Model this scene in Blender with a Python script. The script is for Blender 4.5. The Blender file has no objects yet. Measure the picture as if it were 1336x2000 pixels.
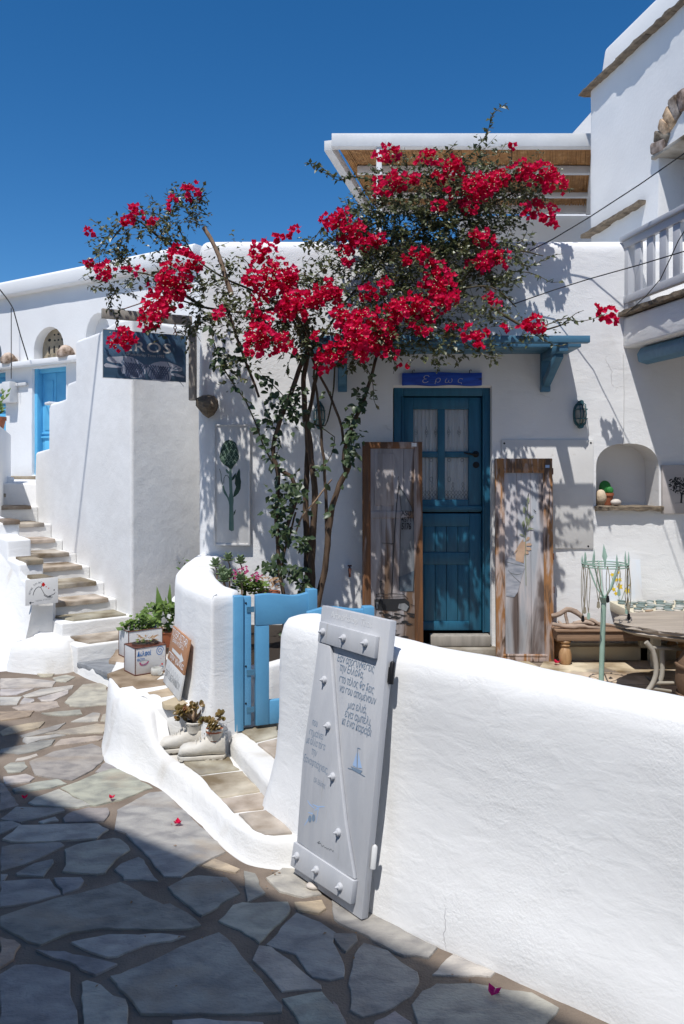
import bpy, bmesh, math, random
from mathutils import Vector as V, Matrix, noise
from mathutils.geometry import delaunay_2d_cdt, tessellate_polygon
SC = bpy.context.scene
COL = SC.collection
R = random.Random(11)
PI = math.pi
# ------------------------------------------------------------------ camera, sky, sun, exposure
FL, CX, HY, EYE = 1600.0, 668.0, 920.0, 1.6       # focal length in photo pixels, principal column, horizon row, eye height
cam = bpy.data.cameras.new('camera'); camo = bpy.data.objects.new('camera', cam); COL.objects.link(camo)
camo.location = (0, 0, EYE); camo.rotation_euler = (PI/2, 0, 0)
cam.sensor_fit = 'VERTICAL'; cam.sensor_height = 36; cam.sensor_width = 36
cam.lens = FL/2000*36; cam.shift_y = (HY-1000)/2000; cam.shift_x = 0
cam.clip_start = .05; cam.clip_end = 500
SC.camera = camo
SUN = V((.42, 1.0, -2.1)).normalized()            # direction in which the sunlight travels
elev = math.asin(-SUN.z); azim = math.atan2(-SUN.x, -SUN.y)
w = bpy.data.worlds.new('World'); SC.world = w; w.use_nodes = True
nt = w.node_tree; nt.nodes.clear()
sky = nt.nodes.new('ShaderNodeTexSky'); sky.sky_type = 'NISHITA'; sky.sun_disc = False
sky.sun_elevation = elev; sky.sun_rotation = azim
sky.altitude = 1500; sky.air_density = 1.0; sky.dust_density = .2; sky.ozone_density = 4.0
hs = nt.nodes.new('ShaderNodeHueSaturation'); hs.inputs['Saturation'].default_value = 1.30
bg = nt.nodes.new('ShaderNodeBackground'); bg.inputs[1].default_value = .120
wo = nt.nodes.new('ShaderNodeOutputWorld')
nt.links.new(sky.outputs[0], hs.inputs['Color']); nt.links.new(hs.outputs[0], bg.inputs[0]); nt.links.new(bg.outputs[0], wo.inputs[0])
sl = bpy.data.lights.new('sun', 'SUN'); sl.energy = 4.4; sl.angle = math.radians(.55); sl.color = (1, .972, .935)
slo = bpy.data.objects.new('sun', sl); COL.objects.link(slo); slo.location = (-3, -8, 18)
slo.rotation_euler = SUN.to_track_quat('-Z', 'Y').to_euler()
SC.view_settings.view_transform = 'Standard'; SC.view_settings.look = 'None'
SC.view_settings.exposure = .04; SC.view_settings.gamma = 1
SC.render.engine = 'CYCLES'
SC.cycles.max_bounces = 8; SC.cycles.diffuse_bounces = 5; SC.cycles.use_denoising = True
# ------------------------------------------------------------------ measuring: photo pixel -> point at a known distance / height / wall
def P(px, py, Y): return V(((px-CX)/FL*Y, Y, EYE-(py-HY)/FL*Y))
def G(px, py, z): return P(px, py, FL*(EYE-z)/(py-HY))
def W(px, py, p, d):
    k = (px-CX)/FL; s = (k*p[1]-p[0])/(d[0]-k*d[1]); return P(px, py, p[1]+d[1]*s)
def zstreet(x, y): return .085*min(1.9, max(0., y-4.6))
def GS(px, py):
    z = 0
    for _ in range(12):
        q = G(px, py, z); z = zstreet(q.x, q.y)
    return G(px, py, z)
FW = 6.4                                            # distance of the shop front
def F(px, py, off=0.): return P(px, py, FW-off)
def FX(px): return (px-CX)/FL*FW
def FZ(py): return EYE-(py-HY)/FL*FW
# ------------------------------------------------------------------ materials
def mat(name, col, col2=None, sc=6, mix=(.35, .65), rough=.7, bump=0, bsc=60, stretch=(1, 1, 1), metal=0, detail=5,
        transl=0, objcol=0., bump2=0, bsc2=10, spec=.4, col3=None, sc3=20, mix3=(.55, .7), bstretch=None, distort=0):
    m = bpy.data.materials.new(name); m.use_nodes = True; t = m.node_tree; N = t.nodes; L = t.links
    b = N['Principled BSDF']; b.inputs['Roughness'].default_value = rough; b.inputs['Metallic'].default_value = metal
    b.inputs['Specular IOR Level'].default_value = spec
    tc = N.new('ShaderNodeTexCoord'); mp = N.new('ShaderNodeMapping'); mp.inputs['Scale'].default_value = stretch
    L.new(tc.outputs['Object'], mp.inputs[0])
    def nz(s, d=detail, src=None):
        n = N.new('ShaderNodeTexNoise'); n.inputs['Scale'].default_value = s; n.inputs['Detail'].default_value = d
        n.inputs['Distortion'].default_value = distort
        L.new((src or mp).outputs[0], n.inputs['Vector']); return n
    def ramp(src, a, c):
        r = N.new('ShaderNodeMapRange'); r.inputs[1].default_value = a; r.inputs[2].default_value = c
        L.new(src.outputs[0], r.inputs[0]); return r
    def mx(fac, a, c, blend='MIX'):
        x = N.new('ShaderNodeMix'); x.data_type = 'RGBA'; x.blend_type = blend
        if isinstance(fac, float): x.inputs[0].default_value = fac
        else: L.new(fac.outputs[0], x.inputs[0])
        for i, v in ((6, a), (7, c)):
            if isinstance(v, tuple): x.inputs[i].default_value = (*v, 1)
            else: L.new(v, x.inputs[i])
        return x.outputs[2]
    out = None
    c0 = col
    if objcol:
        oi = N.new('ShaderNodeObjectInfo'); c0 = oi.outputs['Color']
    if col2 is not None:
        if objcol: out = mx(ramp(nz(sc), *mix), c0, mx(1., c0, col2, 'MULTIPLY'))
        else: out = mx(ramp(nz(sc), *mix), c0, col2)
    elif objcol: out = c0
    if col3 is not None: out = mx(ramp(nz(sc3), *mix3), out if out is not None else c0, col3)
    if out is not None: L.new(out, b.inputs['Base Color'])
    else: b.inputs['Base Color'].default_value = (*col, 1)
    if bump or bump2:
        prev = None
        ms = mp
        if bstretch:
            ms = N.new('ShaderNodeMapping'); ms.inputs['Scale'].default_value = bstretch; L.new(tc.outputs['Object'], ms.inputs[0])
        for a, s in ((bump2, bsc2), (bump, bsc)):
            if not a: continue
            bp = N.new('ShaderNodeBump'); bp.inputs['Strength'].default_value = 1.; bp.inputs['Distance'].default_value = a
            L.new(nz(s, 4, ms).outputs[0], bp.inputs['Height'])
            if prev: L.new(prev.outputs[0], bp.inputs['Normal'])
            prev = bp
        L.new(prev.outputs[0], b.inputs['Normal'])
    if transl:
        tr = N.new('ShaderNodeBsdfTranslucent'); ms = N.new('ShaderNodeMixShader'); ms.inputs[0].default_value = transl
        if out is not None: L.new(out, tr.inputs[0])
        else: tr.inputs[0].default_value = (*col, 1)
        L.new(b.outputs[0], ms.inputs[1]); L.new(tr.outputs[0], ms.inputs[2]); L.new(ms.outputs[0], N['Material Output'].inputs[0])
    return m
def plaster(name, c1, c2, stain, grain=.0016, sweep=.0034, grime=.70):
    """Limewash: patchy fine grain, broad trowel sweeps, hairline cracks, faint grey stains."""
    m = bpy.data.materials.new(name); m.use_nodes = True; t = m.node_tree; N = t.nodes; L = t.links; b = N['Principled BSDF']
    b.inputs['Roughness'].default_value = .88; b.inputs['Specular IOR Level'].default_value = .15
    tc = N.new('ShaderNodeTexCoord')
    def nz(sc, det=4, st=(1, 1, 1), rot=(0, 0, 0), dist=0.):
        mp = N.new('ShaderNodeMapping'); mp.inputs['Scale'].default_value = st; mp.inputs['Rotation'].default_value = rot; L.new(tc.outputs['Object'], mp.inputs[0])
        n = N.new('ShaderNodeTexNoise'); n.inputs['Scale'].default_value = sc; n.inputs['Detail'].default_value = det; n.inputs['Distortion'].default_value = dist; L.new(mp.outputs[0], n.inputs['Vector']); return n.outputs[0]
    def rg(x, a, c, lo=0., hi=1.):
        r = N.new('ShaderNodeMapRange'); r.interpolation_type = 'SMOOTHSTEP'; L.new(x, r.inputs[0])
        for i, v in ((1, a), (2, c), (3, lo), (4, hi)): r.inputs[i].default_value = v
        return r.outputs[0]
    def mth(op, x, y):
        q = N.new('ShaderNodeMath'); q.operation = op
        for i, v in ((0, x), (1, y)):
            if isinstance(v, float): q.inputs[i].default_value = v
            else: L.new(v, q.inputs[i])
        return q.outputs[0]
    def mx(f, x, y):
        q = N.new('ShaderNodeMix'); q.data_type = 'RGBA'; L.new(f, q.inputs[0])
        for i, v in ((6, x), (7, y)):
            if isinstance(v, tuple): q.inputs[i].default_value = (*v, 1)
            else: L.new(v, q.inputs[i])
        return q.outputs[2]
    col = mx(rg(nz(1.7, 6), .35, .65), c1, c2)
    col = mx(rg(nz(2.4, 8, (1, 1, .45), dist=.4), grime-.08, grime+.16), col, stain)
    vo = N.new('ShaderNodeTexVoronoi'); vo.feature = 'DISTANCE_TO_EDGE'; vo.inputs['Scale'].default_value = 1.35
    wob = N.new('ShaderNodeTexNoise'); wob.inputs['Scale'].default_value = 5.; wob.inputs['Detail'].default_value = 5; L.new(tc.outputs['Object'], wob.inputs['Vector'])
    av = N.new('ShaderNodeVectorMath'); av.operation = 'MULTIPLY_ADD'; av.inputs[1].default_value = (.35, .35, .35); L.new(wob.outputs['Color'], av.inputs[0]); L.new(tc.outputs['Object'], av.inputs[2]); L.new(av.outputs[0], vo.inputs['Vector'])
    crack = mth('MULTIPLY', rg(vo.outputs['Distance'], .0, .006, 1., 0.), rg(nz(1.1, 2), .60, .70))
    col = mx(mth('MULTIPLY', crack, .28), col, (.34, .32, .30)); L.new(col, b.inputs['Base Color'])
    gr = mth('MULTIPLY', nz(115, 3), rg(nz(2.2, 5), .38, .66, .25, 1.0)); gr2 = mth('MULTIPLY', nz(38, 4, dist=.6), rg(nz(3.1, 4), .45, .7, .1, 1.))
    sw = nz(7, 4, (1, 1, 2.4), (.3, .5, .2), .5)
    bp = None
    for hgt, d in ((sw, sweep), (gr2, grain*1.6), (gr, grain)):
        q = N.new('ShaderNodeBump'); q.inputs['Distance'].default_value = d; q.inputs['Strength'].default_value = 1.; L.new(hgt, q.inputs['Height'])
        if bp is not None: L.new(bp, q.inputs['Normal'])
        bp = q.outputs[0]
    q = N.new('ShaderNodeBump'); q.invert = True; q.inputs['Distance'].default_value = .003; L.new(crack, q.inputs['Height']); L.new(bp, q.inputs['Normal']); L.new(q.outputs[0], b.inputs['Normal'])
    return m
PLA = plaster('white_plaster', (.80, .80, .795), (.755, .752, .745), (.60, .57, .52))
PLAK = plaster('worn_kerb_plaster', (.74, .735, .72), (.68, .67, .645), (.47, .42, .35), .0018, .007, .60)
PLAS = mat('smooth_whitewash', (.80, .80, .795), (.75, .745, .735), sc=3, rough=.85, bump=.0012, bsc=70, bump2=.006, bsc2=7, spec=.2)
PLAF = mat('far_whitewash', (.80, .80, .79), (.76, .755, .745), sc=1.5, rough=.85, bump=.002, bsc=30, spec=.2)
MORTAR = mat('street_mortar', (.165, .130, .102), (.245, .197, .155), sc=5, rough=.95, bump=.004, bsc=120, bump2=.006, bsc2=18, spec=.15, col3=(.13, .11, .09), sc3=2.5, mix3=(.55, .75))
STONE = mat('slate_flag', (.2, .2, .2), (.60, .605, .64), sc=9, mix=(.38, .66), rough=.72, bump=.004, bsc=75, bump2=.006, bsc2=14, spec=.35, objcol=1., detail=12,
            stretch=(1, 1.5, 1), col3=(.34, .27, .195), sc3=2.6, mix3=(.56, .80), distort=.35)
SANDST = mat('tan_slab', (.36, .29, .21), (.30, .25, .19), sc=4, rough=.85, bump=.003, bsc=60, bump2=.004, bsc2=12, spec=.2, objcol=1., col3=(.22, .20, .18), sc3=5, mix3=(.55, .8))
ROCK = mat('rough_brown_stone', (.27, .215, .155), (.14, .115, .09), sc=14, rough=.9, bump=.012, bsc=25, bump2=.01, bsc2=90, spec=.2, stretch=(1, 1, 3))
RUBBLE = mat('arch_rubble', (.36, .29, .21), (.20, .16, .12), sc=9, rough=.9, bump=.01, bsc=30, spec=.2, objcol=1.)
MARBLE = mat('carved_stone', (.40, .33, .23), (.27, .23, .17), sc=8, rough=.9, bump=.008, bsc=40, spec=.2)
TEAL = mat('petrol_blue_paint', (.014, .10, .175), (.020, .13, .215), sc=9, rough=.42, bump=.0006, bsc=40, spec=.45, stretch=(4, 4, .5))
SKYB = mat('light_blue_paint', (.115, .345, .56), (.10, .31, .52), sc=7, rough=.42, bump=.0006, bsc=60, spec=.5)
AZURE = mat('azure_door_paint', (.13, .47, .72), (.115, .43, .68), sc=7, rough=.5, spec=.4)
STEEL = mat('stormy_blue_paint', (.075, .20, .31), (.06, .165, .26), sc=8, rough=.5, bump=.001, bsc=50, stretch=(.6, 3, 3), spec=.4)
NAVY = mat('cobalt_sign_paint', (.012, .05, .36), (.02, .09, .5), sc=14, rough=.5, bump=.002, bsc=50, stretch=(.5, 3, 3), col3=(.01, .02, .09), sc3=9, mix3=(.58, .68))
GREYP = mat('pale_grey_paint', (.50, .51, .53), (.46, .47, .50), sc=3, rough=.5, bump=.0008, bsc=50, spec=.4)
BOARDP = mat('brushed_grey_board_paint', (.52, .525, .54), (.455, .465, .49), sc=4, rough=.6, bump=.0016, bsc=26, stretch=(3.5, 3.5, .35), spec=.3, detail=8, col3=(.36, .34, .31), sc3=7, mix3=(.66, .76), distort=.5)
LTGREY = mat('off_white_paint', (.66, .66, .65), (.60, .60, .59), sc=4, rough=.5, bump=.0006, bsc=40, spec=.35)
PANELW = mat('white_board', (.70, .69, .67), (.64, .63, .61), sc=4, rough=.6, bump=.0008, bsc=50, spec=.3, col3=(.4, .36, .3), sc3=12, mix3=(.70, .8))
DARK = mat('dark_shade_fill', (.015, .015, .017), rough=.9)  # flat near-black standing for shade in panel holes and behind the door
IRON = mat('black_iron', (.02, .02, .022), rough=.45, metal=.6)
TEALIRON = mat('verdigris_cage', (.03, .11, .13), (.05, .13, .14), sc=30, rough=.5, metal=.3)
GLASSY = mat('frosted_glass', (.36, .36, .33), (.22, .22, .20), sc=12, rough=.15, spec=.7)
CURTAIN = mat('cotton_curtain', (.80, .78, .75), (.74, .72, .69), sc=6, rough=.9, stretch=(6, 6, .3), spec=.1)
LACE = mat('lace_holes', (.05, .055, .065), rough=.9)
BARK = mat('vine_bark', (.135, .09, .06), (.055, .038, .027), sc=14, rough=.9, bump=.006, bsc=40, stretch=(2, 2, .35), spec=.2)
TWIG = mat('vine_twig', (.09, .065, .035), (.05, .05, .02), sc=20, rough=.8)
CUTW = mat('bleached_branch', (.33, .23, .15), (.22, .15, .10), sc=14, rough=.9, bump=.003, bsc=50, stretch=(2, 2, .5))
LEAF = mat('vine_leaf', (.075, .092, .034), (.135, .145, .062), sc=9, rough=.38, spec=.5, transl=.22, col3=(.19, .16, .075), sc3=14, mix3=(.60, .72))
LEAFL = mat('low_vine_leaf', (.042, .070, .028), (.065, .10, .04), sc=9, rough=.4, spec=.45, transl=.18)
BRACT = mat('crimson_bract', (.70, .006, .055), (.80, .018, .13), sc=12, rough=.55, spec=.2, transl=.40, col3=(.50, .004, .03), sc3=17, mix3=(.54, .70))
POLLEN = mat('cream_floret', (.80, .70, .42), rough=.6)
SUCC = mat('grey_succulent', (.20, .26, .14), (.13, .19, .09), sc=12, rough=.5, spec=.3)
LIME = mat('lime_foliage', (.16, .24, .045), (.09, .15, .03), sc=10, rough=.5, transl=.2)
GREENP = mat('bright_potted_leaf', (.085, .16, .03), (.16, .24, .06), sc=8, rough=.45, transl=.2)
JADE = mat('bronze_jade_leaf', (.19, .12, .035), (.12, .10, .03), sc=14, rough=.35, spec=.5, col3=(.22, .06, .03), sc3=17, mix3=(.55, .7))
PINK = mat('pink_flower', (.55, .09, .22), (.40, .05, .16), sc=20, rough=.6, transl=.2)
DRIED = mat('dried_leaf', (.34, .22, .12), (.22, .13, .07), sc=12, rough=.8, transl=.15)
SOIL = mat('potting_soil', (.03, .022, .016), rough=1)
TERRA = mat('terracotta', (.40, .13, .06), (.32, .10, .05), sc=8, rough=.7)
WOOD = mat('brown_old_wood', (.22, .125, .065), (.11, .062, .035), sc=7, rough=.65, bump=.0015, bsc=18, stretch=(5, 5, .5), spec=.35)
WOODH = mat('brown_bench_wood', (.30, .195, .125), (.19, .12, .08), sc=7, rough=.7, bump=.002, bsc=18, stretch=(.5, 5, 5), spec=.3)
HONEY = mat('turned_honey_wood', (.46, .28, .14), (.30, .17, .08), sc=8, rough=.5, stretch=(4, 4, .6))
DRIFT = mat('driftwood', (.42, .32, .25), (.26, .19, .145), sc=9, rough=.9, bump=.004, bsc=25, stretch=(.6, 3, 3))
WORNF = mat('worn_orange_frame', (.34, .165, .065), (.46, .37, .33), sc=5, mix=(.44, .54), rough=.75, bump=.0025, bsc=24, stretch=(3.5, 3.5, .6), col3=(.12, .075, .05), sc3=6, mix3=(.54, .64), distort=.7)
BROWNF = mat('worn_brown_frame', (.22, .095, .035), (.10, .05, .026), sc=5, rough=.6, bump=.0025, bsc=22, stretch=(4, 4, .5), col3=(.36, .29, .26), sc3=3.0, mix3=(.54, .64), distort=.5)
CHALK = mat('chalky_panel', (.42, .395, .40), (.28, .255, .25), sc=6, rough=.85, bump=.0022, bsc=24, stretch=(4, 4, .45), col3=(.15, .095, .062), sc3=2.2, mix3=(.52, .66), distort=.6)
SILVER = mat('silvery_panel', (.54, .50, .50), (.36, .38, .41), sc=4, rough=.85, bump=.0022, bsc=24, stretch=(4, 4, .45), col3=(.13, .10, .09), sc3=2.4, mix3=(.53, .68), distort=.6)
PALEB = mat('washed_aqua_paint', (.42, .50, .52), (.50, .50, .48), sc=6, rough=.85, stretch=(4, 4, .4))
CANV = mat('pale_canvas', (.62, .66, .70), (.66, .63, .60), sc=3, rough=.85, stretch=(3, 3, .5), col3=(.42, .30, .26), sc3=4, mix3=(.64, .78))
CANVP = mat('tree_canvas', (.50, .46, .44), (.44, .405, .39), sc=4, rough=.85, stretch=(.5, 3, 3))
INK = mat('black_paint', (.015, .016, .018), rough=.6)
INKG = mat('smoky_paint', (.13, .14, .15), (.22, .23, .24), sc=9, rough=.8, stretch=(3, 3, .5))
INKB = mat('slate_blue_ink', (.19, .26, .35), rough=.7)
INKL = mat('powder_blue_paint', (.36, .50, .72), rough=.7)
WHITEP = mat('white_lettering', (.82, .82, .82), rough=.6)
SIGNB = mat('dusky_blue_print', (.045, .085, .13), (.075, .15, .25), sc=3, rough=.35, stretch=(.6, 1, 2.5))
SIGNL = mat('print_pale_skin', (.47, .48, .53), (.34, .37, .44), sc=14, rough=.4)
SIGND = mat('print_dark_knot', (.075, .10, .17), (.16, .19, .28), sc=22, rough=.4, stretch=(1, 1, 1))
SIGNT = mat('print_grey_letters', (.52, .50, .46), rough=.4)
REDP = mat('red_print', (.55, .012, .012), rough=.6)
BLUEP = mat('blue_print', (.03, .16, .45), rough=.6)
TIN = mat('printed_tin', (.60, .60, .60), (.52, .52, .53), sc=5, rough=.4, spec=.5, col3=(.20, .10, .06), sc3=9, mix3=(.68, .74))
RUST = mat('rusty_edge', (.16, .06, .035), (.09, .035, .025), sc=20, rough=.85, bump=.002, bsc=60)
CARD = mat('brown_painted_card', (.42, .215, .115), (.36, .175, .09), sc=5, rough=.85)
CARDB = mat('pale_card', (.60, .60, .58), (.54, .54, .53), sc=5, rough=.85)
LEATHER = mat('whitewashed_leather', (.62, .595, .54), (.54, .50, .43), sc=9, rough=.7, bump=.003, bsc=40, bump2=.004, bsc2=14, col3=(.40, .34, .27), sc3=14, mix3=(.66, .78))
MINT = mat('mint_metal', (.33, .46, .38), (.26, .38, .31), sc=9, rough=.5, spec=.4)
CORD = mat('beige_cord', (.30, .27, .20), (.20, .17, .12), sc=40, rough=.9)
CREAM = mat('cream_paint', (.62, .57, .44), (.55, .50, .38), sc=6, rough=.7)
BEIGEM = mat('beige_painted_metal', (.40, .37, .31), (.34, .31, .26), sc=8, rough=.55)
URN = mat('brown_clay_urn', (.20, .125, .075), (.14, .085, .052), sc=6, rough=.85, bump=.003, bsc=30)
REED = mat('reed_mat', (.46, .24, .09), (.28, .14, .055), sc=6, rough=.8, stretch=(1, 1, 1), objcol=0, col3=(.50, .29, .13), sc3=17, mix3=(.55, .66))
PEB = mat('painted_pebble', (.4, .4, .4), (.75, .75, .75), sc=60, rough=.6, objcol=1.)
PALEROCK = mat('pale_rock', (.58, .47, .34), (.44, .33, .22), sc=12, rough=.9, bump=.01, bsc=25)
PEBW = mat('smooth_pebble', (.60, .54, .48), (.50, .45, .40), sc=10, rough=.6)
CACT = mat('cactus_green', (.02, .16, .03), (.03, .22, .045), sc=40, rough=.6, bump=.003, bsc=60)
JAR = mat('clouded_glass', (.62, .62, .58), (.5, .5, .47), sc=9, rough=.12, spec=.7)
YEL = mat('yellow_paint', (.74, .56, .03), (.62, .42, .02), sc=30, rough=.7)
SKIN = mat('painted_hand', (.52, .36, .25), (.38, .25, .17), sc=9, rough=.8)
SLEEVE = mat('painted_sleeve', (.22, .24, .28), (.40, .41, .45), sc=10, rough=.8, stretch=(1, 1, 3))
OLIVE = mat('painted_leaf', (.17, .20, .11), (.26, .29, .19), sc=14, rough=.8)
ARTI = mat('artichoke_dark', (.022, .05, .036), (.04, .085, .05), sc=14, rough=.7)
ARTIE = mat('artichoke_edge', (.24, .33, .25), rough=.7)
ARTIS = mat('artichoke_stem', (.09, .17, .145), (.17, .26, .20), sc=9, rough=.7, stretch=(3, 3, .4))
CABLE = mat('black_cable', (.02, .02, .02), rough=.6)
GREYW = mat('grey_weathered_wood', (.36, .33, .29), (.26, .24, .21), sc=6, rough=.8, bump=.001, bsc=18, stretch=(4, 4, .5))
SHADEW = mat('grey_shutter', (.20, .22, .24), (.17, .19, .21), sc=6, rough=.6)
# ------------------------------------------------------------------ mesh helpers
class Fr:
    def __init__(s, o, u, v, w=None):
        s.o = V(o); s.u = V(u).normalized(); s.v = V(v).normalized(); s.w = V(w).normalized() if w else s.u.cross(s.v).normalized()
    def __call__(s, a, b, c=0.): return s.o+s.u*a+s.v*b+s.w*c
    def mat(s): return Matrix(((s.u.x, s.v.x, s.w.x, s.o.x), (s.u.y, s.v.y, s.w.y, s.o.y), (s.u.z, s.v.z, s.w.z, s.o.z), (0, 0, 0, 1)))
WORLD = Fr((0, 0, 0), (1, 0, 0), (0, 1, 0))
LOC = {}
def finish(o, label=None, cat=None, group=None, kind=None):
    if label: o['label'] = label
    if cat: o['category'] = cat
    if group: o['group'] = group
    if kind: o['kind'] = kind
    return o
def thing(name, label, cat, loc, group=None, kind=None):
    o = bpy.data.objects.new(name, None); COL.objects.link(o); o.empty_display_size = .1
    o.location = loc; LOC[o.name] = V(loc); return finish(o, label, cat, group, kind)
def setp(o, parent, loc):
    if parent is not None: o.parent = parent; o.location = V(loc)-LOC[parent.name]
    else: o.location = loc
    LOC[o.name] = V(loc)
def inst(name, me, parent, m4, kind=None):
    o = bpy.data.objects.new(name, me); COL.objects.link(o)
    if parent is not None:
        o.parent = parent; m4 = Matrix.Translation(-LOC[parent.name]) @ m4
    o.matrix_basis = m4; LOC[o.name] = m4.translation.copy()
    if kind: o['kind'] = kind
    return o
class MB:
    def __init__(s): s.v = []; s.f = []
    def add(s, vs, fs):
        n = len(s.v); s.v += [tuple(p) for p in vs]; s.f += [tuple(i+n for i in f) for f in fs]; return s
    def box(s, fr, a0, a1, b0, b1, c0, c1):
        return s.add([fr(a, b, c) for c in (c0, c1) for b in (b0, b1) for a in (a0, a1)],
                     [(0, 2, 3, 1), (4, 5, 7, 6), (0, 1, 5, 4), (2, 6, 7, 3), (0, 4, 6, 2), (1, 3, 7, 5)])
    def tube(s, pts, r, n=8, cap=True):
        pts = [V(p) for p in pts]; k = len(pts); rr = r if isinstance(r, (list, tuple)) else [r]*k
        vs = []; ref = None
        for i, p in enumerate(pts):
            t = (pts[min(i+1, k-1)]-pts[max(i-1, 0)]).normalized()
            if ref is None:
                ref = t.orthogonal().normalized()
            a = (ref-t*ref.dot(t)); a = a.normalized() if a.length > 1e-5 else t.orthogonal().normalized(); ref = a; b = t.cross(a)
            for j in range(n):
                th = 2*PI*j/n; vs.append(p+(a*math.cos(th)+b*math.sin(th))*rr[i])
        fs = [(i*n+j, i*n+(j+1) % n, (i+1)*n+(j+1) % n, (i+1)*n+j) for i in range(k-1) for j in range(n)]
        if cap: fs += [tuple(range(n))[::-1], tuple((k-1)*n+j for j in range(n))]
        return s.add(vs, fs)
    def lathe(s, fr, prof, n=20, caps=True):
        vs = [fr(r*math.cos(2*PI*j/n), r*math.sin(2*PI*j/n), h) for r, h in prof for j in range(n)]; k = len(prof)
        fs = [(i*n+j, i*n+(j+1) % n, (i+1)*n+(j+1) % n, (i+1)*n+j) for i in range(k-1) for j in range(n)]
        if caps: fs += [tuple(range(n))[::-1], tuple((k-1)*n+j for j in range(n))]
        return s.add(vs, fs)
    def prism(s, fr, poly, c0, c1):
        n = len(poly); area = sum(poly[i][0]*poly[(i+1) % n][1]-poly[(i+1) % n][0]*poly[i][1] for i in range(n))
        if area < 0: poly = poly[::-1]
        vs = [fr(a, b, c0) for a, b in poly]+[fr(a, b, c1) for a, b in poly]
        fs = [tuple(range(n))[::-1], tuple(range(n, 2*n))]+[(i, (i+1) % n, n+(i+1) % n, n+i) for i in range(n)]
        return s.add(vs, fs)
    def flat(s, fr, poly, c):
        n = len(poly); area = sum(poly[i][0]*poly[(i+1) % n][1]-poly[(i+1) % n][0]*poly[i][1] for i in range(n))
        if area < 0: poly = poly[::-1]
        return s.add([fr(a, b, c) for a, b in poly], [tuple(range(n))])
    def stroke(s, fr, pts, wd, c):                      # a painted line of width wd lying on a panel
        for i in range(len(pts)-1):
            a, b = V(pts[i]), V(pts[i+1]); d = b-a
            if d.length < 1e-6: continue
            w0 = wd[i] if isinstance(wd, (list, tuple)) else wd; w1 = wd[i+1] if isinstance(wd, (list, tuple)) else wd
            nn = V((-d.y, d.x)).normalized()
            q = [a+nn*w0/2, a-nn*w0/2, b-nn*w1/2, b+nn*w1/2]
            s.add([fr(p.x, p.y, c+.00002*(i % 7)) for p in q], [(0, 1, 2, 3)])
        return s
    def grid(s, rows, cu=False):
        m = len(rows[0]); vs = [p for r in rows for p in r]
        fs = [(i*m+j, i*m+(j+1) % m, (i+1)*m+(j+1) % m, (i+1)*m+j) for i in range(len(rows)-1) for j in range(m if cu else m-1)]
        return s.add(vs, fs)
    def leaf(s, p, d, nrm, L, Wd, fold=.25, curl=.15):
        d = d.normalized(); sd = d.cross(nrm)
        if sd.length < 1e-4: sd = d.orthogonal()
        sd.normalize(); n = sd.cross(d)
        m = p+d*L*.45-n*Wd*fold*.5; t = p+d*L-n*L*curl
        l = p+d*L*.38-sd*Wd*.5+n*Wd*fold*.3; r = p+d*L*.38+sd*Wd*.5+n*Wd*fold*.3
        return s.add([p, l, m, r, t], [(0, 2, 1), (1, 2, 4), (0, 3, 2), (3, 4, 2)])
    def build(s, name, m, parent=None, smooth=0, bevel=0, seg=2, kind=None, origin=None, color=None, wob=0, wsc=8, weld=False):
        me = bpy.data.meshes.new(name); me.from_pydata(s.v, [], s.f); me.update()
        vs = s.v
        if origin is None:
            if parent is not None: origin = LOC[parent.name]
            else:
                xs = [p[0] for p in vs]; ys = [p[1] for p in vs]; zs = [p[2] for p in vs]
                origin = V(((min(xs)+max(xs))/2, (min(ys)+max(ys))/2, min(zs)))
        if bevel or weld or wob:
            bm = bmesh.new(); bm.from_mesh(me)
            if weld: bmesh.ops.remove_doubles(bm, verts=bm.verts, dist=1e-5)
            if bevel:
                ed = [e for e in bm.edges if len(e.link_faces) == 2 and e.calc_face_angle(0) > .5]
                bmesh.ops.bevel(bm, geom=ed, offset=bevel, segments=seg, affect='EDGES', profile=.5, clamp_overlap=True)
            if wob:
                bm.normal_update()
                for v in bm.verts:
                    v.co += v.normal*wob*noise.noise(v.co*wsc)
            bm.to_mesh(me); bm.free()
        me.transform(Matrix.Translation(-V(origin)))
        me.materials.append(m)
        if smooth or bevel:
            me.polygons.foreach_set('use_smooth', [True]*len(me.polygons))
            me.set_sharp_from_angle(angle=math.radians(smooth if smooth > 1 else 42))
        o = bpy.data.objects.new(name, me); COL.objects.link(o); setp(o, parent, origin)
        if kind: o['kind'] = kind
        if color: o.color = (*color, 1)
        return o
def crom(pts, step):
    """Catmull-Rom resampling of a polyline."""
    pts = [V(p) for p in pts]; out = []
    for i in range(len(pts)-1):
        p0 = pts[max(i-1, 0)]; p1 = pts[i]; p2 = pts[i+1]; p3 = pts[min(i+2, len(pts)-1)]
        n = max(1, int((p2-p1).length/step))
        for j in range(n):
            t = j/n
            out.append(.5*((2*p1)+(p2-p0)*t+(2*p0-5*p1+4*p2-p3)*t*t+(3*p1-p0-3*p2+p3)*t*t*t))
    out.append(pts[-1]); return out
def fillet(pts, r, n=5, closed=False):
    pts = [V(p) for p in pts]; out = []; k = len(pts)
    for i, p in enumerate(pts):
        if not closed and i in (0, k-1): out.append(p); continue
        a = pts[(i-1) % k]; b = pts[(i+1) % k]; la = (a-p).length; lb = (b-p).length
        rr = r[i] if isinstance(r, (list, tuple)) else r
        q = min(rr, la*.49, lb*.49)
        if q < 1e-4: out.append(p); continue
        s = p+(a-p)/la*q; e = p+(b-p)/lb*q
        for j in range(n+1):
            t = j/n; out.append(s*(1-t)**2+p*2*t*(1-t)+e*t*t)
    return out
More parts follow.
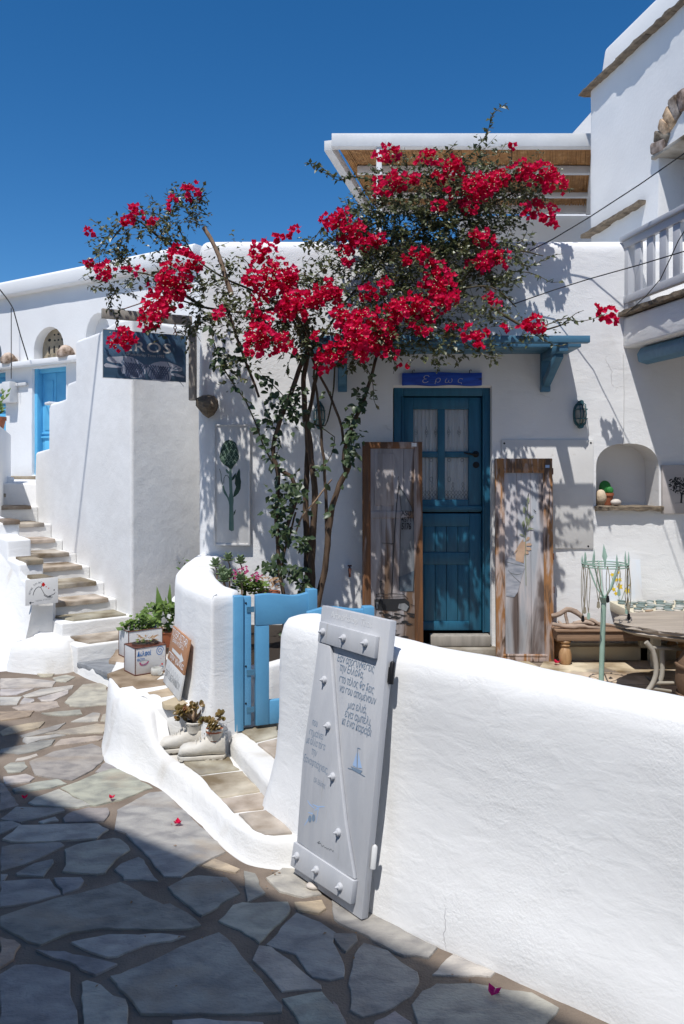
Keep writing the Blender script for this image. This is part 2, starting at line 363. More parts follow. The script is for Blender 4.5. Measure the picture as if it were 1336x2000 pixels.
def resample(pts, step, closed=False):
    pts = [V(p) for p in pts]; out = []
    k = len(pts)
    for i in range(k if closed else k-1):
        a = pts[i]; b = pts[(i+1) % k]; n = max(1, int((b-a).length/step+.5))
        for j in range(n): out.append(a.lerp(b, j/n))
    if not closed: out.append(pts[-1])
    return out
def inside(p, poly):
    c = False; j = len(poly)-1
    for i in range(len(poly)):
        a, b = poly[i], poly[j]
        if (a[1] > p[1]) != (b[1] > p[1]) and p[0] < (b[0]-a[0])*(p[1]-a[1])/(b[1]-a[1])+a[0]: c = not c
        j = i
    return c
def wn(x, y, z, s, sd=0.): return noise.noise(V((x*s+sd, y*s-sd, z*s+sd*.5)))
def mass(name, m, outline, levels, parent=None, step=.07, r=.05, disp=.008, smooth=60, zf=None, sd=0., kind=None):
    """A plaster body: a rounded closed plan, drawn in level by level (inset, height), closed on top."""
    pl = resample(fillet([V((p[0], p[1], 0)) for p in outline], r, 5, True), step, True); k = len(pl)
    ar = sum(pl[i].x*pl[(i+1) % k].y-pl[(i+1) % k].x*pl[i].y for i in range(k))
    if ar < 0: pl = pl[::-1]
    nrm = []
    for i in range(k):
        t = (pl[(i+1) % k]-pl[i-1]).normalized(); nrm.append(V((-t.y, t.x, 0)))        # inward for a counter-clockwise plan
    b = MB(); rows = []
    for ins, z in levels:
        row = []
        for i in range(k):
            q = pl[i]+nrm[i]*ins; zz = z if zf is None else zf(q.x, q.y, z)
            d = disp*(wn(q.x, q.y, zz, 2.1, sd)+.5*wn(q.x, q.y, zz, 6, sd))
            row.append(V((q.x, q.y, zz))-nrm[i]*d+V((0, 0, d*.4)))
        rows.append(row)
    b.grid(rows, True)
    top = rows[-1]; n0 = len(b.v)-k
    try:
        for t in tessellate_polygon([[V((p.x, p.y, 0)) for p in top]]):
            a, c, e = t
            nz = (top[c]-top[a]).cross(top[e]-top[a]).z
            b.f.append((n0+a, n0+c, n0+e) if nz > 0 else (n0+a, n0+e, n0+c))
    except Exception: b.f.append(tuple(n0+i for i in range(k)))
    return b.build(name, m, parent, smooth=smooth, kind=kind)
def sheet(name, m, plan, prof, side, parent=None, holes=(), step=.07, disp=.006, flare=.0, sd=0., depth=.1, z0=0., smooth=55, hdepth=None, round_=.012):
    """A wall skin: plan curve x profile (inward offset, height), with openings [(polygon in (u, v))] turned inward by depth."""
    pl = resample([V((p[0], p[1], 0)) for p in plan], step); k = len(pl); us = [0.]
    for i in range(1, k): us.append(us[-1]+(pl[i]-pl[i-1]).length)
    nr = []
    for i in range(k):
        t = (pl[min(i+1, k-1)]-pl[max(i-1, 0)]).normalized(); nr.append(V((-t.y, t.x, 0))*side)
    pr = resample([V((p[0], p[1], 0)) for p in prof], step); vs_ = [0.]
    for i in range(1, len(pr)): vs_.append(vs_[-1]+(pr[i]-pr[i-1]).length)
    def ip(arr, ks, x):
        if x <= ks[0]: return arr[0]
        if x >= ks[-1]: return arr[-1]
        lo, hi = 0, len(ks)-1
        while hi-lo > 1:
            mid = (lo+hi)//2
            if ks[mid] <= x: lo = mid
            else: hi = mid
        return arr[lo].lerp(arr[hi], (x-ks[lo])/(ks[hi]-ks[lo]))
    def pt(u, v, din=0.):
        c = ip(pl, us, u); n = ip(nr, us, u); n = n.normalized(); q = ip(pr, vs_, v)
        d = q.x-flare*math.exp(-max(0, q.y-z0)/.10)+disp*(wn(c.x, c.y, q.y, 1.7, sd)+.5*wn(c.x, c.y, q.y, 5.5, sd))+din
        return c+n*d+V((0, 0, q.y))
    b = MB()
    if not holes:
        b.grid([[pt(u, v) for u in us] for v in vs_])
    else:
        verts = []; edges = []
        hl = [resample([V((p[0], p[1], 0)) for p in h], step, True) for h in holes]
        for h in hl:
            n0 = len(verts); verts += [V((p.x, p.y)) for p in h]; edges += [(n0+i, n0+(i+1) % len(h)) for i in range(len(h))]
        for u in us:
            for v in vs_:
                ok = True
                for h in hl:
                    if inside((u, v), [(p.x, p.y) for p in h]) or min((p.x-u)**2+(p.y-v)**2 for p in h) < (step*.35)**2: ok = False; break
                if ok: verts.append(V((u, v)))
        r = delaunay_2d_cdt(verts, edges, [], 0, 1e-6)
        vo = r[0]; fo = []
        for f in r[2]:
            c = sum((vo[i] for i in f), V((0, 0)))/len(f)
            if not any(inside((c.x, c.y), [(p.x, p.y) for p in h]) for h in hl): fo.append(f)
        n0 = len(b.v); b.add([pt(p.x, p.y) for p in vo], fo)
        for hi, h in enumerate(hl):
            dd = hdepth[hi] if hdepth else depth
            cen = sum(h, V((0, 0, 0)))/len(h)
            rows = [[pt(p.x, p.y) for p in h], [pt(p.x+(cen.x-p.x)*.004, p.y+(cen.y-p.y)*.004, round_*.6) for p in h],
                    [pt(p.x+(cen.x-p.x)*.012, p.y+(cen.y-p.y)*.012, round_*2) for p in h], [pt(p.x+(cen.x-p.x)*.012, p.y+(cen.y-p.y)*.012, dd) for p in h]]
            b.grid(rows, True)
    o = b.build(name, m, parent, smooth=smooth, weld=True)
    bm = bmesh.new(); bm.from_mesh(o.data); bmesh.ops.recalc_face_normals(bm, faces=bm.faces); bm.to_mesh(o.data); bm.free()
    return o, us, vs_, pt
# ------------------------------------------------------------------ lettering, turned to flat meshes once
TXT = {}
def pretext(items):
    tmp = []
    for key, body, shear, off, sx in items:
        c = bpy.data.curves.new('lettering', 'FONT'); c.body = body; c.size = 1; c.shear = shear; c.offset = off; c.resolution_u = 3
        c.space_character = sx; o = bpy.data.objects.new('lettering', c); COL.objects.link(o); tmp.append((key, o))
    dg = bpy.context.evaluated_depsgraph_get()
    for key, o in tmp:
        me = bpy.data.meshes.new_from_object(o.evaluated_get(dg))
        TXT[key] = ([v.co.copy() for v in me.vertices], [tuple(p.vertices) for p in me.polygons])
        bpy.data.meshes.remove(me)
    for key, o in tmp:
        c = o.data; bpy.data.objects.remove(o); bpy.data.curves.remove(c)
def text(b, key, fr, a, bb, h, c, xs=1., width=None, rot=0.):
    vs, fs = TXT[key]
    if not vs: return b
    x0 = min(v.x for v in vs); x1 = max(v.x for v in vs)
    if width: xs = width/((x1-x0)*h)
    cr, sr = math.cos(rot), math.sin(rot)
    out = []
    for v in vs:
        x = (v.x-x0)*h*xs; y = v.y*h
        out.append(fr(a+x*cr-y*sr, bb+x*sr+y*cr, c))
    return b.add(out, fs)
pretext([('w%d' % i, t, .22, 0, .95) for i, t in enumerate(
    ['Εάν αпοσυνθέσεις', 'την Ελλάδα,', 'στο τέλος θα δεις', 'να σου αпομένουν', 'μια ελιά,', 'ένα αμпέλι,', 'κι ένα καράβι',
     'пου', 'σημαίνει', 'με άλλα τόσα', 'την', 'ξαναφτιάχνεις,', 'Οδ. Ελύτης'])]
    + [('shop', 'Artworkshop  Tinos', .05, -.012, .95), ('E', 'Ɛ', .2, -.02, 1), ('r', 'ρ', .2, -.02, 1), ('o', 'ω', .2, -.02, 1), ('s', 'ς', .2, -.02, 1),
       ('eros', 'EROS', 0, .008, 1.12), ('sub', 'Artworkshop Tinos 1992', 0, -.01, 1), ('5176', '5176', .1, .02, .95), ('usa', 'ASU', -.1, .01, 1), ('num', '4571', -.1, .005, 1),
       ('tav', 'ΤΑΒΕΡΝΑ - ΕΣΤΙΑΤΟΡΙΟ', 0, -.012, 1), ('del', 'Δελφοί', .12, .02, 1), ('feta', 'φέτα', .12, .01, 1),
       ('c1', 'ΤΟ ΕΡΓΑΣΤΗΡΙ', 0, .0, .9), ('c2', 'ΕΙΝΑΙ Η ΠΟΡΤΑ', 0, 0, .9), ('c3', 'στην γωνία', .1, 0, .95), ('c4', 'ΕΡΓΟ ΚΕΡΑΜΙΚΟΥ', 0, -.01, .9)]
    + [('a%d' % i, ch, 0, -.014, 1) for i, ch in enumerate('ΑΕΡΑΚΙ ΤΗΝΙΑΚΟ')])
# ------------------------------------------------------------------ the street: one sheet, then flagstones laid on it one by one
def gridsheet(name, m, x0, x1, y0, y1, st, zf, kind='structure', label=None):
    nx = int((x1-x0)/st); ny = int((y1-y0)/st); b = MB()
    b.grid([[V((x0+(x1-x0)*i/nx, y0+(y1-y0)*j/ny, zf(x0+(x1-x0)*i/nx, y0+(y1-y0)*j/ny))) for i in range(nx+1)] for j in range(ny+1)])
    o = b.build(name, m, smooth=60, origin=(0, 0, 0)); return finish(o, label, None, None, kind)
b = MB(); b.add([V((x, y, -.06)) for x, y in ((-150, -150), (150, -150), (150, 150), (-150, 150))], [(0, 1, 2, 3)])
finish(b.build('ground', MORTAR, origin=(0, 0, 0)), 'bare ground under the village street', None, None, 'structure')
street = gridsheet('street', MORTAR, -6, 4, -1.6, 8, .08, lambda x, y: zstreet(x, y)+.005*wn(x, y, 0, 3)+.003*wn(x, y, 0, 11), label='flagstone street between white walls')
Z4 = lambda q: (q[0]/2.969, 1300+q[1]/2.969)
Z5 = lambda q: (q[0]/1.9086, 1650+q[1]/1.9086)
Z6 = lambda q: (650+q[0]/1.9475, 1650+q[1]/1.9475)
SLATE, BLUE, GREEN, LIGHT, BEIGE, WARM = (.335, .31, .28), (.325, .31, .28), (.42, .40, .34), (.50, .475, .42), (.48, .415, .33), (.46, .355, .25)
STN = [(Z4, LIGHT, [(0,80),(150,75),(330,95),(300,128),(100,135),(0,135)]), (Z4, LIGHT, [(0,142),(200,137),(100,172),(0,178)]),
 (Z4, LIGHT, [(130,180),(230,142),(430,117),(420,138),(250,175),(150,190)]), (Z4, LIGHT, [(215,192),(400,145),(395,165),(310,208),(240,208)]),
 (Z4, LIGHT, [(110,225),(140,192),(200,197),(205,208),(160,228)]), (Z4, BEIGE, [(75,245),(150,222),(330,212),(345,243),(240,268),(110,263)]),
 (Z4, GREEN, [(375,215),(480,112),(610,102),(635,230),(480,243),(400,243)]), (Z4, LIGHT, [(0,186),(128,184),(95,230),(0,235)]),
 (Z4, GREEN, [(300,75),(390,57),(440,70),(380,98),(330,95)]), (Z4, BEIGE, [(215,47),(330,42),(300,66),(230,70)]),
 (Z4, SLATE, [(240,280),(470,260),(475,283),(390,293),(300,290)]), (Z4, WARM, [(0,272),(200,264),(170,298),(50,318),(0,322)]),
 (Z4, GREEN, [(410,330),(540,277),(588,282),(570,328)]), (Z4, GREEN, [(582,328),(602,287),(645,277),(645,328)]),
 (Z4, WARM, [(0,388),(50,358),(260,327),(230,363),(100,393),(20,412)]), (Z4, SLATE, [(110,412),(250,372),(380,337),(330,378),(200,408),(130,423)]),
 (Z4, BEIGE, [(255,398),(340,382),(560,342),(640,347),(600,392),(420,402)]), (Z4, LIGHT, [(125,445),(140,422),(330,402),(380,407),(250,433),(160,458)]),
 (Z4, SLATE, [(0,490),(90,472),(250,442),(320,434),(300,463),(200,503),(110,518),(0,508)]), (Z4, BEIGE, [(310,473),(350,432),(560,410),(610,412),(570,438),(450,453)]),
 (Z4, SLATE, [(165,560),(310,502),(530,457),(590,482),(600,558),(540,608),(420,673),(200,638)]), (Z4, LIGHT, [(85,560),(100,542),(210,517),(225,527),(130,555)]),
 (Z4, GREEN, [(20,592),(60,567),(140,562),(160,590),(120,618),(50,628)]), (Z4, LIGHT, [(20,652),(150,632),(200,655),(170,678),(30,695)]),
 (Z4, GREEN, [(70,720),(200,682),(340,662),(388,690),(300,713),(90,740)]), (Z4, GREEN, [(352,715),(450,677),(640,602),(720,612),(883,715),(700,783),(560,813),(522,813)]),
 (Z4, GREEN, [(162,800),(200,770),(345,722),(518,813),(450,828),(200,813)]), (Z4, SLATE, [(557,623),(610,567),(688,600),(600,628)]),
 (Z4, SLATE, [(0,680),(22,690),(108,818),(0,848)]), (Z4, SLATE, [(0,898),(90,827),(368,832),(378,845),(230,888),(120,913)]),
 (Z4, LIGHT, [(222,910),(330,882),(338,903),(242,920)]), (Z4, SLATE, [(362,890),(420,852),(520,827),(623,832),(638,868),(610,908),(372,916)]),
 (Z4, SLATE, [(0,912),(70,907),(128,930),(0,982)]), (Z4, GREEN, [(12,1013),(120,932),(580,922),(628,958),(560,1008),(250,1028),(60,1028)]),
 (Z4, SLATE, [(662,958),(682,842),(870,742),(950,737),(1130,905),(1308,1083),(1150,1163),(1050,1233),(960,1228),(910,1178),(800,1058),(720,978)]),
 (Z4, GREEN, [(372,1075),(450,1042),(660,1002),(698,1012),(757,1073),(680,1128),(610,1208),(560,1217),(362,1203),(385,1165)]),
 (Z4, BLUE, [(0,1060),(100,1042),(350,1032),(372,1050),(270,1108),(120,1168),(0,1202)]), (Z4, BLUE, [(92,1213),(200,1152),(308,1127),(308,1150),(250,1228),(100,1223)]),
 (Z4, SLATE, [(0,1222),(48,1220),(20,1253),(0,1257)]), (Z4, SLATE, [(667,1190),(700,1152),(800,1117),(828,1132),(922,1258),(870,1258),(720,1248)]),
 (Z5, BLUE, [(0,142),(130,132),(188,130),(228,190),(100,223),(0,237)]), (Z5, BLUE, [(202,127),(308,124),(315,140),(290,168),(235,187)]),
 (Z5, BLUE, [(0,270),(40,257),(180,212),(450,145),(520,182),(610,227),(640,224),(720,272),(748,308),(700,320),(400,318),(260,333),(160,377),(100,367),(0,308)]),
 (Z5, LIGHT, [(262,370),(400,342),(600,335),(692,345),(640,363),(540,378),(440,422),(400,426),(330,398)]), (Z5, BLUE, [(138,396),(240,402),(350,427),(435,450),(360,492),(250,443),(200,428)]),
 (Z5, BLUE, [(0,490),(60,452),(140,449),(258,482),(260,560),(277,600),(292,690),(0,720)]), (Z5, GREEN, [(302,522),(320,515),(380,527),(428,570),(468,582),(488,690),(308,690)]),
 (Z5, SLATE, [(408,500),(520,457),(640,402),(700,372),(815,338),(848,352),(878,382),(898,420),(987,530),(1057,610),(1057,633),(700,638),(527,638),(472,560)]),
 (Z5, SLATE, [(622,165),(690,127),(740,120),(848,127),(897,185),(830,223),(755,270),(740,258)]), (Z5, GREEN, [(815,290),(870,232),(900,222),(1078,217),(1087,245),(1048,298),(965,372),(900,328)]),
 (Z5, BLUE, [(993,380),(1100,258),(1190,292),(1248,330),(1238,370),(1288,450),(1278,498),(1230,512),(1170,498),(1100,418)]),
 (Z5, GREEN, [(938,435),(970,382),(1010,387),(1100,452),(1198,530),(1198,543),(1050,553),(1000,498)]), (Z5, GREEN, [(1058,580),(1200,551),(1280,650),(1290,690),(1120,690)]),
 (Z5, SLATE, [(907,102),(948,112),(992,185),(922,218)]), (Z5, GREEN, [(992,130),(1060,87),(1100,92),(1150,132),(1197,190),(1130,198),(1040,178)]),
 (Z5, WARM, [(1102,217),(1198,212),(1217,240),(1190,263),(1112,248)]), (Z5, WARM, [(0,347),(50,362),(72,380),(58,428),(0,466)]),
 (Z5, LIGHT, [(640,662),(750,657),(980,667),(985,720),(640,720)]), (Z5, WARM, [(752,80),(800,57),(897,95),(880,108),(800,98)]),
 (Z6, SLATE, [(0,217),(40,217),(110,247),(250,318),(398,395),(368,433),(270,428),(160,368),(0,288)]), (Z6, SLATE, [(2,342),(88,342),(97,370),(50,412),(10,378)]),
 (Z6, SLATE, [(62,490),(82,420),(120,380),(150,387),(210,407),(260,452),(318,490),(322,530),(298,578),(200,637),(110,662),(72,638),(62,560)]),
 (Z6, LIGHT, [(382,500),(410,462),(460,422),(500,437),(618,490),(600,508),(460,503)]), (Z6, BLUE, [(302,610),(340,562),(400,532),(540,532),(760,572),(857,625),(848,650),(800,705),(330,705),(312,650)]),
 (Z6, SLATE, [(152,682),(230,637),(300,682),(310,720),(150,720)]), (Z6, SLATE, [(0,602),(18,620),(48,680),(40,720),(0,720)])]
rs = random.Random(5)
def slab(b, pts, z, th, inset=.006, jit=.009):
    """An irregular flagstone: chipped outline, worn rounded arris, slightly uneven top."""
    q = resample([V((p.x, p.y, 0)) for p in pts], .035, True); k = len(q); c = sum(q, V((0, 0, 0)))/k
    q = [p+V((wn(p.x, p.y, 0, 14, c.x), wn(p.x, p.y, 3, 14, c.y), 0))*jit+V((rs.uniform(-1, 1), rs.uniform(-1, 1), 0))*jit*.25 for p in q]
    tilt = V((rs.uniform(-1, 1), rs.uniform(-1, 1), 0))*.004
    def zz(p, h): return z(p.x, p.y)+h+(p-c).dot(tilt)
    rows = []
    for ins, h in ((0, -.02), (0, th*.45), (inset*.6, th*.85), (inset*1.6, th)):
        rows.append([V((p.x, p.y, 0))+(c-p).normalized()*ins+V((0, 0, zz(p, h))) for p in q])
    ar = sum(q[i].x*q[(i+1) % k].y-q[(i+1) % k].x*q[i].y for i in range(k))
    if ar < 0: rows = [r[::-1] for r in rows]
    b.grid(rows, True); n0 = len(b.v)-k
    mid = V((c.x, c.y, zz(c, th)))
    inner = [mid.lerp(p, .55) for p in rows[-1]]
    b.grid([rows[-1], inner], True); n1 = len(b.v)-k
    for t in tessellate_polygon([[V((p.x, p.y, 0)) for p in inner]]):
        t = tuple(t); a = inner[t[0]]; nz = (inner[t[1]]-a).cross(inner[t[2]]-a).z
        b.f.append(tuple(n1+i for i in (t if nz > 0 else t[::-1])))
def vary(c, r=rs, a=.14):
    k = 1+r.uniform(-a, a); return tuple(max(.01, x*k*(1+r.uniform(-.04, .04))) for x in c)
LOC['street'] = V((0, 0, 0))
polys = []
for zf_, colr, pl in STN:
    pts = [GS(*zf_(q)) for q in pl]; polys.append([(p.x, p.y) for p in pts])
    b = MB(); slab(b, pts, zstreet, .007, .002)
    b.build('flagstone', STONE, street, smooth=28, color=vary(colr))
n = 0
for j in range(22):                                   # the paving goes on outside the traced part
    for i in range(26):
        x = -5.2+i*.36+rs.uniform(-.06, .06)+(j % 2)*.18; y = -1.2+j*.36+rs.uniform(-.06, .06)
        if any(inside((x, y), p) or min((q[0]-x)**2+(q[1]-y)**2 for q in p) < .1 for p in polys): continue
        vis = abs(x) < .43*y+.35 and y > 2.2
        if vis or x+.5 > .095+(2.98-y)*1.09 and y < 3.4 or y > 6.2 or x > -1.2 and y > 3.2: continue
        pts = [V((x+math.cos(t)*rs.uniform(.13, .175), y+math.sin(t)*rs.uniform(.13, .175), 0)) for t in [k*PI/3.5+rs.uniform(-.2, .2) for k in range(7)]]
        b = MB(); slab(b, pts, zstreet, .007, .002); b.build('flagstone', STONE, street, smooth=50, color=vary(rs.choice((SLATE, BLUE, GREEN, LIGHT)))); n += 1
        polys.append([(p.x, p.y) for p in pts])
# ------------------------------------------------------------------ terrace behind the low wall
TZ = .15
TER = [(-.95, 4.9), (-.55, 4.45), (-.12, 3.82), (.35, 3.3), (1.15, 2.6), (3.4, .9), (3.4, 6.6), (-1.0, 6.6)]
b = MB(); b.prism(WORLD, TER, -.05, TZ-.004)
terrace = finish(b.build('terrace_floor', MORTAR, origin=(0, 0, 0)), 'tan paved terrace in front of the workshop', None, None, 'structure')
rs2 = random.Random(3)
for j in range(8):
    y = 4.1+j*.36
    x = -.55+(j % 2)*.25-.2*rs2.random()
    while x < 3.1:
        wd = rs2.uniform(.42, .75)
        c = ((x+wd/2), y+.17)
        if inside(c, TER) and inside((x, y), TER) and inside((x+wd, y), TER):
            sk = rs2.uniform(-.08, .08)
            pts = [V((x+.008+sk, y+.008+rs2.uniform(0, .02), 0)), V((x+wd-.008+sk*.7, y+.008+rs2.uniform(0, .02), 0)), V((x+wd-.008-sk, y+.348-rs2.uniform(0, .02), 0)), V((x+.008-sk, y+.348, 0))]
            b = MB(); slab(b, pts, lambda a, c_: TZ-.004, .010, .004, .004)
            b.build('paving_slab', SANDST, terrace, smooth=50, color=vary((.62, .51, .38), rs2, .14))
        x += wd
# ------------------------------------------------------------------ white ledge: kerb, bench, landing and threshold in one plastered body
led = thing('plaster_ledge', 'low whitewashed ledge and kerb with embedded stone slabs along the street', 'ledge', (-.9, 4.6, 0))
BASE = [V(q) for q in ((-1.60, 6.05, 0), (-1.60, 5.75, 0), (-1.52, 5.4, 0), (-1.43, 4.92, 0), (-1.385, 4.72, 0), (-1.335, 4.57, 0), (-1.257, 4.44, 0), (-1.124, 4.30, 0), (-.957, 4.16, 0),
        (-.795, 3.94, 0), (-.6126, 3.657, 0), (-.493, 3.46, 0), (-.392, 3.34, 0), (-.305, 3.295, 0), (-.17, 3.27, 0))]
LZ = .33
TOP = [V(q) for q in ((-1.56, 6.05, LZ), (-1.55, 5.75, LZ), (-1.50, 5.45, LZ), (-1.44, 5.1, LZ), (-1.36, 4.92, LZ), (-1.28, 4.79, LZ), (-1.18, 4.65, LZ), (-1.05, 4.53, LZ-.005), (-.945, 4.30, .150),
       (-.715, 4.03, .112), (-.535, 3.70, .105), (-.40, 3.45, .105), (-.325, 3.375, .105), (-.27, 3.355, .105), (-.17, 3.345, .105))]
bc = []; tc_ = []
for i in range(len(BASE)-1):
    def cr(A, t, i=i):
        p0 = A[max(i-1, 0)]; p1 = A[i]; p2 = A[i+1]; p3 = A[min(i+2, len(A)-1)]
        return .5*((2*p1)+(p2-p0)*t+(2*p0-5*p1+4*p2-p3)*t*t+(3*p1-p0-3*p2+p3)*t*t*t)
    for j in range(6): bc.append(cr(BASE, j/6)); tc_.append(cr(TOP, j/6))
bc.append(BASE[-1]); tc_.append(TOP[-1])
rows = []
for t, h in ((0, -.12), (0, .0), (.05, .03), (.13, .09), (.22, .19), (.31, .33), (.39, .48), (.46, .63), (.54, .77), (.63, .87), (.74, .94), (.86, .98), (1, 1)):
    row = []
    for p, q in zip(bc, tc_):
        c = p.lerp(q, t); z0 = zstreet(p.x, p.y)
        c.z = h if h < 0 else z0+(q.z-z0)*h
        d = (q-p); d.z = 0; d.normalize()
        c -= d*(.009*wn(c.x, c.y, c.z, 5)+.003*wn(c.x, c.y, c.z, 13))*min(1, max(h, 0)*6+.6)
        row.append(c)
    rows.append(row)
b = MB(); b.grid(rows); b.build('kerb_face', PLAK, led, smooth=70)
tp = [q for q in tc_]
ci = 42
poly = [(q.x, q.y) for q in tp[:ci+1]]+[(-.90, 4.475), (-.56, 4.41), (-.62, 4.9), (-1.0, 5.9), (-1.2, 6.75), (-1.62, 6.55)]
def cap(b, poly, z):
    vs = [V((x, y, z)) for x, y in poly]; n0 = len(b.v); b.v += [tuple(p) for p in vs]
    for t in tessellate_polygon([vs]):
        t = tuple(t); nz = (vs[t[1]]-vs[t[0]]).cross(vs[t[2]]-vs[t[0]]).z
        b.f.append(tuple(n0+i for i in (t if nz > 0 else t[::-1])))
b = MB(); cap(b, poly, LZ-.001)
e0 = tp[ci]
bl_ = resample([V((e0.x, e0.y, 0)), V((-.90, 4.475, 0)), V((-.56, 4.41, 0))], .05); b.grid([[V((q.x, q.y-.035*math.sin(h_*2), z)) for q in bl_] for z, h_ in ((LZ-.001, 0), (LZ-.012, .25), (LZ-.04, .45), (LZ-.09, .6), (.1, .8), (.02, .9))])
b.grid([[q+V((-.012, -.006, .002)), q+V((.05, .04, 0)), q+V((.07, .05, -.25))] for q in tp[ci-3:ci+7]])
b.build('bench_top', PLAK, led, smooth=60)
b = MB(); cap(b, [(q.x, q.y) for q in tp[ci+4:]]+[(-.15, 3.34), (-.24, 3.72), (-.5, 4.5), (-1.0, 4.56)], .1)
b.build('landing', PLAK, led)
mass('threshold', PLAK, [(-.60, 4.36), (-.575, 4.28), (-.29, 3.60), (-.10, 3.74), (-.06, 3.9), (-.42, 4.62), (-.58, 4.62)], [(0, 0), (0, .16), (.01, .19), (.035, .197)], led, r=.04, step=.05, disp=.004)
LST = [(.105, 0, [(358, 1489), (447, 1478), (455, 1495), (468, 1503), (390, 1513)]), (.105, 0, [(390, 1517), (473, 1507), (510, 1545), (428, 1559)]), (.105, 0, [(432, 1562), (511, 1549), (531, 1577), (458, 1587)]),
       (.105, 0, [(467, 1591), (533, 1581), (570, 1628), (519, 1631), (498, 1623)]),
       (.203, 0, [(466, 1424), (540, 1413), (543, 1438), (500, 1449)]), (.203, 0, [(504, 1453), (543, 1443), (543, 1486)]),
       (LZ, 1, [(209, 1317), (235, 1343), (300, 1333), (322, 1312), (300, 1296), (262, 1297)]), (LZ, 1, [(254, 1336), (325, 1326), (325, 1338), (267, 1346)]), (LZ, 1, [(289, 1353), (335, 1343), (350, 1356), (303, 1364)]),
       (LZ, 1, [(315, 1372), (345, 1361), (368, 1374), (352, 1379), (322, 1378)]), (LZ, 1, [(213, 1290), (226, 1270), (252, 1263), (262, 1284), (240, 1294)]), (LZ, 1, [(262, 1258), (330, 1249), (345, 1256), (335, 1275), (270, 1282)]),
       (LZ, 2, [(322, 1290), (338, 1286), (338, 1304), (326, 1304)])]
for z, ty, pl in LST:
    b = MB(); slab(b, [G(x, y, z) for x, y in pl], lambda a, c, z=z: z-.003, .008, .005, .006)
    b.build('stone_slab', SANDST, led, smooth=50, color=vary(((.56, .505, .42), (.43, .345, .25), (.26, .235, .21))[ty], rs, .08))
# low first step slab with a rough stone face
b = MB(); slab(b, [V((-1.96, 6.02, 0)), V((-1.60, 5.66, 0)), V((-1.52, 5.9, 0)), V((-1.55, 6.3, 0)), V((-1.85, 6.4, 0))], lambda x, y: .19, .012, .006, .01)
b.build('stone_slab', STONE, led, smooth=50, color=(.26, .27, .28))
mass('rough_step_face', PLAK, [(-1.97, 6.03), (-1.58, 5.64), (-1.5, 5.9), (-1.55, 6.4), (-1.9, 6.5)], [(-.05, -.05), (-.03, .05), (0, .09), (0.005, .15), (.02, .186)], led, r=.03, step=.035, disp=.022)
# ------------------------------------------------------------------ planter wall with its pillar corner
plw = thing('planter_wall', 'curved whitewashed planter wall with square pillar end beside the gate', 'wall', (-.8, 4.9, 0))
PO = [(-.575, 4.42), (-.69, 4.33), (-.80, 4.50), (-.93, 4.75), (-1.02, 5.0), (-1.09, 5.35), (-1.13, 5.8), (-1.15, 6.5),
      (-.93, 6.5), (-.90, 6.0), (-.845, 5.42), (-.76, 5.05), (-.66, 4.72), (-.56, 4.55)]
mass('planter_wall_body', PLA, PO, [(-.04, -.05), (-.035, .30), (-.025, .36), (-.008, .46), (0, .6), (0, .88), (.006, .918), (.018, .936), (.04, .943)], plw, r=.022, step=.04, disp=.004)
b = MB(); cap(b, [(-.9, 6.42), (-.83, 5.4), (-.66, 4.75), (-.5, 4.75), (.0, 5.6), (.1, 6.42)], .40)
b.build('planter_soil', SOIL, plw)
mass('planter_front', PLA, [(-.58, 4.72), (-.42, 4.8), (.12, 5.55), (.14, 6.45), (.06, 6.45), (.03, 5.6), (-.48, 4.86), (-.6, 4.8)], [(0, .1), (0, .44), (.015, .46)], plw, r=.03, disp=.004)
# ------------------------------------------------------------------ low terrace wall
LWF = [(-.292, 3.665), (-.105, 3.395), (.148, 3.045), (.83, 2.444), (1.77, 1.58), (2.67, .75)]
fr_ = crom([V((x, y, 0)) for x, y in LWF], .06)
back = []
for i, p in enumerate(fr_):
    t = (fr_[min(i+1, len(fr_)-1)]-fr_[max(i-1, 0)]).normalized(); nn = V((-t.y, t.x, 0)); back.append(p+nn*.27)
ec = (fr_[1]+back[1])/2; er = (fr_[1]-back[1])/2; ed = (fr_[0]-fr_[2]).normalized()*er.length*.8
OUT = [(p.x, p.y) for p in fr_[1:]]+[(p.x, p.y) for p in back[:0:-1]]+[(p.x, p.y) for p in [ec-er*math.sin(t)+ed*math.cos(t) for t in [(.5-k/9)*PI for k in range(1, 9)]]]
def lwz(x, y, z): return z-.045*max(0, min(1, (x-.1)/1.0))*(z/.95) if z > .3 else z
o = mass('terrace_wall', PLA, OUT, [(-.10, -.03), (-.096, .03), (-.085, .10), (-.055, .19), (-.022, .32), (-.004, .5), (.0, .72), (.006, .86), (.018, .91), (.038, .938), (.075, .95)],
         None, r=.0, step=.05, disp=.013, zf=lwz, sd=3)
finish(o, 'chest high whitewashed boundary wall sweeping along the street to the right', 'wall')
# ------------------------------------------------------------------ stairs, stair block, parapet
A_ = V((-.6, .8, 0)); B_ = V((-.8, -.6, 0)); P1 = V((-1.70, 6.6, 0))
SF = Fr(P1, A_, (0, 0, 1), (.6, .8, 0))                            # u up the stairs, v up, w into the block
SP = Fr(P1, A_, B_, (0, 0, 1))
blk = thing('stair_block', 'tall white wall with stepped top beside the outdoor stairs', 'wall', P1)
b = MB(); b.prism(SF, [(0, -.05), (0, 2.84), (.3, 2.86), (.73, 2.82), (1.32, 2.82), (1.325, 2.45), (1.57, 2.44), (1.575, 2.30), (1.75, 2.29), (2.117, 2.28), (2.122, 1.83), (2.565, 1.80), (2.60, 1.38), (2.75, 1.35), (2.75, -.05)], 0, .95)
b.build('block_wall', PLAS, blk, bevel=.035, seg=4)
b = MB(); b.box(SF, 2.06, 2.20, 2.272, 2.30, -.02, .3); b.build('cap_slab', PLAS, blk, bevel=.008)
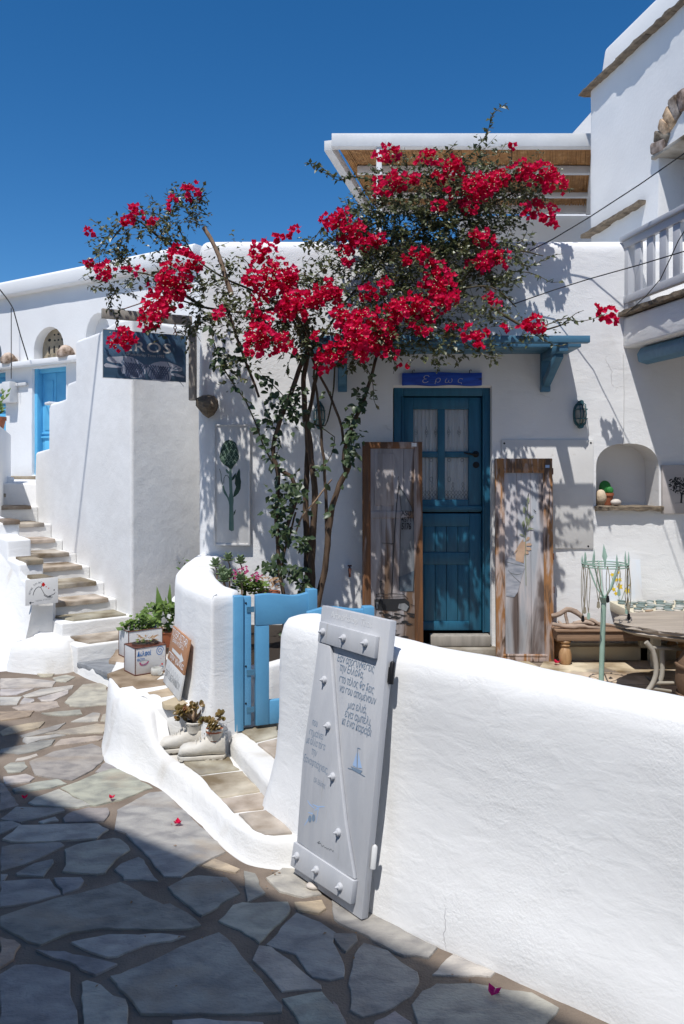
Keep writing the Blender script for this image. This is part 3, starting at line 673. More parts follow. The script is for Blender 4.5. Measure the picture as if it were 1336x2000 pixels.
st = thing('stone_stairs', 'whitewashed outdoor stairs with brown slate treads climbing left', 'stairs', P1)
SS = [(-.35, .33), (-.01, .447), (.303, .548), (.582, .655), (.931, .76), (1.281, .847), (1.674, .947), (2.019, 1.083), (2.458, 1.241), (2.80, 1.36)]
for i, (s, z) in enumerate(SS):
    s2 = SS[i+1][0]+.06 if i+1 < len(SS) else s+.5
    b0 = -.35 if i == 0 else (.0 if i > 1 else -.02); b1 = .56 if i < 8 else 1.2
    b = MB(); b.prism(Fr(P1, A_, B_, (0, 0, 1)), [(s, b0), (s, b1), (s2, b1), (s2, b0)], -.05, z-.012)
    b.build('riser', PLAK, st, bevel=.014, seg=3)
    t0 = .075 if i > 1 else .03
    if i in (0, 1): pts = [(s+.03, b1-.10), (s+.03, b0+.05), (s2-.07, b0+.05), (s2-.07, b1-.02)]
    else: pts = [(s-.012, b1-.02), (s-.012, t0), (s2-.07, t0+.01), (s2-.07, b1-.02)]
    b = MB(); slab(b, [SP(a, c) for a, c in pts], lambda x, y, z=z: z-.015, .018, .004, .004)
    b.build('tread', SANDST, st, smooth=45, color=vary((.50, .445, .37), rs, .08))
b = MB(); b.prism(WORLD, [(-5.6, 9.0), (-3.0, 8.6), (-2.6, 9.2), (-2.0, 12), (-6, 14)], -.05, 1.47); b.build('upper_landing', PLAF, st, bevel=.02)
b = MB(); b.prism(Fr(P1, A_, B_, (0, 0, 1)), [(3.35, .0), (3.35, 1.2), (3.9, 1.2), (3.9, 0)], 1.0, 1.53); b.build('riser', PLAF, st, bevel=.015)
par = thing('stair_parapet', 'stepped white parapet with slate caps along the left of the stairs', 'wall', P1+B_*.6)
b = MB(); b.prism(Fr(P1+B_*.52, A_, (0, 0, 1), -B_), [(.10, -.05), (.10, .33), (.24, .34), (.245, .73), (.56, .735), (.565, .85), (.90, .86), (.905, 1.02), (1.25, 1.03), (1.255, 1.14), (2.0, 1.18), (2.6, 1.3), (2.6, -.05)], -.20, 0)
b.build('parapet_wall', PLA, par, bevel=.02, seg=3)
for s, z in ((.25, .735), (.57, .855), (1.25, 1.145)):
    b = MB(); slab(b, [SP(a, c) for a, c in ((s-.02, .525), (s-.02, .66), (s+.30, .66), (s+.30, .53))], lambda x, y, z=z: z+.002, .022, .004, .008)
    b.build('cap_stone', SANDST, par, smooth=45, color=vary((.30, .25, .19), rs, .1))
TC = crom([SP(.22, .69, .70), SP(.6, .70, .80), SP(1.0, .70, .90), SP(1.6, .70, 1.04), SP(2.6, .72, 1.28)], .08)
BC = [V((-2.42, 6.05, .12)), V((-2.62, 6.0, .12)), V((-3.0, 5.98, .12)), V((-3.6, 6.0, .12)), V((-4.6, 6.15, .12))]
nT = len(TC); BC = [BC[0]]+[BC[min(3, int(4*i/(nT-1)))].lerp(BC[min(3, int(4*i/(nT-1)))+1], 4*i/(nT-1)-min(3, int(4*i/(nT-1)))) for i in range(1, nT)]
rows = []
for t, h in ((0, -.2), (0, 0), (.18, .08), (.36, .2), (.52, .34), (.66, .50), (.78, .66), (.88, .82), (.95, .93), (1, 1)):
    row = []
    for p, q in zip(BC, TC):
        c = p.lerp(q, t); c.z = p.z+(q.z-p.z)*h; dv_ = V((q.x-p.x, q.y-p.y, 0)).normalized(); row.append(c-dv_*.014*wn(c.x, c.y, c.z, 3.5))
    rows.append(row)
b = MB(); b.grid([[V((TC[0].x+.12, TC[0].y+.06, r[0].z)), V((TC[0].x+.02, TC[0].y+.03, r[0].z))]+r for r in rows]); b.build('parapet_skirt', PLAK, par, smooth=60)
mass('parapet_foot', PLAK, [(-1.96, 6.22), (-1.99, 6.02), (-2.2, 5.98), (-2.5, 6.05), (-2.4, 6.5), (-2.1, 6.5)], [(-.06, .05), (-.02, .13), (.0, .2), (.02, .28), (.05, .325), (.09, .335)], par, r=.09, step=.05, disp=.012)
# side wall far left by the landing
b = MB(); b.prism(WORLD, [(-4.06, 10.05), (-3.35, 8.0), (-3.85, 7.8), (-5.2, 10.4)], .2, 2.06)
finish(b.build('landing_wall', PLAF, bevel=.03), 'short grey shaded wall at the top of the stairs, far left', 'wall')
# ------------------------------------------------------------------ house at the far left
LD = V((-.84, .54, 0)).normalized(); LP = V((-4.195, 12.5, 0)); LN = V((-LD.y, LD.x, 0))   # LN points out to the street
if LN.y > 0: LN = -LN
def LW(px, py): q = W(px, py, LP, LD); return (q-LP).dot(LD), q.z
lh = thing('left_house', 'white house with light blue doors behind the stairs on the left', 'house', LP)
S0 = 2.72; zt = LW(100, 536)[1]
a0, z1 = LW(129, 712); a1, _ = LW(62, 712); zb = 1.53
pA0 = LW(124, 700)[0]; pA1 = LW(66, 700)[0]; pz0 = LW(95, 700)[1]; pz1 = LW(95, 638)[1]
d20 = LW(11, 716)[0]; d21 = d20+1.0
def archp(u0, u1, v0, v1, vs_, n=10):
    c = (u0+u1)/2; r = (u1-u0)/2
    return [(u0, v0), (u1, v0)]+[(c+r*math.cos(t), vs_+(v1-vs_)*math.sin(t)) for t in [PI*i/n for i in range(n+1)]]
U = lambda s: s+S0
h1 = [(U(a0), zb-1.2), (U(a1), zb-1.2), (U(a1), z1-1.2), (U(a0), z1-1.2)]
h2 = archp(U(pA0), U(pA1), pz0-1.2, pz1-1.2, pz0-1.2+(pz1-pz0)*.35)
h3 = [(U(d20), 2.0-1.2), (U(d21), 2.0-1.2), (U(d21), z1-1.2), (U(d20), z1-1.2)]
q0 = LW(3, 690)[0]; h4 = archp(U(q0), U(q0+.75), pz0-1.2, pz1-1.2, pz0-1.2+(pz1-pz0)*.35)
qs = LW(216, 636)[0]; h5 = archp(U(qs), U(qs)+.55, pz0-1.2+.1, pz1-1.2+.1, pz0-1.2+.2)
sheet('facade', PLAF, [LP-LD*S0, LP+LD*5], [(0, 1.2), (0, zt-.24)], -1, lh, holes=[h1, h2, h3, h4, h5], step=.16, disp=.01, hdepth=[.22, .22, .15, .22, .2])
b = MB(); FL_ = Fr(LP, LD, (0, 0, 1), LN)
b.prism(Fr(LP-LD*S0, LN, (0, 0, 1), LD), [(.14, zt-.24), (.15, zt-.03), (.08, zt), (-.6, zt), (-.6, zt-.24)], 0, 7.7); b.build('roof_parapet', PLAF, lh, bevel=.03)
b = MB(); b.box(FL_, -1.5, 5, z1+.02, z1+.10, 0, .17); b.build('string_course', PLAF, lh, bevel=.012)
def far_door(s0, s1, zb, zt, both):
    fr = Fr(LP-LN*.17, LD, (0, 0, 1), LN)
    b = MB(); b.box(fr, s0, s0+.06, zb, zt, 0, .07); b.box(fr, s1-.07, s1, zb, zt, 0, .12); b.box(fr, s0+.06, s1-.07, zt-.08, zt, 0, .07)
    d = b.build('door_frame', AZURE, lh, bevel=.006)
    mid = (s0+s1)/2
    for x0, x1 in ((s0+.06, mid-.004), (mid+.004, s1-.07)):
        b = MB(); b.box(fr, x0, x1, zb+.02, zt-.08, -.02, .02); dl = b.build('door_leaf', AZURE, lh, bevel=.004)
        for y0, y1 in ((zb+.12, zb+.55), (zb+.72, zt-.2)):
            b = MB(); w_ = x1-x0
            b.box(fr, x0+w_*.2, x1-w_*.2, y0, y1, .02, .034); b.build('raised_panel', AZURE, dl, bevel=.012)
        b = MB(); b.box(fr, x0, x1, zb+.59, zb+.62, .02, .05); b.box(fr, x0, x1, zb+.655, zb+.68, .02, .04); b.build('door_rail', AZURE, dl, bevel=.004)
    if both:
        b = MB(); b.box(fr, mid-.055, mid-.015, zb+.85, zb+1.12, .02, .032); b.tube([fr(mid-.035, zb+1.02, .03), fr(mid-.035, zb+1.02, .07), fr(mid-.11, zb+1.0, .07)], .009, 6)
        b.build('door_handle', IRON, lh)
far_door(a0, a1, zb, z1, True); far_door(d20, d21, 2.0, z1, False)
b = MB(); b.box(FL_, a0-.02, a1+.55, 1.44, 1.52, .0, .25); b.build('doorstep', SANDST, lh, bevel=.01, color=(.36, .30, .22))
def pigeon(s0, s1, zlo, zhi):
    fr = Fr(LP-LN*.16, LD, (0, 0, 1), LN); b = MB(); b.prism(fr, archp(s0-.02, s1+.02, zlo, zhi+.02, zlo+(zhi-zlo)*.35), -.05, 0); pn = b.build('carved_arch_panel', MARBLE, lh)
    w_ = s1-s0; h_ = zhi-zlo
    for i in range(4):
        c = s0+w_*(.25+.17*i); b = MB(); b.prism(fr, [(c+.03*w_*math.cos(t), zlo+h_*.33+.13*h_*math.sin(t)) for t in [k*PI/5 for k in range(10)]], 0, .003); b.build('slot_shade_patch', DARK, pn)  # raised dark oval painted in for the shade inside a slot
        b = MB(); b.box(fr, c-.05*w_, c+.05*w_, zlo+h_*.17, zlo+h_*.2, 0, .02); b.build('slot_sill', MARBLE, pn)
    for x, y, r in ((.3, .63, .05), (.45, .62, .03), (.57, .62, .03), (.75, .65, .05), (.45, .8, .03), (.58, .8, .03)):
        b = MB(); b.prism(fr, [(s0+w_*x+r*w_*math.cos(t), zlo+h_*y+r*h_*math.sin(t)) for t in [k*PI/4 for k in range(8)]], 0, .003); b.build('hole_shade_patch', DARK, pn)  # holes are dark discs on the panel, their inner shade put into colour
pigeon(pA0, pA1, pz0, pz1)
b = MB(); b.prism(Fr(LP-LN*.16, LD, (0, 0, 1), LN), archp(q0, q0+.75, pz0, pz1, pz0+.15), -.05, 0); b.build('fanlight', SHADEW, lh)
b = MB(); b.prism(Fr(LP-LN*.16, LD, (0, 0, 1), LN), archp(qs, qs+.55, pz0+.1, pz1+.1, pz0+.2), -.05, 0); b.build('fanlight', PLAF, lh)
# half-round stones, meter boxes, pot, wires
for px, nm in ((30, 'pitted half round stone on the ledge left of the blue door'), (141, 'pitted half round stone on the ledge right of the blue door')):
    s, z = LW(px, 703); c = FL_(s, z1+.10, .12)
    b = MB(); fr = Fr(c, LD, LN, (0, 0, 1)); b.lathe(fr, [(.12, -.01), (.135, .02), (.13, .06), (.105, .11), (.06, .15), (.005, .165)], 14)
    finish(b.build('half_round_stone', RUBBLE, smooth=50, wob=.02, wsc=14, color=(.55, .43, .34)), nm, 'stone', 'stones on the ledge')
s, z = LW(28, 770)
mb_ = thing('meter_box', 'white electricity meter boxes on the wall between two blue doors', 'meter box', FL_(s, z, 0))
b = MB(); b.box(FL_, s-.10, s+.10, z-.14, z+.19, 0, .16); b.build('box', LTGREY, mb_, bevel=.01)
b = MB(); b.box(FL_, s+.12, s+.34, z+.02, z+.17, 0, .14); mm = b.build('meter', LTGREY, mb_, bevel=.01)
b = MB(); b.box(FL_, s+.20, s+.30, z+.05, z+.14, .14, .145); b.build('display', SHADEW, mm)
b = MB(); b.box(FL_, s+.10, s+.30, z-.14, z-.04, 0, .10); b.build('junction_box', LTGREY, mb_, bevel=.01)
b = MB(); b.box(FL_, s-.35, s-.10, z+.12, z+.17, 0, .05); b.build('conduit', LTGREY, mb_, bevel=.006)
pt_ = P(-9, 832, 9.0)
fp = thing('flower_pot', 'terracotta pot with yellow green plant on the wall at the left edge', 'flower pot', pt_-V((0, 0, .07)))
b = MB(); b.lathe(Fr(pt_-V((0, 0, .09)), (1, 0, 0), (0, 1, 0)), [(.07, 0), (.105, .15), (.115, .15), (.115, .19), (.09, .19), (.085, .16)], 14); b.build('pot', TERRA, fp, smooth=40)
b = MB(); r_ = random.Random(4)
for i in range(50):
    d = V((r_.uniform(-.6, .6), r_.uniform(-.5, .5), r_.uniform(.5, 1.1))); b.leaf(pt_+V((0, 0, .1))+d*r_.uniform(.02, .3), d+V((r_.uniform(-.5, .5), 0, 0)), V((r_.uniform(-.5, .5), -1, .6)), .07, .035)
b.build('plant', LIME, fp, smooth=1)
# ------------------------------------------------------------------ the workshop house
mh = thing('workshop_house', 'whitewashed workshop with petrol blue door and rounded parapet', 'house', (1.0, FW, 0))
PL0 = [V((-1.09, 9.2, 0)), V((-1.13, FW, 0)), V((3.6, FW, 0))]
plan = fillet(PL0, [0, .10, 0], 6)
def plen(p): return sum((p[i+1]-p[i]).length for i in range(len(p)-1))
LT = plen(resample(plan, .07))
UX = lambda X: LT-(3.6-X)
UP = lambda px: UX(FX(px)); VP = lambda py: FZ(py)+.05
dh = [(UP(767), TZ+.05), (UP(961), TZ+.05), (UP(961), VP(753)), (UP(767), VP(753))]
nu0, nu1 = UP(1164), UP(1287); nv0, nvs, nv1 = VP(991), VP(915), VP(866)
nc = (nu0+nu1)/2; nr_ = (nu1-nu0)/2
nh = [(nu0, nv0), (nu1, nv0)]+[(nc+nr_*math.copysign(abs(math.cos(t))**.8, math.cos(t)), nvs+(nv1-nvs)*abs(math.sin(t))**.85) for t in [PI*i/16 for i in range(17)]]
wall_top = FZ(467)
sheet('front_wall', PLA, plan, fillet([V((0, -.05, 0)), V((0, wall_top, 0)), V((.34, wall_top+.01, 0)), V((.34, 2.9, 0))], [0, .11, .1, 0], 6), 1, mh, holes=[dh, nh], step=.065, disp=.009, flare=.04, z0=.1, hdepth=[.13, .30])
b = MB(); b.prism(Fr((0, FW+.28, 0), (1, 0, 0), (0, 0, 1)), [(FX(1150), FZ(1005)), (FX(1300), FZ(1005)), (FX(1300), FZ(850)), (FX(1150), FZ(850))], -.035, -.004); b.build('niche_back', PLA, mh)
b = MB(); b.prism(WORLD, [(-1.0, 6.7), (3.6, 6.7), (3.6, 10.8), (-1.0, 10.8)], 2.95, 3.05); b.build('roof', PLAF, mh)
# door
DY = FW+.075
df = Fr((0, DY, 0), (1, 0, 0), (0, 0, 1))            # w points to the street (-Y)
def fx(px, Y=DY): return (px-CX)/FL*Y
def fz(py, Y=DY): return EYE-(py-HY)/FL*Y
x0, x1, x2, x3 = fx(769), fx(787), fx(942), fx(958); zt_ = fz(756); zb_ = fz(1234)
b = MB(); b.box(df, x0, x1, zb_, zt_, -.06, .02); b.box(df, x2, x3, zb_, zt_, -.06, .02); b.box(df, x1, x2, fz(774), zt_, -.06, .02)
b.box(df, x1-.012, x1+.002, zb_, fz(774), .02, .032); b.box(df, x2-.002, x2+.012, zb_, fz(774), .02, .032)
b.build('door_frame', TEAL, mh, bevel=.005)
# door leaf with window openings
dlo = MB(); wz = [(fz(799), fz(881.5)), (fz(893.5), fz(976))]; wx = [(fx(807.5), fx(855.5)), (fx(869.5), fx(915.5))]
X0, X1 = x1+.004, x2-.004
b = MB(); T0, T1 = -.05, -.008
b.box(df, X0, wx[0][0], fz(1000), fz(776), T0, T1); b.box(df, wx[1][1], X1, fz(1000), fz(776), T0, T1)
b.box(df, wx[0][0], wx[1][1], wz[0][0], fz(776), T0, T1); b.box(df, wx[0][0], wx[1][1], fz(1000), wz[1][1], T0, T1)
b.box(df, wx[0][1], wx[1][0], wz[1][1], wz[0][0], T0, T1-.004)
for q in wx: b.box(df, q[0], q[1], wz[1][0], wz[0][1], T0, T1-.005)
upper = b.build('upper_door_leaf', TEAL, mh, bevel=.004)
b = MB(); b.box(df, X0, X1, fz(997), fz(988), T1, T1+.016); b.build('weather_rail', TEAL, upper, bevel=.004)
for q in wx:
    for r_ in wz:
        b = MB(); b.box(df, q[0]-.003, q[1]+.003, r_[1]-.003, r_[0]+.003, -.034, -.031); gl = b.build('window_pane', mat('clear_pane', (.30, .31, .33), rough=.06, spec=.8) if 'clear_pane' not in bpy.data.materials else bpy.data.materials['clear_pane'], upper)
gm = bpy.data.materials['clear_pane']; gt = gm.node_tree; tr_ = gt.nodes.new('ShaderNodeBsdfTransparent'); gs_ = gt.nodes.new('ShaderNodeBsdfGlossy'); gs_.inputs['Roughness'].default_value = .05
fz_ = gt.nodes.new('ShaderNodeFresnel'); fz_.inputs[0].default_value = 1.5; mx_ = gt.nodes.new('ShaderNodeMixShader')
gt.links.new(fz_.outputs[0], mx_.inputs[0]); gt.links.new(tr_.outputs[0], mx_.inputs[1]); gt.links.new(gs_.outputs[0], mx_.inputs[2]); gt.links.new(mx_.outputs[0], gt.nodes['Material Output'].inputs[0])
for qi, q in enumerate(wx):
    for ri, r_ in enumerate([(w_[1], w_[0]) for w_ in wz]):
        rows = []; n = 40
        for zz in (r_[1]+.01, r_[0]-.005):
            rows.append([V((q[0]-.01+(q[1]-q[0]+.02)*i/n, DY+.052+.006*math.sin(i*1.1+qi)+.004*math.sin(i*2.3), zz)) for i in range(n+1)])
        b = MB(); b.grid(rows); cu = b.build('curtain', CURTAIN, upper, smooth=80)
        b = MB(); cf = Fr((0, DY+.038, 0), (1, 0, 0), (0, 0, 1)); wq = q[1]-q[0]
        def ring(x, y, rx, ry, wd=.0022):
            b.stroke(cf, [(x+rx*math.cos(t), y+ry*math.sin(t)) for t in [k*2*PI/10 for k in range(11)]], wd, 0)
        if ri == 0:
            for k in (.12, .55, .93) if qi == 0 else (.18, .62):
                x = q[0]+wq*k; y = r_[0]+(r_[1]-r_[0])*.46
                ring(x, y, .011, .020); ring(x, y, .004, .007); b.stroke(cf, [(x, y+.022), (x, y+.045)], .0022, 0); b.stroke(cf, [(x, y-.022), (x, y-.04)], .0022, 0)
        else:
            for k in range(7):
                x = q[0]+wq*(.08+.14*k)
                for j in range(4 if k in (2, 5) else 2): ring(x, r_[0]+.022+.033*j, .012-.0015*j, .015)
            ring(q[0]+wq*(.75 if qi == 0 else .2), r_[0]+.16, .011, .02); ring(q[0]+wq*.2, r_[1]-.02, .012, .014); ring(q[0]+wq*.75, r_[1]-.02, .012, .014)
        b.build('lace_pattern', LACE, upper)
# lower leaf: frame and sunk boards
p1, p2 = (fz(1079), fz(1028)), (fz(1214), fz(1103)); PX0, PX1 = fx(806), fx(917)
b = MB(); b.box(df, X0, PX0, zb_+.01, fz(1003), T0, T1); b.box(df, PX1, X1, zb_+.01, fz(1003), T0, T1)
for z0, z1_ in ((zb_+.01, p2[0]), (p2[1], p1[0]), (p1[1], fz(1003))): b.box(df, PX0, PX1, z0, z1_, T0, T1)
lower = b.build('lower_door_leaf', TEAL, mh, bevel=.004)
for lo, hi in (p1, p2):
    for k in range(5):
        a = PX0+(PX1-PX0)*k/5; b = MB(); b.box(df, a+.0015, a+(PX1-PX0)/5-.0015, lo, hi, T0+.005, T1-.009); b.build('board', TEAL, lower, bevel=.003)
hx, hz = fx(929.5), fz(887)
b = MB(); b.lathe(Fr(df(hx, hz, T1), (1, 0, 0), (0, 0, 1)), [(.026, 0), (.026, .008), (.012, .012), (.010, .045)], 14)
b.tube([df(hx, hz, T1+.045), df(hx-.03, hz-.002, T1+.05), df(hx-.07, hz+.004, T1+.048), df(hx-.10, hz+.012, T1+.045)], [.011, .010, .008, .006], 8)
b.lathe(Fr(df(hx+.002, hz-.085, T1), (1, 0, 0), (0, 0, 1)), [(.026, 0), (.026, .006), (.008, .008)], 14)
b.build('door_handle', IRON, mh, smooth=40)
b = MB(); b.box(Fr((0, FW, 0), (1, 0, 0), (0, 0, 1)), fx(838), fx(953), fz(1256), fz(1236), -.06, .05); b.build('wooden_sill', GREYW, mh, bevel=.006)
b = MB(); b.box(Fr((0, FW, 0), (1, 0, 0), (0, 0, 1)), fx(760), fx(964), TZ-.03, fz(1257), -.12, .12); b.build('doorstep', SANDST, mh, bevel=.012, color=(.36, .33, .28))
b = MB(); b.box(df, x0-.05, x3+.05, TZ-.02, fz(752)+.06, -.16, -.13); b.build('door_light_blocker', DARK, mh)  # added unseen dark sheet, stops daylight leaking through the door gaps
# niche sill, corbel stone
def rough_slab(name, parent, fr, a0, a1, b0, b1, c0, c1, m, wob=.02, wsc=12, cuts=10, color=None):
    b = MB(); nx = cuts; rows = []
    ring = [(b0, c0), (b1, c0), (b1, c1), (b0, c1)]
    for i in range(nx+1):
        a = a0+(a1-a0)*i/nx; rows.append([fr(a, *p) for p in fillet_ring(ring)])
    b.grid(rows, True); k = len(rows[0]); n0 = len(b.v)-k
    b.f.append(tuple(range(k))[::-1]); b.f.append(tuple(n0+i for i in range(k)))
    o = b.build(name, m, parent, smooth=35, wob=wob, wsc=wsc, color=color)
    bm = bmesh.new(); bm.from_mesh(o.data); bmesh.ops.recalc_face_normals(bm, faces=bm.faces); bm.to_mesh(o.data); bm.free(); return o
def fillet_ring(r):
    out = []
    for i in range(4):
        a, c = r[i], r[(i+1) % 4]
        for t in (.08, .36, .64, .92): out.append((a[0]+(c[0]-a[0])*t, a[1]+(c[1]-a[1])*t))
    return out
FF = Fr((0, FW, 0), (1, 0, 0), (0, 0, 1))
rough_slab('niche_sill', mh, FF, FX(1162), FX(1290), FZ(997), FZ(989), -.27, .055, ROCK, .012, 14, 16)
b = MB(); b.lathe(Fr(F(409, 793, -.02), (1, 0, 0), (0, 0, 1)), [(.05, -.1), (.085, -.05), (.088, .05), (.07, .10), (.02, .13)], 12)
o = b.build('corbel_stone', ROCK, mh, smooth=30, wob=.035, wsc=9)
# ------------------------------------------------------------------ the house across the street, behind the photographer: its roof edge throws the shade on the paving
D2 = V((.79, -.61, 0)).normalized(); N2 = V((-.61, -.79, 0)); E0 = V((-3.0, 1.46, 0))
oh = thing('opposite_house', 'white house across the street whose shadow lies on the paving', 'house', E0)
b = MB(); q = [E0-D2*1.6, E0+D2*8, E0+D2*8+N2*5, E0-D2*1.6+N2*5]; b.prism(WORLD, [(p.x, p.y) for p in q], -.05, 6.0); b.build('wall', PLAF, oh, bevel=.05)
b = MB(); b.lathe(Fr((-3.52, 1.62, 5.9), (1, 0, 0), (0, 1, 0)), [(.22, 0), (.22, .5), (.32, .52), (.34, .68), (.28, .82), (.15, .92), (.01, .95)], 16); b.build('chimney', PLAF, oh, smooth=40)
# ------------------------------------------------------------------ tall house on the right
C0 = V((2.575, 8.55, 0)); TD = V((.196, -.98, 0)).normalized(); TN = V((-.98, -.196, 0))
th = thing('tall_house', 'tall white house at the right edge with arched balcony door', 'house', C0)
tp_ = fillet([C0+V((.98, .196, 0))*2, C0, C0+TD*6.2], [0, .06, 0], 4); TL = plen(resample(tp_, .1)); TU = lambda s: TL-6.2+s
hole = [(TU(1.262), 2.95+.05), (TU(2.24), 3.0), (TU(2.24), 4.41+.05), (TU(1.262), 4.41+.05)]
TZT = 5.57
sheet('side_wall', PLAF, tp_, fillet([V((0, -.05, 0)), V((0, TZT, 0)), V((.05, TZT+.01, 0))], [0, .03, 0], 4), 1, th, holes=[hole], step=.1, disp=.012, hdepth=[.32])
TF = Fr(C0, TD, (0, 0, 1), TN)
b = MB(); b.prism(Fr(C0+V((0, 0, TZT-.02)), TD, -TN), [(.07, .07), (6.2, .07), (6.2, 1.0), (.07, 1.0)], 0, 0) if 0 else b.prism(Fr(C0, -TN, (0, 0, 1), TD), [(.06, TZT-.02), (.13, 5.98), (1.0, 5.98), (1.0, TZT-.02)], .08, 6.2); b.build('roof_parapet', PLAF, th, bevel=.05, seg=4)
rt = random.Random(8); s = -.10
while s < 3.4:
    l = rt.uniform(.28, .5); rough_slab('ledge_stone', th, TF, s, s+l, TZT-.028+rt.uniform(-.006, .006), TZT+.0, -.12, .075+rt.uniform(-.012, .012), ROCK, .014, 12, 6); s += l
for s0, s1, pz in ((-.02, .44, 4.07), (.44, .80, 4.075), (.80, 1.07, 4.08)):
    rough_slab('ledge_stone', th, TF, s0, s1, pz-.038, pz+.0, -.05, .08, ROCK, .014, 11, 6)
for k in range(13):                                    # rough voussoirs of the arch over the balcony door
    t = PI*(k+.5)/13; a = .54; hh = .40; cx_, cz_ = 1.75, 4.43; rr = .80
    c = TF(cx_-a*rr*math.cos(t)*1.02, cz_+hh*rr*math.sin(t), .0)
    dr = (TD*(-math.cos(t)*hh)+V((0, 0, 1))*math.sin(t)*a).normalized(); tg = dr.cross(TN)
    b = MB(); b.box(Fr(c, dr, tg, TN), -.10+rt.uniform(-.015, .015), .10+rt.uniform(-.02, .02), -.05, .05, -.2, .025+rt.uniform(0, .03))
    o = b.build('arch_stone', RUBBLE, th, bevel=.02, seg=2, wob=.018, wsc=15, color=vary(rt.choice(((.50, .36, .24), (.42, .36, .30), (.56, .42, .29), (.36, .30, .25))), rt, .12))
b = MB(); b.prism(TF, [(1.75-.37*math.cos(t), 4.43+.26*math.sin(t)) for t in [PI*i/12 for i in range(13)]], .001, .006); b.build('tympanum', PLAF, th)
b = MB(); b.box(TF, 1.2, 2.3, 4.395, 4.43, -.3, .035); b.build('lintel_slab', SANDST, th, bevel=.008, color=(.45, .42, .37))
b = MB(); b.box(TF, 1.29, 2.22, 2.96, 4.39, -.33, -.27); b.build('balcony_shutter', SHADEW, th, bevel=.005)
b = MB(); b.prism(WORLD, [(1.55, 10.75), (4.2, 10.75), (4.2, 11.0), (1.55, 11.0)], 3.05, 4.95); b.build('roof_room', PLAF, th)
b = MB(); b.prism(Fr((0, 11.1, 0), (1, 0, 0), (0, 0, 1)), [(2.75, 4.9), (2.92, 5.95), (3.5, 6.6), (4.5, 6.6), (4.5, 4.9)], -.4, 0); b.build('stair_roof', PLAF, th)
# balcony
RB = V((2.196, FW+.02, 0)); RD = V((.2, -1, 0)).normalized(); RN = V((-RD.y, RD.x, 0)); RN = RN if RN.x > 0 else -RN   # RN to the right, towards the tall house
BF = Fr(RB, RD, (0, 0, 1), -RN)                        # u towards the camera, v up, w out to the left
bal = thing('balcony', 'white concrete balcony with rounded edge jutting out at the right', 'balcony', RB)
BL = 2.3
b = MB(); b.prism(Fr(RB, RN, (0, 0, 1), RD), [(.0, 2.56), (-.0, 2.80), (.95, 2.80), (.95, 2.62), (.22, 2.62), (.20, 2.56)], -.05, BL); b.build('slab', PLA, bal, bevel=.02, seg=3)
for k in range(6): rough_slab('edge_stone', bal, BF, -.02+k*BL/6, (k+1)*BL/6-.02, 2.805, 2.845, -.22, .045, ROCK, .014, 12, 6)
b = MB(); b.prism(Fr(RB, RN, (0, 0, 1), RD), [(.06, 2.44), (.05, 2.50), (.08, 2.55), (.17, 2.55), (.18, 2.46), (.14, 2.42)], .12, BL); b.build('beam', STEEL, bal, bevel=.01)
b = MB(); b.box(Fr(RB, RN, (0, 0, 1), RD), .20, .95, 2.46, 2.55, .62, .72); b.build('beam', STEEL, bal, bevel=.008)
rail = thing('balcony_railing', 'pale grey wooden balustrade on the balcony', 'railing', RB+V((0, 0, 2.85)))
b = MB(); b.box(BF, -.01, BL, 3.395, 3.432, -.065, .02); b.build('top_rail', GREYP, rail, bevel=.005)
b = MB(); b.box(BF, .0, BL, 3.335, 3.394, -.04, 0); b.build('rail', GREYP, rail, bevel=.004)
b = MB(); b.box(BF, .0, BL, 2.905, 2.965, -.04, .004); b.build('rail', GREYP, rail, bevel=.004)
b = MB(); b.box(BF, -.0, .075, 2.86, 3.394, -.085, -.005); b.build('post', GREYP, rail, bevel=.004)
for k in range(13):
    a = .155+k*.165
    b = MB(); b.box(BF, a, a+.09, 2.93, 3.345, -.034, -.008) if 0 else b.box(BF, a, a+.085, 2.966, 3.334, -.034, -.012); b.build('baluster', GREYP, rail, bevel=.003)
# ------------------------------------------------------------------ pergola on the roof
pg = thing('roof_pergola', 'pale grey roof pergola covered with brown reed matting', 'pergola', (1.2, 9.4, 3.05))
PZ0, PZ1 = 5.045, 5.185; FY, BY = 8.75, 10.66; SKW = .50
def PV(x, y, z): return V((x+SKW*(y-FY)/(BY-FY), y, z))
b = MB(); b.box(WORLD, -.11, 2.8, FY-.06, FY+.04, PZ0, PZ1); b.build('front_beam', LTGREY, pg, bevel=.006)
dv = (PV(0, BY, 0)-PV(0, FY, 0)).normalized()
for x in (-.105, 2.78):
    b = MB(); b.box(Fr((x, FY+.045, 0), V((dv.x, dv.y, -.05)), (0, 0, 1)), 0, (BY-FY)/dv.y, PZ0+.0, PZ1-.03, -.09, 0); b.build('side_beam', LTGREY, pg, bevel=.005)
for y, hb in ((9.42, .09), (10.12, .058), (10.66, .13)):
    x_ = SKW*(y-FY)/(BY-FY); z_ = PZ0-.05*(y-FY); b = MB(); b.box(WORLD, x_-.0, x_+2.75, y-.03, y+.03, z_, z_+hb); b.build('cross_beam', LTGREY, pg, bevel=.004)
b = MB(); b.box(WORLD, fx(735, FY), fx(745.5, FY), FY-.045, FY+.03, 3.05, PZ0); b.build('post', LTGREY, pg, bevel=.005)
b = MB(); rr_ = random.Random(2)
for i in range(250):
    x = -.08+i*.0115; z = PZ0+.105+rr_.uniform(-.003, .003); j = rr_.uniform(-.006, .006); e = .9 if i % 17 else .6
    b.tube([PV(x+j, FY-.0, z), PV(x-j+rr_.uniform(-.01, .01), BY+.05, z-.10+rr_.uniform(-.004, .004))], .0062, 5, False)
b.build('reed_matting', REED, pg, smooth=1, kind='stuff')
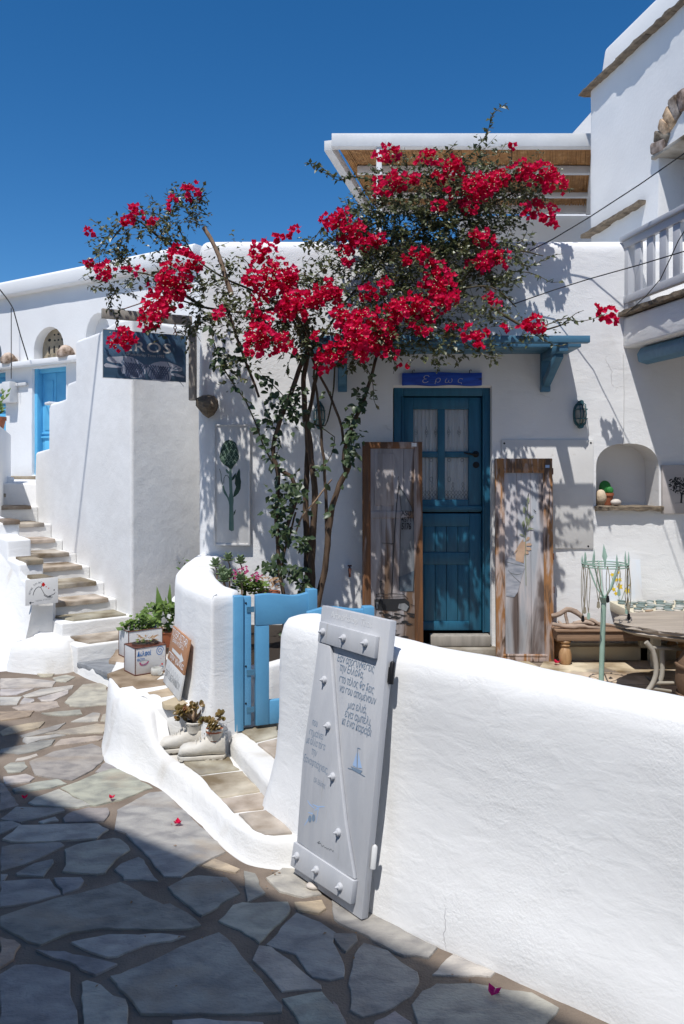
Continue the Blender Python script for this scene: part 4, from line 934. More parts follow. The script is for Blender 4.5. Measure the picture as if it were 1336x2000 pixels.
b = MB(); b.add([PV(-.1, FY-.03, PZ0+.122), PV(2.8, FY-.03, PZ0+.122), PV(2.8, BY, PZ0+.022), PV(-.1, BY, PZ0+.022)], [(0, 1, 2, 3)]); b.build('matting_back', REED, pg)
# ------------------------------------------------------------------ things on the shop front
sh = thing('wall_shelf', 'long stormy blue shelf on brackets above the workshop door, under the vine', 'shelf', (0.8, FW, 2.5))
SY = FW-.58; sz1 = EYE+(HY-655)/FL*SY; xr = (1153-CX)/FL*SY; xl = -.30
b = MB(); b.box(WORLD, xl, xr, SY, SY+.065, sz1-.05, sz1); b.build('front_beam', STEEL, sh, bevel=.004)
b = MB(); b.box(WORLD, xl, xr, FW-.36, FW-.19, sz1-.05, sz1-.002); b.build('plank', STEEL, sh, bevel=.004)
b = MB(); b.box(WORLD, xl, xr, FW-.18, FW+.004, sz1-.05, sz1-.003); b.build('plank', STEEL, sh, bevel=.004)
for px in (1066, 669):
    x = (px-CX)/FL*(FW-.04); b = MB(); b.box(WORLD, x-.035, x+.035, FW-.05, FW+.01, FZ(766), sz1-.05); br = b.build('bracket', STEEL, sh, bevel=.004)
    b = MB(); b.box(WORLD, x-.032, x+.032, FW-.56, FW-.05, sz1-.11, sz1-.051); b.build('bracket_arm', STEEL, br, bevel=.004)
    a = V((x, FW-.05, FZ(750))); e = V((x, FW-.44, sz1-.11)); b = MB(); fr = Fr(a, (e-a), (1, 0, 0)); b.box(fr, 0, (e-a).length, -.028, .028, -.03, .03); b.build('bracket_strut', STEEL, br, bevel=.004)
es = thing('name_sign', 'cobalt blue weathered board with pale letters above the door', 'sign', F(862, 741, .03))
b = MB(); nn = 16; poly = [(FX(785)+(FX(940)-FX(785))*i/nn, FZ(753.5)+.004*math.sin(i*.8)) for i in range(nn+1)]+[(FX(940)-(FX(940)-FX(785))*i/nn, FZ(728.5)-.004*math.sin(i*.5)) for i in range(nn+1)]
b.prism(FF, poly, .0, .035); b.build('board', NAVY, es, bevel=.004)
b = MB()
for key, px, h in (('E', 824, .105), ('r', 848, .085), ('o', 868, .085), ('s', 893, .085)): text(b, key, FF, FX(px), FZ(749 if key != 'r' else 748), h*.8, .0365, xs=1.25)
b.build('lettering', SIGNT, es, kind='stuff')
for px in (806, 855, 917):
    b = MB(); b.tube([F(px, 729, .02), F(px, 724, .02), F(px+3, 722, .02), F(px+4, 725, .02)], .003, 5); b.build('hook', IRON, es)
def wall_lamp(px, py, w_, h_, label):
    o = thing('wall_lamp', label, 'lamp', F(px, py)); x, z = FX(px), FZ(py)
    def oval(k, n=24): return [(x+w_*k*math.copysign(abs(math.cos(t))**.75, math.cos(t)), z+h_*k*math.copysign(abs(math.sin(t))**.85, math.sin(t))) for t in [2*PI*i/n for i in range(n)]]
    b = MB(); b.prism(FF, oval(1), -.01, .035); b.build('lamp_base', TEALIRON, o, bevel=.008)
    b = MB(); rows = []
    for k, d in ((.82, .03), (.80, .06), (.70, .085), (.48, .10), (.2, .107), (.01, .108)): rows.append([FF(p[0], p[1], d) for p in [(x+(q[0]-x)*k, z+(q[1]-z)*k) for q in oval(1)]])
    b.grid(rows, True); b.build('glass_dome', GLASSY, o, smooth=80)
    for q in (-.35, .0, .35):
        b = MB(); b.tube([FF(x+w_*q*2*.0+w_*q*1.3, z-h_*.98, .03), FF(x+w_*q*1.3, z-h_*.8, .095), FF(x+w_*q*1.3, z, .122), FF(x+w_*q*1.3, z+h_*.8, .095), FF(x+w_*q*1.3, z+h_*.98, .03)], .004, 6)
        b.build('cage_bar', TEALIRON, o)
    for q in (-.4, .4):
        b = MB(); b.tube([FF(x-w_*1.0, z+h_*q, .035), FF(x-w_*.8, z+h_*q, .09), FF(x, z+h_*q, .121), FF(x+w_*.8, z+h_*q, .09), FF(x+w_*1.0, z+h_*q, .035)], .004, 6); b.build('cage_bar', TEALIRON, o)
    for q in (-1, 1):
        b = MB(); b.lathe(Fr(FF(x, z+h_*q*1.0, .04), (1, 0, 0), (0, 0, 1)), [(.018, -.03), (.018, .03)], 8); b.build('lug', TEALIRON, o)
wall_lamp(1131, 810, .048, .092, 'oval caged bulkhead lamp on the sunlit wall right of the door')
wall_lamp(624, 812, .046, .092, 'oval caged bulkhead lamp half hidden behind the vine stems')
ap = thing('artichoke_panel', 'tall white framed panel painted with a dark green artichoke', 'painting', F(453, 1065))
AF = Fr(F(418, 1065.5, .03), (1, 0, 0), (0, 0, 1)); aw, ah = 70.5/FL*FW, 236/FL*FW
b = MB(); b.box(AF, .008, aw-.008, .008, ah-.008, -.02, .004); b.build('panel', PANELW, ap, bevel=.002)
for q in ((0, .014, 0, ah), (aw-.014, aw, 0, ah), (.014, aw-.014, 0, .016), (.014, aw-.014, ah-.014, ah)):
    b = MB(); b.box(AF, *q, -.022, .012); b.build('frame_strip', PANELW, ap, bevel=.002)
def apx(x, y): return ((x/7.69+400-418)/FL*FW, (1065.5-(820+y/7.69))/FL*FW)
def painted(o, name, fr, pts, m, c, conv=apx): b = MB(); b.flat(fr, [conv(*p) for p in pts], c); return b.build(name, m, o)
def pline(o, name, fr, lines, wd, m, c, conv=apx):
    b = MB()
    for l in lines: b.stroke(fr, [conv(*p) for p in l], wd, c)
    return b.build(name, m, o, kind='stuff')
painted(ap, 'artichoke_stem', AF, [(362,1650),(368,1300),(355,1200),(372,1100),(362,900),(370,740),(402,740),(408,900),(418,1100),(435,1210),(425,1300),(437,1660),(400,1675)], ARTIS, .0055)
painted(ap, 'artichoke_head', AF, [(375,745),(350,715),(290,680),(240,620),(222,565),(240,480),(265,385),(310,325),(360,310),(410,318),(460,350),(490,430),(515,560),(490,630),(440,690),(410,740)], ARTI, .0065)
painted(ap, 'artichoke_leaf', AF, [(425,1170),(440,1090),(470,1010),(450,960),(460,860),(495,780),(515,735),(530,775),(530,870),(545,930),(535,1040),(505,1105),(460,1150)], ARTI, .0060)
painted(ap, 'artichoke_leaf', AF, [(365,1250),(335,1170),(285,1100),(262,1010),(285,985),(300,1050),(340,1130),(362,1180)], ARTIS, .0060)
painted(ap, 'artichoke_leaf', AF, [(362,820),(330,800),(315,765),(318,740),(345,760),(372,790)], ARTIS, .0062); painted(ap, 'artichoke_leaf', AF, [(405,920),(410,870),(440,830),(472,800),(465,850),(435,900)], ARTI, .0062)
painted(ap, 'artichoke_leaf', AF, [(432,1440),(435,1390),(468,1345),(455,1405)], ARTI, .0062)
L_ = []
for cx_, cy_, w2, h2 in ((365,400,55,90),(300,420,40,80),(430,410,45,80),(330,500,55,90),(400,510,60,90),(465,510,40,90),(280,530,40,80),(300,600,50,75),(365,590,55,85),(430,590,55,80),(485,590,30,60),(335,670,45,60),(395,660,50,70),(450,650,40,50),(265,600,30,60)):
    L_.append([(cx_-w2, cy_+h2*.25), (cx_-w2*.5, cy_-h2*.35), (cx_, cy_-h2*.75), (cx_+w2*.5, cy_-h2*.35), (cx_+w2, cy_+h2*.25)])
pline(ap, 'artichoke_scales', AF, L_, .0035, ARTIE, .0075)
pline(ap, 'artichoke_tendrils', AF, [[(222,740),(245,820),(250,900),(270,980)], [(375,900),(350,850),(315,835),(290,880),(285,960)]], .004, ARTI, .0058)
wb = thing('blank_board', 'plain white board screwed to the wall behind the flower shutter', 'board', F(1068, 1070))
b = MB(); b.box(FF, FX(979), FX(1158), FZ(1071), FZ(859), -.004, .012); b.build('board', PANELW, wb, bevel=.002)
for px, py in ((1154, 865), (1149, 1067), (985, 866)):
    b = MB(); b.lathe(Fr(F(px, py, .012), (1, 0, 0), (0, 0, 1), (0, -1, 0)), [(.008, 0), (.006, .003), (.001, .004)], 8); b.build('screw', IRON, wb)
# ------------------------------------------------------------------ painted shutters leaning by the door
def lean_frame(pl, pr, ztop, lean):
    a, c = V(pl), V(pr); u = (c-a).normalized(); n = V((u.y, -u.x, 0))          # n towards the street
    h = ztop-a.z; v = (V((0, 0, 1))*h-n*lean).normalized(); return Fr(a, u, v), (c-a).length, h/v.z
ya = 6.20
s1 = thing('yacht_shutter', 'tall brown wooden shutter painted with a sailing yacht, leaning left of the door', 'painted shutter', ((707-CX)/FL*ya, ya, TZ))
SFR, sw_, shh = lean_frame(((708-CX)/FL*ya, ya, TZ), ((826-CX)/FL*ya, ya, TZ), 1.6+56/FL*6.3, .10)
SFR.w = SFR.u.cross(SFR.v)
t_ = .045
def shutter(o, fr, w_, h_, fm, pm, fwid, rails, plank_n, seed, arch=False):
    rz = random.Random(seed)
    for q in ((0, fwid), (w_-fwid, w_)):
        b = MB(); b.box(fr, q[0], q[1], 0, h_, 0, t_); b.build('stile', fm, o, bevel=.004)
    for lo, hi in rails:
        b = MB(); b.box(fr, fwid, w_-fwid, lo, hi, .002, t_-.003); b.build('rail', fm, o, bevel=.004)
    for k in range(plank_n):
        a = fwid+(w_-2*fwid)*k/plank_n; b = MB(); b.box(fr, a+.001, a+(w_-2*fwid)/plank_n-.001, .03, h_-.03, .012, t_-.016+rz.uniform(-.001, .001)); b.build('plank', pm, o, bevel=.0015)
    for x, nm in ((fwid, 1), (w_-fwid-.008, 1)):
        b = MB(); b.box(fr, x, x+.008, rails[0][1], rails[-1][0], t_-.018, t_-.004); b.build('moulding', fm, o, bevel=.002)
shutter(s1, SFR, sw_, shh, BROWNF, CHALK, .055, ((0, .06), (shh-.05, shh)), 4, 1)
YW = .475; px2m = sw_/ (582/4.82*1.0)            # photo pixels of the zoomed crop to metres on the panel
def yc(x, y): return ((x-38)/4.82/FL*6.25*1.01, shh-(y-42)/4.82/FL*6.27*1.005)
C_ = t_-.0145
b = MB(); b.box(SFR, yc(105, 0)[0], yc(545, 0)[0], yc(0, 755)[1], yc(0, 690)[1], C_-.004, C_+.006); b.build('mid_rail', CHALK, s1, bevel=.003)
b = MB(); b.box(SFR, yc(150, 0)[0], yc(335, 0)[0], yc(0, 635)[1], yc(0, 150)[1], C_-.004, C_+.003); b.build('raised_panel', CHALK, s1, bevel=.003)
painted(s1, 'sail', SFR, [(382,455),(440,540),(490,640),(520,780),(525,1000),(520,1230),(510,1420),(440,1415),(375,1425),(385,1200),(398,800),(395,650)], INKG, C_+.0012, yc)
painted(s1, 'sail_foot', SFR, [(375,1300),(520,1240),(510,1430),(385,1432)], mat('sail_blue_grey', (.07, .10, .13), (.13, .15, .17), sc=12, rough=.8), C_+.0020, yc)
pline(s1, 'mast', SFR, [[(378,430),(355,640),(330,1000),(310,1400),(300,1470)]], .0065, INK, C_+.0065, yc)
pline(s1, 'sail_edge', SFR, [[(382,455),(398,660),(385,1100),(375,1420)], [(382,455),(440,540),(495,650),(522,820),(524,1080),(508,1425)], [(378,430),(370,380),(380,365)], [(300,1000),(330,990)], [(220,985),(320,990)]], .0032, INK, C_+.0070, yc)
painted(s1, 'hull', SFR, [(148,1505),(250,1500),(370,1500),(430,1495),(470,1530),(475,1580),(450,1620),(400,1600),(330,1615),(160,1600),(150,1560)], INK, C_+.0022, yc)
painted(s1, 'hull_light', SFR, [(375,1545),(430,1540),(465,1570),(440,1615),(365,1585)], INKG, C_+.0030, yc)
painted(s1, 'hull_light', SFR, [(160,1530),(185,1530),(180,1590),(165,1590)], INKG, C_+.0030, yc)
pline(s1, 'rigging', SFR, [[(160,1500),(165,1460),(210,1450),(260,1462),(300,1448),(360,1455),(420,1462),(460,1500)], [(205,1450),(208,1330)], [(195,1345),(222,1340)], [(170,1475),(260,1485),(440,1478)], [(520,1400),(530,1700)], [(480,1550),(585,1590)]], .004, INK, C_+.0034, yc)
W_ = []; rw = random.Random(9)
for i in range(34):
    x = rw.uniform(110, 470); y = 1625+rw.random()**1.0*260; l = rw.uniform(30, 120); W_.append([(x, y), (x+l*.5, y+rw.uniform(-12, 12)), (x+l, y+rw.uniform(-8, 14))])
pline(s1, 'waves', SFR, W_, [.009, .011, .002], INK, C_+.0026, yc)
b = MB()
for key, y, h in (('usa', 730, .075), ('num', 788, .075), ('5176', 858, .095)): text(b, key, SFR, *yc(400, y), h*.72, C_+.0078, width=(yc(490, 0)[0]-yc(400, 0)[0]))
b.build('sail_numbers', INK, s1, kind='stuff')
b = MB(); b.box(SFR, yc(498, 0)[0], yc(545, 0)[0], yc(0, 86)[1], yc(0, 52)[1], t_-.002, t_+.001); b.build('price_tag', WHITEP, s1)
yb = 6.27
s2 = thing('flower_shutter', 'tall narrow worn orange and white shutter painted with a hand holding a flower', 'painted shutter', ((968-CX)/FL*yb, yb, TZ))
TFR, tw_, tth = lean_frame(((968-CX)/FL*yb, yb, TZ), ((1079-CX)/FL*yb, yb-.02, TZ), 1.6+24/FL*6.33, .07); TFR.w = TFR.u.cross(TFR.v)
shutter(s2, TFR, tw_, tth, WORNF, SILVER, .062, ((0, .045), (tth-.11, tth)), 3, 2)
def hc(x, y): k = (y-40)/1900; return ((x-(22-14*k))/4.82/FL*6.3*1.015, tth-(y-40)/4.82/FL*6.32*.996)
b = MB(); b.prism(TFR, [hc(85,132), hc(150,128), hc(230,95), hc(290,84), hc(350,92), hc(440,130), hc(480,132), hc(480,160), hc(85,160)], t_-.012, t_-.001); b.build('arched_rail', WORNF, s2, bevel=.003)
b = MB(); b.box(TFR, hc(70, 1880)[0], hc(475, 1880)[0], hc(0, 1885)[1], hc(0, 1865)[1], t_-.018, t_+.002); b.build('moulding', WORNF, s2, bevel=.003)
for y in (160, 960, 1270):
    b = MB(); b.box(TFR, tw_-.004, tw_+.010, hc(0, y+30)[1], hc(0, y-30)[1], .008, .03); b.build('hinge', RUST, s2, bevel=.002)
H_ = t_-.0135
0 and painted(s2, 'pale_wash', TFR, [(300,420),(360,400),(420,330),(450,420),(455,1080),(330,1000),(300,760),(330,560)], PALEB, H_+.0010, hc)
painted(s2, 'sleeve', TFR, [(108,985),(150,968),(275,1030),(285,1060),(265,1110),(235,1215),(215,1290),(180,1340),(108,1330)], SLEEVE, H_+.0016, hc)
pline(s2, 'sleeve_folds', TFR, [[(130,1090),(180,1150),(240,1205)], [(110,1010),(190,1030),(280,1050)], [(140,1110),(200,1130),(250,1120)]], .006, INKG, H_+.0022, hc)
painted(s2, 'hand', TFR, [(200,1000),(198,940),(225,890),(245,850),(270,820),(292,822),(298,850),(295,900),(278,950),(272,1020)], SKIN, H_+.0020, hc)
for pts in ([(178,945),(230,850),(275,790),(262,830),(225,890)], [(300,840),(330,830),(350,845),(335,860),(300,860)], [(298,870),(335,875),(345,895),(320,905),(298,900)], [(290,905),(318,915),(318,935),(285,940)], [(296,800),(310,775),(332,780),(325,800),(300,815)]):
    painted(s2, 'finger', TFR, pts, SKIN, H_+.0026, hc)
pline(s2, 'flower_stem', TFR, [[(290,1230),(290,900),(292,770),(305,640),(315,500),(318,440)], [(292,760),(275,690),(262,650)], [(300,690),(330,600)], [(310,560),(350,585)], [(312,490),(300,450)]], .0045, OLIVE, H_+.0032, hc)
for pts in ([(290,775),(255,765),(230,748),(262,750)], [(305,720),(325,685),(375,702),(335,708)], [(300,650),(290,600),(308,580),(322,620)], [(275,700),(262,640),(280,620),(290,665)], [(318,460),(308,420),(322,395),(335,425),(330,455)], [(320,690),(345,590),(335,580),(318,640)], [(270,545),(278,490),(300,510),(290,560)], [(370,575),(350,580),(340,600),(358,598)]):
    painted(s2, 'painted_leaf', TFR, pts, OLIVE, H_+.0038, hc)
pline(s2, 'flower_tip', TFR, [[(318,400),(328,368)], [(370,520),(392,545)]], .005, INK, H_+.0040, hc)
b = MB(); b.box(TFR, hc(482, 0)[0], hc(520, 0)[0], hc(0, 128)[1], hc(0, 102)[1], t_-.0005, t_+.001); b.build('price_tag', INKL, s2)
# ------------------------------------------------------------------ niche contents, painting with a tree, tap
def lump(name, m, c, sx, sy, sz, label, cat, group=None, wob=.25, seed=0, n=10, color=None, parent=None):
    b = MB(); rows = []
    for i in range(n+1):
        t = -PI/2+PI*i/n; rows.append([V(c)+V((sx*math.cos(t)*math.cos(p), sy*math.cos(t)*math.sin(p), sz*math.sin(t)+sz)) for p in [2*PI*k/14 for k in range(14)]])
    b.grid(rows, True); o = b.build(name, m, parent, smooth=70, weld=True, wob=wob*min(sx, sy, sz), wsc=.9/max(sx, sz)+seed*.01, color=color)
    return finish(o, label, cat, group) if parent is None else o
nz_ = FZ(989)+.003; NY = FW+.08
lump('rock', PALEROCK, ((1175-CX)/FL*NY, NY, nz_), .048, .045, .058, 'craggy pale rock in the arched niche', 'rock', wob=.6, seed=3)
lump('pebble', PEBW, ((1203-CX)/FL*(NY-.03), NY-.03, nz_), .042, .035, .027, 'smooth white pebble beside the niche pot', 'pebble', wob=.1)
cp = thing('cactus_pot', 'small terracotta pot with a round green cactus in the niche', 'cactus', ((1187-CX)/FL*(FW+.16), FW+.16, nz_))
c0 = LOC[cp.name]; b = MB(); b.lathe(Fr(c0, (1, 0, 0), (0, 1, 0)), [(.028, 0), (.042, .075), (.048, .077), (.048, .098), (.040, .098), (.036, .08)], 16); b.build('pot', TERRA, cp, smooth=40)
lump('cactus_pad', CACT, c0+V((-.022, 0, .085)), .048, .018, .056, None, None, wob=.15, parent=cp); lump('cactus_pad', CACT, c0+V((.012, -.02, .088)), .028, .012, .030, None, None, wob=.15, parent=cp)
tp2 = thing('tree_painting', 'small canvas painting of a dark bare tree beside the niche', 'painting', F(1320, 1002))
b = MB(); b.box(FF, FX(1291), FX(1372), FZ(1003), FZ(908), 0, .03); b.build('canvas', CANVP, tp2, bevel=.003)
def tx(x, y): return (FX(1140+x/6.816), FZ(840+y/6.816))
painted(tp2, 'painted_trunk', FF, [tx(*p) for p in ((1262,968),(1270,900),(1268,850),(1255,810),(1275,825),(1285,850),(1300,800),(1296,850),(1290,960),(1300,972))], INK, .0315, lambda x, y: (x, y))
b = MB(); rq = random.Random(6)
for i in range(420):
    a = rq.uniform(0, 2*PI); r_ = rq.random()**.6; x = 1290+r_*185*math.cos(a); y = 745+r_*115*math.sin(a)-30*(abs(math.cos(a))); q = tx(x, y); d = rq.uniform(0, 6)
    l = rq.uniform(.003, .008); b.flat(FF, [(q[0]+l*math.cos(d+k), q[1]+l*math.sin(d+k)) for k in (0, 1.2, 3.1, 4.4)], .0312+.00001*(i % 40))
b.build('painted_crown', INK, tp2, kind='stuff')
pline(tp2, 'painted_ground', FF, [[(1195,970),(1250,966),(1330,972),(1390,968)]], .003, INKG, .0311, tx)
tpz = thing('wall_tap', 'small brass garden tap low on the wall beside the yacht shutter', 'tap', F(683, 1115))
b = MB(); b.tube([F(683, 1112, 0), F(683, 1112, .07), F(683, 1122, .085), F(683, 1127, .085)], [.012, .012, .010, .010], 8); b.build('spout', RUST, tpz, smooth=40)
b = MB(); b.tube([F(683, 1112, .05), F(683, 1105, .05)], .006, 6); b.tube([F(679, 1105, .05), F(687, 1105, .05)], .006, 6); b.build('handle', RUST, tpz)
# ------------------------------------------------------------------ hanging shop sign
hb = thing('sign_bracket', 'grey wooden post and arm on the house corner carrying the hanging sign', 'bracket', F(383, 780))
cxp = -1.13
b = MB(); b.box(WORLD, cxp-.055, cxp+.0, FW-.075, FW-.02, FZ(783), FZ(640)); b.build('post', GREYW, hb, bevel=.003)
tipp = V((-1.775, 6.05, EYE+(HY-612)/FL*6.05)); root = V((cxp-.03, FW-.075, EYE+(HY-628)/FL*(FW-.05))); ad = (root-tipp)
b = MB(); fa = Fr(tipp, ad, V((0, 0, 1))); b.box(fa, 0, ad.length, -.035, .035, -.02, .02); b.build('arm', GREYW, hb, bevel=.003)
b = MB(); b.tube([tipp+ad*.18+V((0, 0, .03)), V((cxp-.02, FW-.04, FZ(560)))], .004, 6); b.build('stay_wire', RUST, hb)
sg = thing('hanging_sign', 'dusky blue hanging shop sign printed with two hands, under the vine', 'sign', V((-1.45, 6.15, 2.3)))
al = V((ad.x, ad.y, 0)).normalized(); g0 = V((-1.762, 6.04, EYE+(HY-737)/FL*6.04)); GF = Fr(g0, al+V((0, 0, -.012)), (0, 0, 1)); gw, gh = .618, .355
b = MB(); b.box(GF, 0, gw, 0, gh, -.012, 0); b.build('sign_panel', SIGNB, sg, bevel=.001)
b = MB(); b.box(GF, -.003, 0, -.003, gh+.003, -.012, .001); b.box(GF, -.003, gw+.003, gh, gh+.003, -.012, .001); b.box(GF, 0, gw, -.003, 0, -.012, .001); b.build('sign_edge', LTGREY, sg)
def gx(x, y): return ((x-92)/1040*gw, (985-y-.035*(x-92))/625*gh)
b = MB(); text(b, 'eros', GF, *gx(345, 605), .105, .0006, width=gx(935, 0)[0]-gx(345, 0)[0]); b.build('lettering', SIGNT, sg, kind='stuff')
b = MB(); text(b, 'sub', GF, *gx(365, 668), .030, .0006, width=gx(850, 0)[0]-gx(365, 0)[0]); b.build('lettering', SIGNT, sg, kind='stuff')
painted(sg, 'printed_hand', GF, [(135,735),(150,712),(250,700),(360,678),(440,682),(520,720),(580,760),(620,810),(610,890),(560,940),(480,960),(400,945),(375,905),(330,915),(312,870),(330,800),(300,780),(200,782),(150,765)], SIGNL, .0007, gx)
painted(sg, 'printed_hand', GF, [(620,820),(660,770),(720,730),(800,705),(900,700),(1000,730),(1080,760),(1085,795),(1060,812),(960,810),(935,830),(940,900),(920,960),(840,975),(700,960),(640,900)], SIGNL, .0007, gx)
painted(sg, 'printed_finger', GF, [(100,825),(130,795),(250,815),(320,820),(322,838),(250,845),(120,850)], SIGNL, .0009, gx); painted(sg, 'printed_finger', GF, [(930,850),(1010,845),(1110,875),(1110,890),(1000,885),(930,870)], SIGNL, .0009, gx)
net = []
for cx_, cy_ in ((480, 855), (790, 860)):
    for k in range(7):
        o_ = (k-3)*32; net.append([(cx_+o_-55, cy_-95), (cx_+o_+10, cy_-10), (cx_+o_*.7+50, cy_+88)]); net.append([(cx_+o_+50, cy_-92), (cx_+o_-5, cy_), (cx_+o_*.7-45, cy_+90)])
pline(sg, 'printed_net', GF, net, .011, SIGND, .0011, gx)
pline(sg, 'printed_fingers', GF, [[(520,730),(560,800),(600,900)], [(470,700),(500,760)], [(430,700),(445,740)], [(680,780),(660,850),(640,900)], [(1010,745),(960,790)], [(1060,770),(980,800)], [(890,705),(915,760),(925,830)], [(345,690),(330,760),(335,800)]], .006, SIGNB, .0012, gx)
pline(sg, 'printed_crease', GF, [[(340,720),(360,770)], [(310,740),(318,775)], [(480,760),(520,800),(600,860)], [(700,760),(730,800)], [(980,860),(1030,930),(1100,1010)]], .004, SIGNB, .0013, gx)
def torus(b, c, ax, R_, r_, n=12, m=6):
    ax = ax.normalized(); u = ax.orthogonal().normalized(); v = ax.cross(u)
    rows = [[c+(u*math.cos(t)+v*math.sin(t))*(R_+r_*math.cos(p))+ax*r_*math.sin(p) for p in [2*PI*k/m for k in range(m)]] for t in [2*PI*i/n for i in range(n+1)]]
    b.grid(rows, True)
for a in (.10, .535):
    p0 = GF(a, gh, -.006); zt0 = (tipp+ad*((p0.x-tipp.x)/ad.x)).z-.03; n = 4
    for k in range(n):
        b = MB(); torus(b, V((p0.x, p0.y, p0.z+(zt0-p0.z)*(k+.5)/n)), V((1, 0, 0)) if k % 2 else V((0, 1, 0)), (zt0-p0.z)/n*.48, .0035); b.build('chain_link', RUST, sg, smooth=1)
# ------------------------------------------------------------------ grey shutter with the poem, leaning on the low wall
bl = V((-.190, 3.240, .012)); brr = V((.068, 2.896, .012))
bd = thing('poem_board', 'pale grey wooden shutter lettered with a Greek poem, leaning against the low wall', 'board', bl.lerp(brr, .5))
BFR, bw, bh = lean_frame(bl, brr, 1.056, .135); BFR.w = BFR.u.cross(BFR.v)
b = MB(); b.box(BFR, 0, bw, 0, bh, -.032, 0); b.build('panel', BOARDP, bd, bevel=.004)
# bilinear photo -> board coordinates
def bq(px, py):
    TL, TR, BLc, BRc = (622, 1180), (767, 1207), (576, 1697), (706, 1788); u, v = .5, .5
    for _ in range(14):
        x = (TL[0]*(1-u)+TR[0]*u)*(1-v)+(BLc[0]*(1-u)+BRc[0]*u)*v; y = (TL[1]*(1-u)+TR[1]*u)*(1-v)+(BLc[1]*(1-u)+BRc[1]*u)*v
        du = (TR[0]-TL[0])*(1-v)+(BRc[0]-BLc[0])*v; dv_ = (BLc[1]-TL[1])*(1-u)+(BRc[1]-TR[1])*u
        u += (px-x)/du*.8; v += (py-y-(TR[1]-TL[1])*0)/dv_*.8
    return u*bw, (1-v)*bh
def b2(x, y): return bq(560+x/5.567, 1150+y/5.567)
def b3(x, y): return bq(560+x/5.567, 1470+y/5.567)
b = MB(); b.prism(BFR, [b2(370,345), b2(1040,495), b2(1015,742), b2(352,565)], .0, .019); b.build('batten', BOARDP, bd, bevel=.003)
b = MB(); b.prism(BFR, [b3(135,930), b3(790,1350), b3(760,1600), b3(100,1180)], .0, .024); b.build('batten', BOARDP, bd, bevel=.003)
b = MB(); b.prism(BFR, [b2(355,568), b2(500,610), b3(612,0), b3(690,720), b3(785,1342), b3(595,1236), b3(150,935), b3(195,0)], .0, .016); b.build('brace', BOARDP, bd, bevel=.005, seg=3)
stud = MB(); stud.lathe(WORLD, [(.0150, 0), (.0148, .004), (.0115, .010), (.006, .013), (.0052, .016), (.0036, .023), (.0008, .025)], 12)
so = stud.build('stud', BOARDP, None, smooth=30, origin=(0, 0, 0)); sme = so.data; bpy.data.objects.remove(so)
for (x, y), f_ in [((420,460),b2),((675,525),b2),((925,575),b2),((445,985),b2),((500,1485),b2),((560,250),b3),((625,845),b3),((183,1085),b3),((405,1240),b3),((660,1415),b3)]:
    a, c = f_(x, y); on = f_ is b2 and y < 700 or f_ is b3 and y > 1000
    inst('stud', sme, bd, Fr(BFR(a, c, (.019 if f_ is b2 else .024) if on else .016), BFR.u, BFR.v, BFR.w).mat() @ Matrix.Rotation(.5, 4, 'Z'))
def bt(key, p0, p1, h, cc=.0012):
    (a0, c0), (a1, c1) = p0, p1; b = MB(); text(b, key, BFR, a0, c0, h, cc, width=math.hypot(a1-a0, c1-c0), rot=math.atan2(c1-c0, a1-a0)); return b
bt('shop', b2(468,300), b2(945,405), .040).build('lettering', WHITEP, bd, kind='stuff')
for i, (p0, p1) in enumerate([((555,778),(975,898)), ((585,880),(855,968)), ((580,1005),(970,1130)), ((585,1110),(990,1250)), ((682,1290),(888,1350)), ((650,1385),(935,1480)), ((618,1465),(935,1595))]):
    bt('w%d' % i, b2(*p0), b2(*p1), .043, .0012).build('lettering', INKB, bd, kind='stuff')
for i, (p0, p1) in enumerate([((303,1475),(372,1500)), ((270,1575),(440,1640)), ((238,1660),(465,1755)), ((303,1785),(370,1820))]): bt('w%d' % (7+i), b2(*p0), b2(*p1), .040, .0165).build('lettering', INKB, bd, kind='stuff')
bt('w11', b3(210,75), b3(495,225), .040, .0165).build('lettering', INKB, bd, kind='stuff'); bt('w12', b3(338,305), b3(472,380), .026, .0165).build('lettering', INKB, bd, kind='stuff')
idn = lambda x, y: (x, y)
painted(bd, 'painted_sail', BFR, [b3(740,130), b3(785,-10), b3(785,155)], INKL, .0012, idn); painted(bd, 'painted_sail', BFR, [b3(795,155), b3(800,-20), b3(840,160)], INKL, .0012, idn)
painted(bd, 'painted_hull', BFR, [b3(720,140), b3(845,185), b3(825,215), b3(740,180)], INKB, .0014, idn)
pline(bd, 'painted_rig', BFR, [[b3(690,160), b3(740,175), b3(870,245)], [b3(788,160), b3(795,-60), b3(825,-50)]], .0025, INKB, .0016, idn)
pline(bd, 'olive_twig', BFR, [[b3(268,500), b3(300,545), b3(355,590)], [b3(330,545), b3(390,572), b3(470,572)], [b3(355,610), b3(400,585), b3(390,650), b3(372,745)], [b3(240,765), b3(285,700), b3(290,680)], [b3(280,630), b3(335,645)]], [.003, .006, .003, .003], INKL, .0165, idn)
for x, y in ((303, 700), (345, 690)): painted(bd, 'painted_olive', BFR, [b3(x+20*math.cos(t), y+40*math.sin(t)) for t in [k*PI/5 for k in range(10)]], INKB, .0168, idn)
sgp = [(390,955),(420,940),(400,965),(430,960),(445,995),(465,985),(475,1010),(490,1005),(500,1025),(515,1015),(530,1035),(545,1020),(560,1045),(575,1040)]
pline(bd, 'signature', BFR, [[b3(*p) for p in sgp]], .002, INKG, .0168, idn)
for (x, y), f_, m_ in (((1105, 890), b2, IRON), ((915, 1115), b3, LTGREY)):
    a, c = f_(x, y); b = MB(); b.lathe(Fr(BFR(bw+.012, c-.04, -.02), BFR.u, BFR.w, BFR.v), [(.010, 0), (.010, .075), (.004, .082)], 10); b.box(BFR, bw-.002, bw+.012, c-.03, c+.03, -.025, -.018); b.build('hinge', m_, bd, smooth=40)
